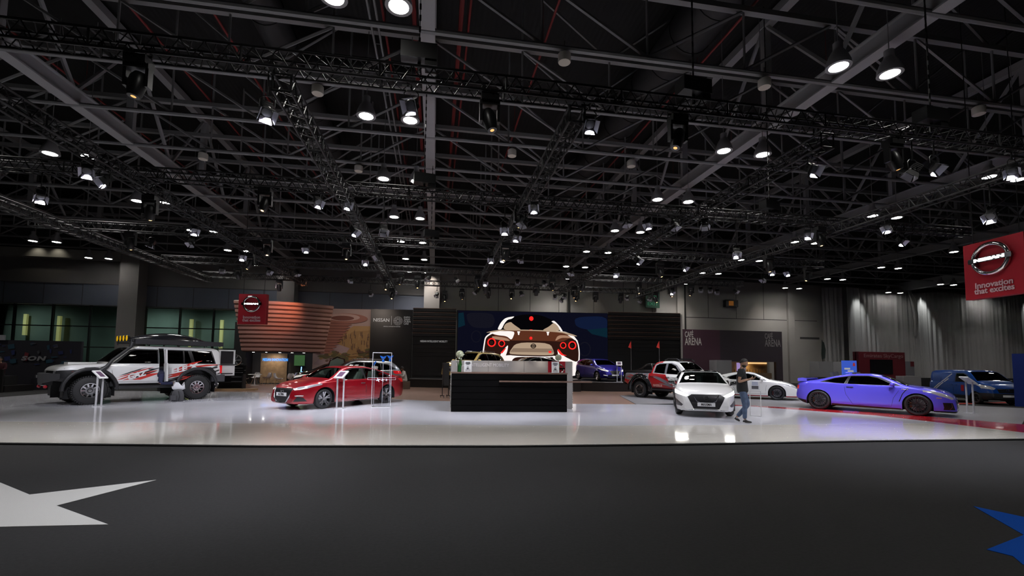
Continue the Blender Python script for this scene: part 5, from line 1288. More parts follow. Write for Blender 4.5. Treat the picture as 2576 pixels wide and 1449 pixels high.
fs += [list(range(11)), list(range(nn*11, nn*11+11))[::-1]]
mb.add(vs, fs)
mb.build('roof_cargo_cover', mat('cargo_gloss_black', (.02, .02, .025), .18, coat=1.), OR, 50)
M_yl = mat('yellow_lamp', (.75, .42, .01), .25, emis=(1, .6, .02), estr=.35)
for k in range(4):
    mb = MB(); c = Vector((.50, .48-.32*k, 2.17)); M_ = Matrix.Translation(c) @ Matrix.Rotation(pi/2, 4, 'Y'); mb.lathe([(.0, -.07), (.07, -.06), (.105, 0), (.105, .03)], 16, M_); lb = mb.build('roof_lamp', M_black, OR, 50)
    mb = MB(); mb.lathe([(.098, .032), (.0, .045)], 16, M_); mb.build('lamp_lens', M_yl, lb, 60)
# open side door edge and the rear door swung out behind
mb = MB(); mb.box((-.475, 1.03, 1.00), (.05, .24, .64), Matrix.Rotation(radians(6), 3, 'X')); mb.box((-.475, .97, 1.55), (.05, .10, .50), Matrix.Rotation(radians(10), 3, 'X')); mb.build('open_door_edge', P_white, OR)
dr = MB(); YD = .35; dr.box((-2.72, YD, 1.07), (.60, .09, .46)); dr.box((-2.45, YD, 1.56), (.06, .08, .54)); dr.box((-2.99, YD, 1.56), (.06, .08, .54)); dr.box((-2.72, YD, 1.84), (.60, .08, .05)); dr.box((-2.42, YD, 1.25), (.1, .1, .06))
rd = dr.build('rear_door', P_white, OR)
mb = MB(); mb.box((-2.72, YD, 1.56), (.5, .03, .52)); mb.build('door_glass', M_black, rd)
mb = MB(); mb.box((-2.72, YD+.05, 1.27), (.6, .02, .05)); mb.box((-2.72, YD+.05, .92), (.46, .02, .04)); mb.build('door_trim', M_plastic, rd)
# side graphics
M_dred = mat('decal_red', (.55, .03, .02), .4); M_dblk = mat('decal_black', (.015, .015, .016), .4); M_dlet = mat('decal_white_letter', (.8, .8, .8), .4)
def decal(cast, parent, polys, m, name, sides=(1,), off=.004):
    for sg in sides:
        mb = MB()
        for poly in polys:
            b = bmesh.new(); vv = [b.verts.new((x, 0, z)) for x, z in poly]; b.faces.new(vv)
            x0 = min(p[0] for p in poly); x1 = max(p[0] for p in poly); z0 = min(p[1] for p in poly); z1 = max(p[1] for p in poly)
            k = math.ceil(x0/.12)*.12
            while k < x1: bmesh.ops.bisect_plane(b, geom=b.faces[:]+b.edges[:]+b.verts[:], plane_co=(k, 0, 0), plane_no=(1, 0, 0)); k += .12
            k = math.ceil(z0/.1)*.1
            while k < z1: bmesh.ops.bisect_plane(b, geom=b.faces[:]+b.edges[:]+b.verts[:], plane_co=(0, 0, k), plane_no=(0, 0, 1)); k += .1
            b.verts.index_update()
            mb.add([cast('y', sg, v.co.x, v.co.z, off) for v in b.verts], [[v.index for v in f.verts] for f in b.faces]); b.free()
        mb.build(name, m, parent)
def streak(x, z, L, w, s=.36, dx=-1):
    """slanting splash: pointed bar from (x, z) running up towards the tail"""
    e = (x+dx*L, z+s*L)
    return [(x, z), (x+dx*L*.3, z+s*L*.3-w*.5), (e[0], e[1]-w*.15), e, (x+dx*L*.6, z+s*L*.6+w*.55)][::(1 if dx < 0 else -1)]
decal(ocast, OR, [streak(.84, .76, .45, .05), streak(.70, .74, .95, .10), streak(.86, .83, 1.0, .05), streak(-.52, .80, .95, .12), streak(-.7, 1.08, .95, .09), streak(-1.0, 1.16, 1.3, .07, .1), streak(-.9, .70, .55, .06)], M_dred, 'red_splash')
decal(ocast, OR, [streak(.80, .90, .6, .04), streak(.52, .78, .75, .06), streak(.55, 1.0, .5, .03), streak(-.55, .74, .8, .06, .25), streak(YD, .92, .8, .05), streak(-.5, .68, .6, .08, .2), streak(-1.75, 1.10, .62, .07, .2), streak(-1.9, .98, .5, .06, .25), streak(-2.0, 1.22, .4, .04, .2), streak(-2.1, .9, .35, .05)], M_dblk, 'black_splash', off=.005)
def side_text(cast, parent, txt, x0, z0, size, slope, m, sg=1, width=None):
    me = text_mesh(txt, size, 0., 'LEFT', .012); xs_ = [v.co.x for v in me.vertices]; k = width/(max(xs_)-min(xs_)) if width else 1.
    for v in me.vertices:
        u = (v.co.x-min(xs_))*k; w_ = v.co.y; x = x0-sg*u; z = z0+w_+slope*u
        v.co = cast('y', sg, x, z, .03)
    me.name = 'side_lettering'; me.materials.clear(); me.materials.append(m); return link('side_lettering', me, parent)
side_text(ocast, OR, 'GAZ', .56, .84, .25, .30, M_dlet, width=.50); side_text(ocast, OR, 'ELLE X', -.50, .98, .25, .26, M_dlet, width=1.0)
decal(ocast, OR, [streak(.42, .76, .72, .13, .30)], M_dred, 'red_splash', off=.006); decal(ocast, OR, [streak(-.5, .90, .9, .16, .28)], M_dred, 'red_splash', off=.006)
decal(ocast, OR, [streak(1.95, 1.04, .4, .03, .12), streak(1.2, 1.02, .25, .03, -.2), streak(-.82, .78, .35, .06, .2)], M_dred, 'red_splash', off=.012)

# --- pickup in red, grey and white
P_pred = paint('pickup_red', (.38, .008, .012)); P_pgrey = paint('pickup_grey', (.22, .22, .25), .3)
PICK = dict(paint=P_white, scale=.97, wb=3.15, w=.92, wr=.62, track=1.86, crown=.03, arch=.13, archz=.05,
    top=[(-2.62, .9), (-2.60, 1.20), (-2.52, 1.27), (-.98, 1.27), (-.90, 1.30), (-.84, 1.62), (-.72, 1.80), (-.5, 1.86), (.2, 1.88), (.5, 1.82), (1.18, 1.30), (1.3, 1.26), (2.0, 1.17), (2.3, 1.07), (2.42, .92), (2.47, .72)],
    belt=[(-2.62, .85), (-2.5, 1.22), (-1, 1.22), (-.6, 1.20), (1.1, 1.14), (1.8, 1.08), (2.2, .98), (2.47, .64)], sill=[(-2.62, .75), (-2.3, .62), (-1.0, .52), (1.9, .5), (2.47, .55)],
    side_windows=[([(1.02, 1.20), (.50, 1.66), (.2, 1.76), (-.50, 1.74), (-.70, 1.66), (-.78, 1.26)], [[(.84, 1.22), (.44, 1.62), (.18, 1.72), (.02, 1.72), (.02, 1.22)], [(-.10, 1.23), (-.10, 1.72), (-.50, 1.70), (-.66, 1.62), (-.70, 1.29)]])],
    windscreen=[(1.18, -.74), (1.18, .74), (.54, .58), (.54, -.58)], glass_z=1.0, glass=M_glassblack, mirror=(.92, 1.24), mirror_mat=P_blackp, handle=M_black, cabin=(-.75, 1.0, .8, (.1,)), endf=(.74, .7, 2.8), endr=(.94, .3, 3.), trim=mat('pillar_grey', (.16, .16, .18), .4),
    doors=[([(1.05, 1.18), (1.0, .58), (-.03, .58), (-.03, 1.19)], .12, 1.06), ([(-.06, 1.19), (-.06, .58), (-.70, .58), (-.95, .95), (-.92, 1.22)], -.8, 1.08)],
    wheel=dict(r=.405, w=.28, rim=.25, style='five', mrim=M_steel, mspoke=M_black, lugs=True),
    cuts=[('red_panel', 'y', 1, [(-1.02, .45), (-1.02, 1.24), (-.9, 1.5), (-.80, 1.9), (-.30, 1.9), (-.34, 1.77), (-.52, 1.752), (-.72, 1.67), (-.80, 1.25), (-.02, 1.2), (.16, .95), (.80, .56), (.80, .45)], P_pred, True), ('grey_panel', 'y', 1, [(-2.55, .92), (-2.55, 1.3), (-1.03, 1.3), (-1.03, .75)], P_pgrey, True),
          ('red_corner', 'y', 1, [(-2.6, .55), (-2.6, .91), (-1.9, .86), (-1.9, .5)], P_pred, True), ('tail_light', 'x', -1, [(.60, .82), (.92, .80), (.92, 1.16), (.68, 1.16)], M_tail, True),
          ('headlight', 'x', 1, [(.48, .98), (.5, .84), (.86, .84), (.9, 1.0)], M_hl, True), ('grille', 'x', 1, [(-.44, 1.0), (.44, 1.0), (.36, .72), (-.36, .72)], M_grille, False)])
pk = build_car(PICK, 'lifted pickup truck in red, grey and white, behind the white sedan', 'pickup truck', (11.42, 20.15, .03), radians(-66), 'pickup_truck')
PR, pcast = pk[0], pk[1]
for sg in (1, -1):
    for cx in (1.575, -1.575):
        mb = MB(); n = 14; ring = []
        for k in range(n+1):
            a = radians(-8+196*k/n); ring.append((cos(a), sin(a)))
        vs = []
        for c, s_ in ring:
            for r, y in ((.55, .90), (.60, 1.0), (.74, .97), (.78, .905)): vs.append((cx+r*c, sg*y, .45+r*s_))
        mb.add(vs, [[4*i+j, 4*i+4+j, 4*i+5+j, 4*i+1+j] for i in range(n) for j in range(3)]); mb.build('fender_flare', P_blackp, PR, 50)
    mb = MB(); mb.box((.05, sg*.90, .46), (1.9, .18, .07)); mb.build('side_step', M_plastic, PR)
mb = MB(); mb.add([(x, y, z) for y in (-.80, .80) for x, z in ((-2.66, 1.30), (-2.66, 1.36), (-1.5, 1.40), (-.95, 1.34), (-.95, 1.26))], [[4, 3, 2, 1, 0], [5, 6, 7, 8, 9]]+[[i, (i+1) % 5, 5+(i+1) % 5, 5+i] for i in range(5)]); mb.build('bed_cover', mat('bed_cover_black', (.03, .03, .033), .3), PR)
mb = MB()
for sg in (1, -1): mb.path([(-2.0, sg*.74, 1.34), (-1.55, sg*.72, 1.50), (-1.25, sg*.70, 1.68), (-1.0, sg*.68, 1.70), (-.9, sg*.7, 1.36)], .05, 8)
mb.path([(-1.1, -.69, 1.69), (-1.1, .69, 1.69)], .05, 8); mb.build('sports_bar', P_blackp, PR, 60)
mb = MB()
for sg in (1, -1): mb.path([(-.3, sg*.55, 1.89), (-.1, sg*.56, 1.97), (.4, sg*.55, 1.96), (.6, sg*.54, 1.84)], .025, 6)
mb.box((.2, 0, 1.95), (.5, 1.1, .05)); mb.build('roof_rack', M_black, PR)
mb = MB(); mb.box((-2.66, 0, .72), (.16, 1.7, .16)); mb.build('rear_bumper', M_black, PR)
decal(pcast, PR, [streak(-1.3, 1.02, .5, .07, .12), streak(-1.8, 1.06, .5, .05, .2), streak(-1.15, 1.16, .7, .05, .08), streak(-2.05, 1.0, .35, .06, .2)], M_dred, 'red_splash', (-1,), .006)
decal(pcast, PR, [streak(.45, .66, 1.25, .12, .36), streak(.3, .80, 1.0, .08, .34), streak(.55, .6, .9, .07, .2)], mat('decal_grey', (.16, .16, .18), .4), 'grey_splash', (-1,), .006)
decal(pcast, PR, [streak(.98, .70, .7, .06, .42), streak(.9, .62, .55, .05, .3), streak(.95, .86, .6, .02, .4)], M_dblk, 'black_splash', (-1,), .007)
me_ = side_text(pcast, PR, 'GAZELLE', -.72, .66, .13, 0., mat('decal_dim', (.55, .25, .22), .5), -1, .55)
for x, y, lab in ((-2.45, -.55, 'l'), (-1.3, .3, 'r')):
    mb = MB(); mb.tube((x, y, 1.36), (x, y, 2.55), .012, 6); mb.build('flag_pole', M_steel, PR)
    mb = MB(); mb.add([(x, y, 2.9), (x+.02, y+.02, 2.5), (x-.10, y-.10, 2.58), (x-.06, y-.05, 2.75)], [[0, 1, 2, 3]]); mb.tube((x, y, 2.5), (x, y, 2.9), .01, 5); mb.build('pennant', M_dred, PR)
# ------------------------------------------------------------------ reception counter and its back panel
RC = radians(-5.6)
rc = thing('reception_counter', 'long black slatted reception counter with brown top in the middle of the stage', 'counter', (2.456, 14.87, .042), RC)
M_board = mat('black_counter_board', (.0028, .0026, .0026), .6, spec=.06); M_brown = mat('brown_edge_board', (.17, .105, .08), .4)
mb = MB(); mb.box((0, .40, .62), (3.81, .78, 1.24)); mb.build('carcass', M_matte, rc)
mb = MB()
for k in range(6): mb.box((0, -.012+(.006 if k % 2 else 0), .11+.205*k), (3.81, .03, .19))
mb.build('front_boards', M_board, rc)
mb = MB(); mb.box((0, .39, 1.265), (3.84, .84, .045)); mb.build('counter_top', M_brown, rc)
mb = MB(); mb.box((1.18, -.10, 1.0), (3.06, .16, .045)); mb.build('bag_shelf', M_brown, rc)
bp = thing('reception_back_panel', 'pale grey panel behind the reception counter with white lettering and a red square', 'panel', (2.72, 15.92, .042), RC)
M_pgrey2 = mat('warm_grey_panel', (.40, .38, .36), .45)
mb = MB(); mb.box((0, .12, .84), (4.28, .2, 1.68))
mb.build('board', M_pgrey2, bp)
mb = MB()
for x in (-.85, .42, 1.5): mb.box((x, .017, .84), (.008, .006, 1.66))
mb.build('joints', M_seam, bp)
mb = MB()
for k in range(38):
    for sx in (-1, 1): mb.box((sx*2.155, .12, .05+.043*k), (.03, .22, .024))
mb.build('side_ribs', mat('pale_rib', (.5, .48, .46), .4), bp)
text('lettering', 'NISSAN INTELLIGENT MOBILITY', .16, plane_at((-1.05, .012, 1.52)), M_white, bp, width=1.85)
mb = MB(); mb.box((1.58, .01, 1.38), (.62, .02, .60)); mb.build('red_square', M_redpaint, bp)
emblem(plane_at((1.66, -.005, 1.42)), .17, M_chrome, bp, False)
for x in (-.9, .3, 1.0): spot('panel_light', Vector((2.72+x, 15.55, 1.9)), (2.72+x, 15.95, .9), 6, 110, 1., (1, .92, .82), .05)
# vases with one round flower each
def vase(x, y, s, lab, lean):
    v = thing('flower_vase', lab, 'vase', (x, y, 1.3295), 0, 'flower vases on the counter')
    mb = MB(); mb.lathe([(.06*s, 0), (.065*s, .0), (.06*s, .22*s), (.055*s, .22*s), (.058*s, .01)], 16, close=False); mb.build('glass_vase', mat('green_glass', (.02, .10, .03), .08, coat=1.), v, 40)
    mb = MB(); rr = random.Random(int(x*10))
    for k in range(9):
        a = rr.uniform(0, 2*pi); h = rr.uniform(.25, .5)*s; w = .022*s; d = Vector((cos(a), sin(a), 0)); t = Vector((-sin(a), cos(a), 0))
        p = [d*.02*s+Vector((0, 0, .05)), d*.06*s+Vector((0, 0, h*.6)), d*(.10+lean*.05)*s+Vector((0, 0, h))]
        mb.add([p[0]-t*w*.6, p[0]+t*w*.6, p[1]+t*w*1.3, p[1]-t*w*1.3, p[2]], [[0, 1, 2, 3], [3, 2, 4]])
    mb.build('leaves', mat('leaf_green', (.035, .14, .02), .4), v)
    mb = MB(); mb.path([(0, 0, .02), (.01*lean, 0, .3*s), (.03*lean, 0, .5*s)], .009, 6); mb.build('stem', MATS['leaf_green'], v)
    mb = MB(); c = Vector((.03*lean, 0, .56*s)); R = .125*s; n = 150
    for k in range(n):
        zz = 1-2*(k+.5)/n; a = k*2.39996; r_ = sqrt(1-zz*zz); d = Vector((r_*cos(a), r_*sin(a), zz)); q = d.orthogonal().normalized(); w = d.cross(q)
        mb.add([c+d*R*.6, c+d*R*.85+q*.02*s, c+d*R*1.02, c+d*R*.85-q*.02*s, c+d*R*.9+w*.012*s], [[0, 1, 2], [0, 2, 3], [0, 2, 4]])
    mb.sphere(c, R*.7, 12, 8); mb.build('flower_head', mat('cream_petals', (.72, .74, .58), .6), v)
    return v
vase(.82, 15.25, 1.05, 'glass vase with one round cream flower at the left end of the counter', .2)
vase(4.12, 14.98, .92, 'glass vase with one round cream flower in front of the red square', .6)
def desk_sign(x, y, lab):
    t = thing('desk_sign', lab, 'sign', (x, y, 1.3295), RC, 'warning signs on the counter')
    mb = MB(); mb.box((0, .0, .19), (.25, .012, .37), Matrix.Rotation(radians(-6), 3, 'X')); mb.box((0, .05, .006), (.25, .12, .01)); mb.build('card', M_white, t)
    P = plane_at((0, -.012, .19), 0, radians(-6)); ink = mat('sign_ink', (.03, .03, .04), .6)
    mb = MB()
    for i, w in enumerate((.15, .17, .10)): mb.prism([(-w/2, .125-.034*i), (w/2, .125-.034*i), (w/2, .143-.034*i), (-w/2, .143-.034*i)], P, .002)
    mb.path([P@Vector(p) for p in ((-.075, -.13, 0), (.075, -.13, 0), (0, .0, 0))], .006, 5, True); mb.prism([(-.03, -.09), (.01, -.10), (.03, -.075), (0, -.06), (.0, -.045), (-.02, -.05)], P, .003)
    mb.build('print', ink, t)
desk_sign(1.09, 15.10, 'small white warning sign beside the left flower vase'); desk_sign(3.99, 14.82, 'small white warning sign before the red square')

# ------------------------------------------------------------------ information stands
def stand(loc, rz, h, label, tilt=35, w=.30, two=True):
    t = thing('info_stand', label, 'stand', loc, rz, 'information stands beside the cars')
    mb = MB()
    for s in (-1, 1): mb.box((s*w*.42, 0, h*.46), (.045, .03, h*.92))
    if not two: mb.box((0, 0, .02), (w*.9, .03, .03)); mb.box((0, 0, h*.80), (w*.9, .03, .03))
    mb.build('posts', mat('stand_grey', (.5, .5, .52), .35), t)
    R = Matrix.Rotation(radians(tilt), 3, 'X'); mb = MB(); mb.box((0, .02, h*.97), (w+.06, .40, .035), R); p = mb.build('panel', M_white, t)
    mb = MB(); mb.box(Vector((0, .02, h*.97))+R@Vector((0, 0, .02)), (w*.72, .27, .008), R); mb.build('display', mat('stand_display', (.12, .07, .12), .3), p)
    mb = MB(); mb.box((0, 0, .008), (w+.05, .2, .016)); mb.build('foot', MATS['stand_grey'], t)
stand((-11.05, 17.45, .042), radians(75), 1.10, 'slim white information stand before the front wheel of the off-road car', 38, .22)
stand((-3.13, 16.31, .042), radians(-25), 1.18, 'white information stand in front of the red sedan')
stand((18.8, 13.35, .038), radians(75), 1.20, 'grey information stand beyond the nose of the blue coupe', 38)
stand((11.3, 26.8, .585), radians(-20), 1.15, 'small white information stand beside the violet hatchback on the podium')
t = thing('info_stand', 'thin steel frame stand with a small upright card, right of the standing man', 'stand', (10.06, 13.05, .042), radians(-38), 'information stands beside the cars')
mb = MB()
for s in (-1, 1): mb.box((s*.15, 0, .40), (.025, .025, .78))
mb.box((0, 0, .79), (.325, .025, .025)); mb.box((0, 0, .012), (.325, .05, .024)); mb.build('frame', MATS['stand_grey'], t)
mb = MB(); mb.box((0, 0, 1.0), (.27, .012, .34)); cd_ = mb.build('card_holder', glass('card_acrylic', (.93, .94, .95), 1.2), t)
mb = MB(); mb.box((0, -.012, 1.03), (.17, .006, .12)); mb.build('card_text', mat('card_blue', (.35, .38, .5), .5), t); mb = MB(); mb.box((0, -.012, .91), (.19, .006, .1)); mb.build('card_dark', mat('card_dark', (.05, .05, .06), .5), t)

# ------------------------------------------------------------------ clear display case with blue trophies, and clear bar
cs = thing('display_case', 'tall clear acrylic display case beside the rear wheel of the red sedan', 'display case', (-1.84, 16.85, .042), radians(4))
mb = MB(); cw, cdp, ch = .64, .36, 1.92
for a in (-1, 1):
    for b in (-1, 1): mb.box((a*cw/2, b*cdp/2, ch/2), (.010, .010, ch))
for z in (.01, ch):
    for b in (-1, 1): mb.box((0, b*cdp/2, z), (cw, .014, .014)); mb.box((b*cw/2, 0, z), (.014, cdp, .014))
mb.build('edges', mat('acrylic_edge', (.75, .75, .78), .2, emis=(1, 1, 1), estr=.06), cs)
mb = MB(); mb.box((0, 0, ch/2), (cw-.004, cdp-.004, ch-.01)); mb.build('panes', glass('acrylic_clear', (.96, .97, .98), 1.12), cs)
M_trb = mat('trophy_blue', (.01, .10, .42), .25, coat=.5)
for x, z, lab in ((-.26, 1.50, 'tilted blue trophy, lowest and leftmost in the clear case'), (.03, 1.68, 'blue winged trophy in the middle of the clear case'), (.27, 1.70, 'blue winged trophy at the right of the clear case')):
    c = Vector((-1.84+x*cos(radians(4)), 16.85+x*sin(radians(4)), .06)); t = thing('trophy', lab, 'trophy', c, 0, 'trophies in the clear case')
    mb = MB(); mb.tube((0, 0, 0), (0, 0, z), .008, 6); mb.build('rod', mat('clear_rod', (.6, .6, .65), .1), t)
    mb = MB()
    if x < -.1: mb.sphere((0, 0, z+.02), .07, 12, 8, (.5, .5, 1.3), Matrix.Rotation(.5, 3, 'Y'))
    else: mb.add([(-.12, 0, z+.12), (0, -.02, z+.08), (.12, 0, z+.12), (.05, 0, z), (-.05, 0, z), (0, .02, z+.08)], [[0, 1, 4], [1, 3, 4], [1, 2, 3], [0, 4, 5], [5, 4, 3], [5, 3, 2]]); mb.lathe([(.05, z-.10), (.04, z-.02), (.0, z-.01)], 10)
    mb.build('trophy_head', M_trb, t)
t = thing('clear_bar_sign', 'clear acrylic bar with white star shapes crossing the front of the display case', 'sign', (-1.82, 16.652, .042), radians(4))
mb = MB(); mb.box((0, 0, 1.0), (.95, .02, .07)); mb.build('bar', glass('acrylic_bar', (.9, .9, .92), 1.3), t)
mb = MB()
for z in (.965, 1.035): mb.box((0, -.012, z), (.95, .004, .008))
for s in (-.475, .475): mb.box((s, -.012, 1.0), (.008, .004, .07))
for x, r in ((-.12, .09), (.03, .07), (.16, .05)):
    mb.prism([((r if k % 2 == 0 else r*.35)*cos(pi*k/4+.4), (r if k % 2 == 0 else r*.35)*sin(pi*k/4+.4)) for k in range(8)], plane_at((x, -.012, .96)), .004)
mb.build('white_print', mat('acrylic_print', (.7, .7, .74), .3), t)

# ------------------------------------------------------------------ lounge chairs and tables
M_shell = mat('white_shell', (.62, .61, .62), .4); M_beech = mat('beech_leg', (.45, .29, .15), .5)
def shell_chair(label, loc, rz):
    t = thing('lounge_chair', label, 'chair', loc, rz, 'white shell chairs in the lounge')
    prof = [(.24, .46, .20), (.20, .44, .23), (.05, .43, .24), (-.12, .45, .235), (-.20, .52, .23), (-.235, .64, .215), (-.255, .76, .18), (-.26, .82, .12)]
    vs = []; fs = []; m = 9
    for x, z, w in prof:
        for k in range(m):
            u = -1+2*k/(m-1); e = abs(u)**2.6; vs.append((x+.07*e*(1 if z < .5 else 1.3), w*u, z+.07*e*(1 if z < .6 else .2)))
    for i in range(len(prof)-1):
        for k in range(m-1): fs.append([i*m+k, i*m+k+1, (i+1)*m+k+1, (i+1)*m+k])
    n0 = len(vs); vs += [(x-.008, y, z-.014) for x, y, z in vs]; fs += [[i+n0 for i in f][::-1] for f in fs[:]]
    mb = MB(); mb.add(vs, fs); mb.build('seat_shell', M_shell, t, 60)
    for sx in (-1, 1):
        for sy in (-1, 1):
            mb = MB(); mb.tube((sx*.10+.02, sy*.10, .42), (sx*.22+.02, sy*.22, 0), .016, 7, .010); mb.build('leg', M_beech, t)
    mb = MB(); mb.tube((-.1, -.1, .38), (.12, .1, .30), .006, 4); mb.tube((-.1, .1, .38), (.12, -.1, .30), .006, 4); mb.build('brace', M_black, t)
    return t
c0 = shell_chair('white shell chair with beech legs, leftmost of the lounge chairs', (-11.85, 31.1, .03), radians(70))
for x, y, a, lab in ((-11.85, 33.3, -100, 'white shell chair seen from behind, second from the left in the lounge'), (-11.1, 33.2, 165, 'white shell chair turned sideways, facing the leftmost lounge table'),
                     (-9.85, 31.3, 5, 'white shell chair turned sideways left of the blue light tube'), (-9.2, 33.2, -80, 'white shell chair behind the table with the blue light tube'),
                     (-9.0, 31.2, 95, 'white shell chair with its back to the stage, before the blue light tube'), (-8.05, 32.5, 150, 'white shell chair with its back to the stage, right of the blue light tube'),
                     (-7.95, 31.4, 130, 'white shell chair next to last at the right of the lounge'), (-7.6, 32.3, 175, 'white shell chair farthest right, beside the raised car door')):
    dup(c0, (x, y, .03), radians(a), lab)
def lounge_table(label, x, y):
    t = thing('lounge_table', label, 'table', (x, y, .03), 0, 'white lounge tables')
    mb = MB(); mb.lathe([(.0, .70), (.40, .70), (.41, .715), (.40, .73), (0, .73)], 28); mb.build('tabletop', M_white, t, 40)
    mb = MB(); mb.lathe([(.25, 0), (.25, .02), (.04, .04), (.03, .66), (.08, .70)], 16); mb.build('pedestal', M_white, t, 40)
lounge_table('round white table between the chairs at the left of the lounge', -11.55, 32.25); lounge_table('round white table under the blue light tube', -8.7, 32.4)
bl = thing('light_tube', 'glowing blue light tube standing on the lounge table', 'lamp', (-8.78, 32.4, .76), 0)
mb = MB(); mb.lathe([(.05, 0), (.05, .02), (.0, .03)], 12); mb.build('base', M_black, bl); mb = MB(); mb.tube((0, 0, .02), (.03, 0, .5), .025, 8); mb.build('tube', mat('blue_tube_glow', (.2, .4, 1), .4, emis=(.12, .35, 1), estr=6), bl)

# alloy wheels on a black rack left of the lounge
rk_ = thing('wheel_rack', 'black shelf rack with small parts behind the off-road car', 'rack', (-11.35, 27.0, .0), radians(8))
mb = MB(); mb.box((0, .3, .9), (2.2, .06, 1.8)); mb.box((1.1, 0, .45), (.06, .6, .9))
for z in (.12, .45, .78, 1.1, 1.4): mb.box((.3, .1, z), (1.6, .4, .03))
mb.build('shelves', M_matte, rk_)
mb = MB()
for k in range(5): mb.box((.75, -.02, .5+.24*k), (.5, .2, .02))
mb.build('steel_strips', mat('grey_strip', (.25, .25, .26), .3, .6), rk_)
def show_wheel(name_lab, loc, rz, tilt, r):
    t = thing('alloy_wheel', name_lab, 'wheel', loc, 0, 'alloy wheels on show')
    M_ = Matrix.Rotation(rz, 4, 'Z') @ Matrix.Rotation(tilt, 4, 'X') @ Matrix.Rotation(-pi/2, 4, 'X') @ Matrix.Rotation(pi, 4, 'X')
    mb = MB(); mb.lathe([(r, -.08), (r*.93, -.06), (r*.9, .05), (r*.97, .07), (r, .08)], 32, M_, cap=False); mb.build('rim', M_alloy, t, 40)
    mb = MB()
    for k in range(6):
        a = 2*pi*k/6; mb.add([M_@Vector(v) for v in ((r*.12*cos(a+.5), r*.12*sin(a+.5), .05), (r*.12*cos(a-.5), r*.12*sin(a-.5), .05), (r*.92*cos(a-.12), r*.92*sin(a-.12), .07), (r*.92*cos(a+.12), r*.92*sin(a+.12), .07))], [[0, 1, 2, 3]])
    mb.lathe([(r*.2, .05), (0, .065)], 12, M_); mb.build('spokes', M_alloy, t)
    return t
show_wheel('six-spoke alloy wheel standing on top of the black rack', (-10.55, 26.6, 1.66), radians(10), 0, .30)
show_wheel('alloy wheel lying against the foot of the black rack', (-11.55, 26.3, .36), radians(10), radians(-25), .34)
mb = MB(); mb.box((0, 0, .06), (3.2, .5, .12), Matrix.Rotation(radians(3), 3, 'Z'))
o = mb.build('timber_plinth', mat('pale_timber', (.48, .33, .19), .5, var=(3, .1))); o.location = (-11.1, 26.75, .0); tag(o, 'long low pale timber plinth under the black rack', 'plinth')

# ------------------------------------------------------------------ neighbouring stand at the far left
lp = thing('graphic_wall', 'dark graphic wall with blue and red shapes and grey lettering at the far left', 'panel', (-20.6, 27.6, 0), radians(6))
mb = MB(); mb.box((0, .1, 1.28), (4.0, .18, 2.56)); mb.build('board', mat('navy_black_board', (.012, .011, .018), .6), lp)
rr = random.Random(9); MG = [mat('graphic_teal', (.01, .05, .08), .6), mat('graphic_blue', (.012, .02, .09), .6), mat('graphic_grey', (.06, .06, .07), .6), mat('graphic_red', (.12, .008, .015), .6)]
mm = MB()
for k in range(34):
    mm.cur = rr.choice((0, 1, 1, 2, 0)); u = rr.uniform(-1.9, 1.6); z = rr.uniform(1.2, 2.4); w = rr.uniform(.05, .3); h = rr.uniform(.05, .3); d = -.001*k
    mm.add([(u, d, z), (u+w, d, z+.05), (u+w*.8, d, z+h), (u-.05, d, z+h*.8)], [[0, 1, 2, 3]])
mm.cur = 3; mm.add([(-.42, -.04, 1.5), (-.25, -.04, 1.5), (-.2, -.04, 1.9), (-.36, -.04, 1.95)], [[0, 1, 2, 3]])
mm.build('print', MG, lp)
text('lettering', 'SON', .3, plane_at((.0, -.045, 1.62)), mat('dim_letter', (.22, .22, .23), .6), lp, width=1.05, bold=.015, shear=.2, spacing=1.15)
mb = MB(); mb.box((-1.6, -.06, 2.68), (.75, .1, .26)); mb.build('light_box', mat('soft_white_box', (.3, .3, .32), .5), lp)
jp = thing('drop_in_panel', 'black low panel with pale lettering at the left edge, before the graphic wall', 'panel', (-20.6, 25.2, 0), radians(5))
mb = MB(); mb.box((-.2, .05, .55), (1.5, .1, 1.1)); mb.build('board', M_slatblack, jp)
text('lettering', 'P IN', .36, plane_at((.0, -.005, .62)), mat('pale_letter', (.40, .37, .36), .6), jp, width=.72, bold=.015)
text('lettering', 'DROP', .01, plane_at((-3.9, .06, .62)), MATS['pale_letter'], jp) if False else None
mb = MB(); mb.box((.22, -.005, .30), (.42, .008, .07)); mb.box((-.05, -.005, .88), (.5, .008, .06)); mb.build('small_print', MATS['pale_letter'], jp)
wb_ = MB(); wb_.box((0, 0, .22), (2.0, .8, .44)); o = wb_.build('timber_block', MATS['pale_timber']); o.location = (-21.6, 30.0, 0); tag(o, 'pale timber block on the dark floor at the far left', 'plinth')
ub = thing('utility_bike', 'dark off-road buggy with red bodywork behind the nose of the white off-road car', 'buggy', (-19.6, 29.0, 0), radians(20))
for x in (-.6, .6):
    mb = MB(); mb.lathe([(.16, -.1), (.30, -.1), (.32, 0), (.30, .1), (.16, .1)], 20, Matrix.Translation((x, 0, .32)) @ Matrix.Rotation(pi/2, 4, 'X'), close=True); mb.build('wheel', M_rubber, ub, 40)
mb = MB(); mb.sphere((.25, 0, 1.25), .3, 12, 8, (1.4, .8, .6)); mb.sphere((-.35, 0, 1.15), .25, 12, 8, (1.3, .7, .5)); mb.build('body_panels', mat('buggy_red', (.35, .01, .03), .25, coat=1.), ub, 50)
mb = MB()
for s in (-.3, .3): mb.path([(-.6, s*.6, .35), (-.5, s, 1.0), (.3, s, 1.1), (.6, s*.6, .35)], .04, 7)
mb.box((0, 0, .75), (.9, .4, .5)); mb.path([(.45, -.35, 1.45), (.5, 0, 1.4), (.45, .35, 1.45)], .025, 6); mb.build('frame', M_black, ub)

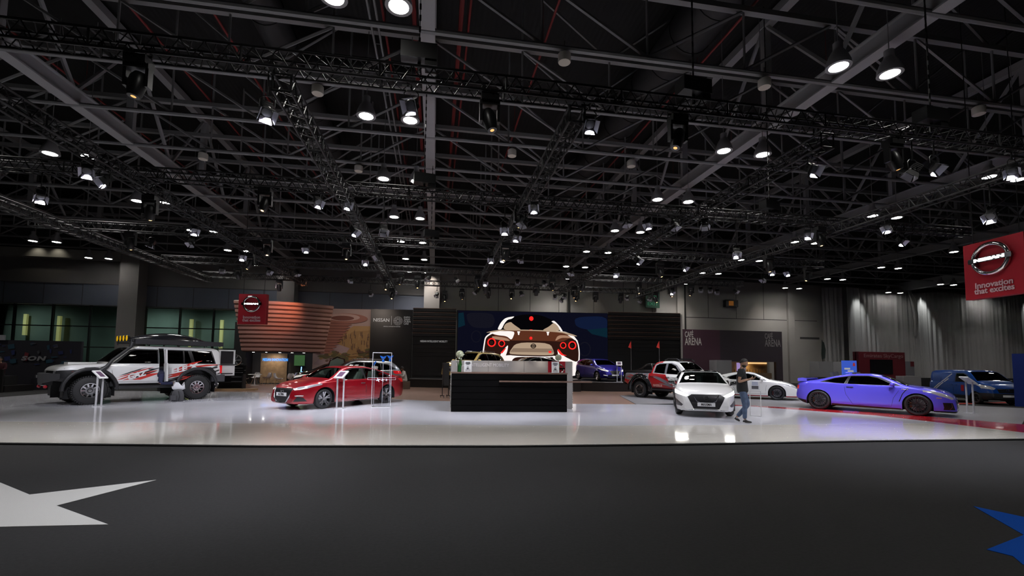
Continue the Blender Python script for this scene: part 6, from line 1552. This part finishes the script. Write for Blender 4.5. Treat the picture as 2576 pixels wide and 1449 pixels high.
# ------------------------------------------------------------------ cargo booth and boards at the right
bo = thing('cargo_booth', 'dark red cargo booth with grey lettering over a black screen, before the drapes', 'booth', (35.35, 31.0, 0))
M_maroon = mat('maroon_board', (.13, .012, .02), .5)
mb = MB(); mb.box((0, .3, 1.44), (4.6, .3, 2.88)); mb.box((-2.25, .1, 1.44), (.1, .3, 2.88)); mb.build('board', M_maroon, bo)
mb = MB(); mb.box((0, .13, 1.70), (2.1, .06, 1.15)); mb.build('screen', mat('black_screen', (.006, .006, .008), .12), bo)
text('lettering', 'Emirates SkyCargo', .42, plane_at((.25, .13, 2.56)), mat('muted_letter', (.30, .17, .18), .5), bo, width=3.7)
mb = MB(); mb.box((.9, -1.2, .5), (1.6, .6, 1.0)); mb.build('desk', mat('booth_grey', (.30, .29, .30), .5), bo)
bs = thing('blue_board', 'bright blue lit board with small white lines left of the red cargo booth', 'sign', (30.8, 29.6, 0), radians(-12))
mb = MB(); mb.box((0, .06, 1.08), (1.05, .1, 2.1)); mb.build('board', mat('lit_blue_board', (.03, .10, .55), .5, emis=(.06, .14, .75), estr=.55), bs)
mb = MB(); mb.box((-.18, 0, 1.52), (.42, .01, .13)); mb.box((.06, 0, 1.34), (.42, .01, .13)); mb.build('white_print', M_signwhite, bs)
mb = MB(); mb.prism([(-.09, 0), (.09, 0), (.07, .2), (0, .26), (-.07, .2)], plane_at((.32, 0, 1.72)), .01); mb.build('red_mark', mat('mark_red', (.6, .05, .06), .5, emis=(1, .1, .1), estr=.2), bs)
gb = thing('grey_board', 'grey upright board with a red mark right of the red cargo booth', 'sign', (38.1, 31.2, 0))
mb = MB(); mb.box((0, .06, 1.08), (1.0, .1, 2.15)); mb.build('board', mat('grey_board_face', (.17, .17, .19), .5), gb)
mb = MB(); mb.box((.3, 0, 1.95), (.34, .01, .4)); mb.build('red_mark', MATS['maroon_board'], gb)
mb = MB(); mb.box((0, 0, .62), (.4, .01, .3)); mb.build('dark_print', M_matte, gb)
lb_ = MB(); lb_.box((0, 0, 1.15), (.9, .06, 2.3)); o = lb_.build('blue_banner', mat('navy_banner', (.003, .02, .17), .5)); o.location = (25.35, 15.75, 0); o.rotation_euler = (0, 0, radians(-55)); tag(o, 'dark blue upright banner at the right edge beside the van', 'banner')
for i, (x0, x1) in enumerate(((30.6, 33.0), (39.0, 44.5), (44.6, 53))):
    mb = MB(); mb.bbox((x0, 33.2, 0), (x1, 33.5, .78)); tag(mb.build('low_barrier', M_matte), ['low black barrier behind the blue coupe, left of the cargo booth', 'low black barrier between the grey board and the van', 'low black barrier behind the van'][i], 'barrier', 'low black barriers')
# rolling stand left of the counter
rs2 = thing('rolling_stand', 'black rolling stand on castors behind the left end of the counter', 'stand', (.52, 21.3, .03), radians(20))
mb = MB(); mb.box((0, 0, 1.08), (.26, .2, 1.05)); mb.build('case', M_black, rs2)
mb = MB()
for sx in (-.15, .15):
    mb.tube((sx, 0, .1), (sx, 0, .6), .02, 6); mb.box((sx, 0, .1), (.04, .45, .03))
mb.build('frame', M_truss, rs2)
mb = MB()
for sx in (-.15, .15):
    for sy in (-.2, .2): mb.lathe([(.02, -.015), (.045, -.015), (.045, .015), (.02, .015)], 12, Matrix.Translation((sx, sy, .045)) @ Matrix.Rotation(pi/2, 4, 'Y'), close=True)
mb.build('castors', M_steel, rs2)
mb = MB(); mb.prism([(.9, 24.0), (4.2, 24.0), (5.0, 25.7), (8.5, 25.8), (8.5, 26.5), (4.5, 28.1), (.9, 29.5)], Matrix.Translation((0, 0, .03)), .69); tag(mb.build('display_plinth', M_slatblack), 'black plinth under the gold car, hidden behind the reception counter', 'plinth')
mb = MB(); mb.box((0, 0, .22), (.62, .55, .44)); o = mb.build('brown_stool', mat('brown_ottoman', (.12, .08, .055), .6)); o.location = (-1.75, 28.4, .03); tag(o, 'square brown stool under the seated person', 'stool')

# ------------------------------------------------------------------ backpack and bag by the off-road car
bpk = thing('backpack', 'grey backpack standing on the stage by the rear wheel of the off-road car', 'backpack', (-9.72, 19.55, .042), radians(-25))
mb = MB()
vs = []; fs = []; L = [(.0, .19, .12), (.05, .21, .14), (.22, .21, .15), (.36, .18, .13), (.44, .12, .09), (.46, .03, .03)]
for z, a, b in L:
    for k in range(16):
        t = 2*pi*k/16; cx = abs(cos(t))**.6*(1 if cos(t) > 0 else -1); sy = abs(sin(t))**.6*(1 if sin(t) > 0 else -1); vs.append((a*cx, b*sy, z))
for i in range(len(L)-1):
    for k in range(16): fs.append([i*16+k, i*16+(k+1) % 16, (i+1)*16+(k+1) % 16, (i+1)*16+k])
fs += [list(range(16))[::-1], list(range(80, 96))]; mb.add(vs, fs); mb.build('pack', mat('grey_canvas', (.06, .06, .065), .8, bump=(60, .3, 'noise')), bpk, 50)
mb = MB(); mb.box((0, -.15, .14), (.28, .06, .18)); mb.build('front_pocket', MATS['grey_canvas'], bpk)
mb = MB(); mb.path([(-.15, -.1, .40), (-.24, -.12, .2), (-.22, -.14, .02)], .018, 6); mb.path([(.15, -.1, .40), (.24, -.12, .2), (.22, -.14, .02)], .018, 6); mb.build('straps', M_matte, bpk)
wbg = MB(); rr = random.Random(4); vs = []; fs = []
for i, (z, r) in enumerate(((0, .14), (.06, .21), (.15, .22), (.24, .19))):
    for k in range(14): q = r*(1+rr.uniform(-.12, .12)); vs.append((q*cos(2*pi*k/14), .6*q*sin(2*pi*k/14), z+(.09*sin(k*1.35) if i == 3 else 0)))
for i in range(3):
    for k in range(14): fs.append([i*14+k, i*14+(k+1) % 14, (i+1)*14+(k+1) % 14, (i+1)*14+k])
fs.append(list(range(14))[::-1]); wbg.add(vs, fs); o = wbg.build('plastic_bag', mat('white_plastic_bag', (.75, .75, .78), .4), None, 60); o.location = (-9.74, 19.62, .46); tag(o, 'crumpled white plastic bag on top of the grey backpack', 'bag')

# ------------------------------------------------------------------ people
M_skin = mat('skin', (.30, .17, .11), .55); M_hair = mat('dark_hair', (.012, .010, .009), .6); M_tee = mat('black_tshirt', (.010, .011, .013), .85); M_jean = mat('blue_denim', (.055, .085, .15), .8, var=(9, .3)); M_shoe = mat('dark_shoe', (.012, .010, .010), .6)
def skin_mesh(verts, edges, radii, root=0, sub=2):
    me = bpy.data.meshes.new('s'); me.from_pydata(verts, edges, []); o = bpy.data.objects.new('s', me); COL.objects.link(o)
    md = o.modifiers.new('skin', 'SKIN'); md.use_smooth_shade = True
    if not me.skin_vertices:
        b = bmesh.new(); b.from_mesh(me); b.verts.layers.skin.verify(); b.to_mesh(me); b.free()
    for i, d in enumerate(me.skin_vertices[0].data):
        r = radii[i]; d.radius = (r, r) if not isinstance(r, tuple) else r; d.use_root = (i == root)
    s = o.modifiers.new('sub', 'SUBSURF'); s.levels = sub; s.render_levels = sub
    dg = bpy.context.evaluated_depsgraph_get(); out = bpy.data.meshes.new_from_object(o.evaluated_get(dg))
    COL.objects.unlink(o); bpy.data.objects.remove(o)
    return out
def join_mesh(me, mb):
    V = [tuple(v.co) for v in me.vertices]; F = [list(p.vertices) for p in me.polygons]; mb.add(V, F); return mb
def chainset(chains):
    """chains: list of [(point, radius), ...]; first chain holds the root; a chain may start from an existing point"""
    verts = []; edges = []; rad = []; key = {}
    for ch in chains:
        prev = None
        for p, r in ch:
            k = tuple(round(c, 4) for c in p)
            if k not in key: key[k] = len(verts); verts.append(p); rad.append(r)
            if prev is not None: edges.append((prev, key[k]))
            prev = key[k]
    return verts, edges, rad
def person(label, loc, rz, J, shirt=M_tee, trousers=M_jean, sleeve='short', hair=M_hair, beard=False, long_hair=False):
    """J: joint positions in the figure's own frame (x forward, y left, z up)"""
    V = {k: Vector(v) for k, v in J.items() if isinstance(v, tuple)}
    t = thing('person', label, 'person', loc, rz)
    pel, chest, neck = V['pelvis'], V['chest'], V['neck']; hd = V['head']; up = (hd-neck).normalized(); f = V.get('face', Vector((1, 0, -.2))).normalized(); f = (f-up*f.dot(up)).normalized(); sd = up.cross(f)
    mid = (pel+chest)/2
    ch = [[(pel, (.13, .10)), (mid, (.12, .095)), (chest, (.13, .10)), (neck, .056), (neck+up*.06, .055)]]
    for s in 'LR':
        ch.append([(chest, (.13, .10)), (V['sh'+s], .056), ((V['sh'+s]+V['el'+s])/2, .048), (V['el'+s], .038), ((V['el'+s]*.6+V['wr'+s]*.4), .037), (V['wr'+s], .024)])
        ch.append([(pel, (.13, .10)), (V['hip'+s], .085), ((V['hip'+s]+V['kn'+s])/2, .075), (V['kn'+s], .056), (V['kn'+s]*.65+V['an'+s]*.35, .056), (V['an'+s], .036)])
    me = skin_mesh(*chainset(ch)); mb = MB(); join_mesh(me, mb)
    # head with brow, nose, mouth, ears
    c = hd; H = Matrix((f, sd, up)).transposed()
    vs = []; fs = []; nu, nv = 22, 18
    for j in range(nv+1):
        th = pi*j/nv
        for i in range(nu):
            a = 2*pi*i/nu; x = sin(th)*cos(a); y = sin(th)*sin(a); z = cos(th)
            r = Vector((.098*x, .076*y, .122*z))
            if z < 0: r.x *= 1-.12*(-z); r.y *= 1-.32*(-z)
            if x > .5:
                if abs(y) < .18 and -.35 < z < .12: r.x += .022*(1-abs(y)/.18)*(1-abs(z+.22)/.35)
                if abs(abs(y)-.36) < .16 and .0 < z < .22: r.x -= .008
                if abs(y) < .3 and -.62 < z < -.45: r.x += .006
            vs.append(c+H@r)
    for j in range(nv):
        for i in range(nu): fs.append([j*nu+i, (j+1)*nu+i, (j+1)*nu+(i+1) % nu, j*nu+(i+1) % nu])
    mb.add(vs, fs)
    for s in (-1, 1): mb.sphere(c+H@Vector((-.005, s*.078, -.005)), .03, 8, 6, (.7, .35, 1.1), H)
    # hands: palm, four bent fingers and a thumb
    for s, sg in (('L', 1), ('R', -1)):
        w = V['wr'+s]; d = (w-V['el'+s]).normalized(); d = V.get('hand'+s, d).normalized() if 'hand'+s in V else d
        n = V.get('palm'+s, Vector((0, -sg, 0))); n = (n-d*n.dot(d)).normalized(); q = d.cross(n)
        Rm = Matrix((d, q, n)).transposed(); mb.sphere(w+d*.048, .05, 12, 8, (1.1, .84, .42), Rm)
        curl = J.get('curl'+s, .55)
        for k in range(4):
            o_ = w+d*.085+q*(.030-.020*k); L = (.070, .080, .075, .058)[k]; a = curl
            p1 = o_+(d*cos(a*.5)+n*sin(a*.5))*L*.45; p2 = p1+(d*cos(a*1.5)+n*sin(a*1.5))*L*.32; p3 = p2+(d*cos(a*2.2)+n*sin(a*2.2))*L*.26
            mb.path([o_-d*.03, o_, p1, p2, p3], [.009, .0095, .0088, .008, .006], 7)
        o_ = w+d*.035+q*.036; mb.path([o_-q*.015, o_+q*.008+d*.02, o_+q*.012+d*.045+n*.015, o_+d*.066+n*.03], [.011, .011, .0095, .007], 7)
    mb.build('body', M_skin, t, 60)
    # clothes follow the same skeleton, a little wider
    dn = (pel-mid).normalized()
    ch = [[(pel+dn*.13, (.18, .165)), (pel, (.18, .16)), (mid, (.172, .155)), (chest, (.185, .155)), (chest+(neck-chest)*.72, (.105, .10)), (neck-up*.02, (.07, .07))]]
    for s in 'LR':
        e = V['sh'+s]+(V['el'+s]-V['sh'+s])*(.62 if sleeve == 'short' else 1.)
        seq = [(chest, (.185, .155)), (V['sh'+s], .082), ((V['sh'+s]+e)/2, .070), (e, .064 if sleeve == 'short' else .05)]
        if sleeve == 'long': seq += [(V['wr'+s], .036)]
        ch.append(seq)
    o = link('shirt', skin_mesh(*chainset(ch)), t); o.data.materials.append(shirt)
    ch = [[(pel-dn*.08, (.15, .14)), (pel-Vector((0, 0, .04)), (.155, .145))]]
    for s in 'LR':
        ch.append([(pel-Vector((0, 0, .04)), (.155, .145)), (V['hip'+s], .102), ((V['hip'+s]+V['kn'+s])/2, .088), (V['kn'+s], .070), ((V['kn'+s]+V['an'+s])/2, .066), (V['an'+s]+(V['kn'+s]-V['an'+s])*.06, .056)])
    o = link('trousers', skin_mesh(*chainset(ch)), t); o.data.materials.append(trousers)
    for s in 'LR':
        a, b = V['an'+s], V['toe'+s]; d = (b-a); d.normalize()
        ch = [[(a+Vector((0, 0, -.005)), .043), (a*.8+b*.2-Vector((0, 0, .035)), (.042, .036)), (a*.35+b*.65-Vector((0, 0, .01)), (.046, .03)), (b, (.036, .022))], [(a*.8+b*.2-Vector((0, 0, .035)), (.042, .036)), (a-d*.055-Vector((0, 0, .045)), .035)]]
        o = link('shoe', skin_mesh(*chainset(ch)), t); o.data.materials.append(M_shoe)
    mb = MB(); vs = []; fs = []; lim = .62 if not long_hair else .95; nu, nv = 20, 9
    for j in range(nv+1):
        for i in range(nu):
            a = 2*pi*i/nu; back = .5-.5*cos(a); th = (lim*(.42+.58*back))*pi*j/nv
            x = sin(th)*cos(a); y = sin(th)*sin(a); z = cos(th); vs.append(c+H@Vector((.108*x-.006, .086*y, .132*z+.002)))
    for j in range(nv):
        for i in range(nu): fs.append([j*nu+i, (j+1)*nu+i, (j+1)*nu+(i+1) % nu, j*nu+(i+1) % nu])
    mb.add(vs, fs); mb.build('hair', hair, t, 60)
    if beard:
        mb = MB(); mb.sphere(c+H@Vector((.022, 0, -.068)), .066, 14, 10, (1.02, .96, .80), H); mb.build('beard', hair, t, 60)
    return t
man = person('man in black T-shirt and blue jeans standing looking at his phone beside the white sedan', (8.56, 11.62, .042), radians(-36),
    dict(pelvis=(0, 0, .93), chest=(-.03, 0, 1.34), neck=(.0, 0, 1.52), head=(.055, 0, 1.665), face=(1, 0, -.35),
         shL=(-.02, .18, 1.44), elL=(.02, .27, 1.16), wrL=(.22, .13, 1.22), shR=(-.02, -.18, 1.44), elR=(-.09, -.26, 1.14), wrR=(.15, -.13, 1.22), handL=(.9, -.3, .25), handR=(.95, .2, .25), palmL=(.1, -.3, 1), palmR=(.1, .3, 1),
         hipL=(.0, .09, .90), knL=(.13, .07, .50), anL=(-.17, .02, .13), toeL=(-.08, .0, .035), hipR=(0, -.09, .90), knR=(.05, -.08, .49), anR=(.04, -.08, .085), toeR=(.22, -.10, .035), curlL=.7, curlR=.8), beard=True)
R_ = Matrix.Rotation(radians(-36), 3, 'Z'); c = Vector((8.56, 11.62, .042))+R_@Vector((.275, 0, 1.275))
ph = thing('phone', 'dark phone held up by the man in the black T-shirt', 'phone', c, radians(-36))
mb = MB(); mb.box((0, 0, 0), (.012, .075, .15), Matrix.Rotation(radians(-35), 3, 'Y')); mb.build('case', M_black, ph); mb = MB(); mb.box((-.008, 0, .005), (.004, .066, .135), Matrix.Rotation(radians(-35), 3, 'Y')); mb.build('display', mat('phone_display', (.1, .1, .12), .2, emis=(.7, .8, 1), estr=.4), ph)
# person sitting on the brown stool by the stand wall
person('person with dark hair in white top and trousers sitting on a brown stool, looking down', (-1.75, 28.4, .03), radians(200),
    dict(pelvis=(0, 0, .55), chest=(.06, 0, .92), neck=(.12, 0, 1.09), head=(.18, 0, 1.23), face=(1, 0, -.5), shL=(.06, .17, 1.02), elL=(.16, .24, .76), wrL=(.38, .10, .80), shR=(.06, -.17, 1.02), elR=(.16, -.24, .76), wrR=(.38, -.10, .80), palmL=(0, 0, 1), palmR=(0, 0, 1),
         hipL=(.02, .09, .52), knL=(.46, .10, .54), anL=(.48, .10, .10), toeL=(.64, .10, .04), hipR=(.02, -.09, .52), knR=(.46, -.10, .54), anR=(.55, -.10, .10), toeR=(.71, -.10, .04)), shirt=mat('white_shirt', (.6, .57, .54), .8), trousers=mat('white_trousers', (.5, .47, .44), .8), sleeve='long', long_hair=True)
# person leaning into the off-road car, legs outside
person('person in navy work clothes leaning into the open side door of the off-road car', (-11.40+1.1*(cos(radians(226))*-.39-sin(radians(226))*1.0), 20.05+1.1*(sin(radians(226))*-.39+cos(radians(226))*1.0), .042), radians(226),
    dict(pelvis=(0, -.14, 1.02), chest=(.10, -.46, 1.22), neck=(.15, -.62, 1.30), head=(.20, -.74, 1.36), face=(.3, -1, -.6), shL=(.24, -.48, 1.26), elL=(.40, -.60, 1.10), wrL=(.42, -.80, 1.12), shR=(-.08, -.52, 1.26), elR=(-.04, -.72, 1.10), wrR=(.05, -.9, 1.12),
         hipL=(.02, -.04, .98), knL=(.06, .05, .68), anL=(-.36, .10, .69), toeL=(-.53, .12, .64), hipR=(-.02, -.20, .99), knR=(.05, -.16, .69), anR=(-.34, -.10, .72), toeR=(-.5, -.1, .66)), shirt=mat('navy_work_shirt', (.012, .014, .04), .8), trousers=mat('navy_work_trousers', (.015, .018, .06), .8), sleeve='long')
# seated visitor before the graphic wall at the far left
person('person in jeans sitting on a box before the dark graphic wall at the far left', (-21.15, 26.5, .3), radians(-70),
    dict(pelvis=(0, 0, .55), chest=(.05, 0, .94), neck=(.10, 0, 1.11), head=(.14, 0, 1.26), face=(1, 0, -.4), shL=(.05, .17, 1.04), elL=(.16, .22, .80), wrL=(.36, .12, .72), shR=(.05, -.17, 1.04), elR=(.16, -.22, .80), wrR=(.36, -.12, .72), palmL=(0, 0, -1), palmR=(0, 0, -1),
         hipL=(.02, .09, .52), knL=(.44, .12, .54), anL=(.46, .12, .10), toeL=(.62, .12, .04), hipR=(.02, -.09, .52), knR=(.44, -.12, .54), anR=(.38, -.12, .10), toeR=(.54, -.12, .04)), shirt=mat('dark_red_shirt', (.05, .006, .012), .8), sleeve='long')
mb = MB(); mb.box((0, 0, .2), (.9, .7, .9 if False else .5)); o = mb.build('seat_box', M_matte); o.location = (-21.15, 26.55, .3); tag(o, 'black box seat at the far left under the person in jeans', 'seat')
mb = MB(); mb.box((0, 0, .15), (1.8, 1.6, .3)); o = mb.build('floor_riser', M_slatblack); o.location = (-21.1, 26.4, 0); tag(o, 'low black riser at the far left', 'riser')
# ------------------------------------------------------------------ stage spotlight beams: each from the fixture that hangs there
rs_ = random.Random(11)
used_l = {}
def key_light(tx, ty, n, power, zone=.6, angle=44, front=2.5):
    c = sorted([s for s in SPOTS if s[1] < ty-front], key=lambda s: abs((s[0]-tx))*1.0+abs((ty-s[1])-6.5)*.7+used_l.get(s, 0)*3)[:n]
    for s in c:
        used_l[s] = used_l.get(s, 0)+1
        spot('stage_light', (s[0], s[1], s[2]-.12), (tx, ty, zone), power, angle, .8, (.88, .89, 1), .08)
for tx, ty, n, p in ((-10.8, 19.4, 3, 1.3), (-3.3, 17.6, 3, .75), (2.5, 16.2, 1, .3), (9.3, 14.6, 2, .9), (15.4, 14.4, 3, .95), (15.4, 20.4, 2, 1.), (11.2, 20.0, 2, .8), (10.7, 28.8, 2, .8), (-3.4, 25, 1, .5)):
    key_light(tx, ty, n, BARN_POWER*p)
for i, (x, y, z) in enumerate(SPOTS):       # floor washes
    if y > 24 or i % 3 == 1: continue
    spot('stage_wash', (x, y, z-.12), (x+rs_.uniform(-2, 2), y+rs_.uniform(-1, 4), 0), BARN_POWER*.55, 75, .8, (.88, .89, 1), .08)
for x in (-12, -8, -4, 0, 4, 8, 12):          # front truss washes the plank strip
    c = min(SPOTS, key=lambda q: abs(q[0]-x)+abs(q[1]-9)*.8)
    spot('plank_wash', (c[0], c[1], c[2]-.12), (x, 10.6, 0), BARN_POWER*.35, 70, .9, (.95, .95, 1), .08)
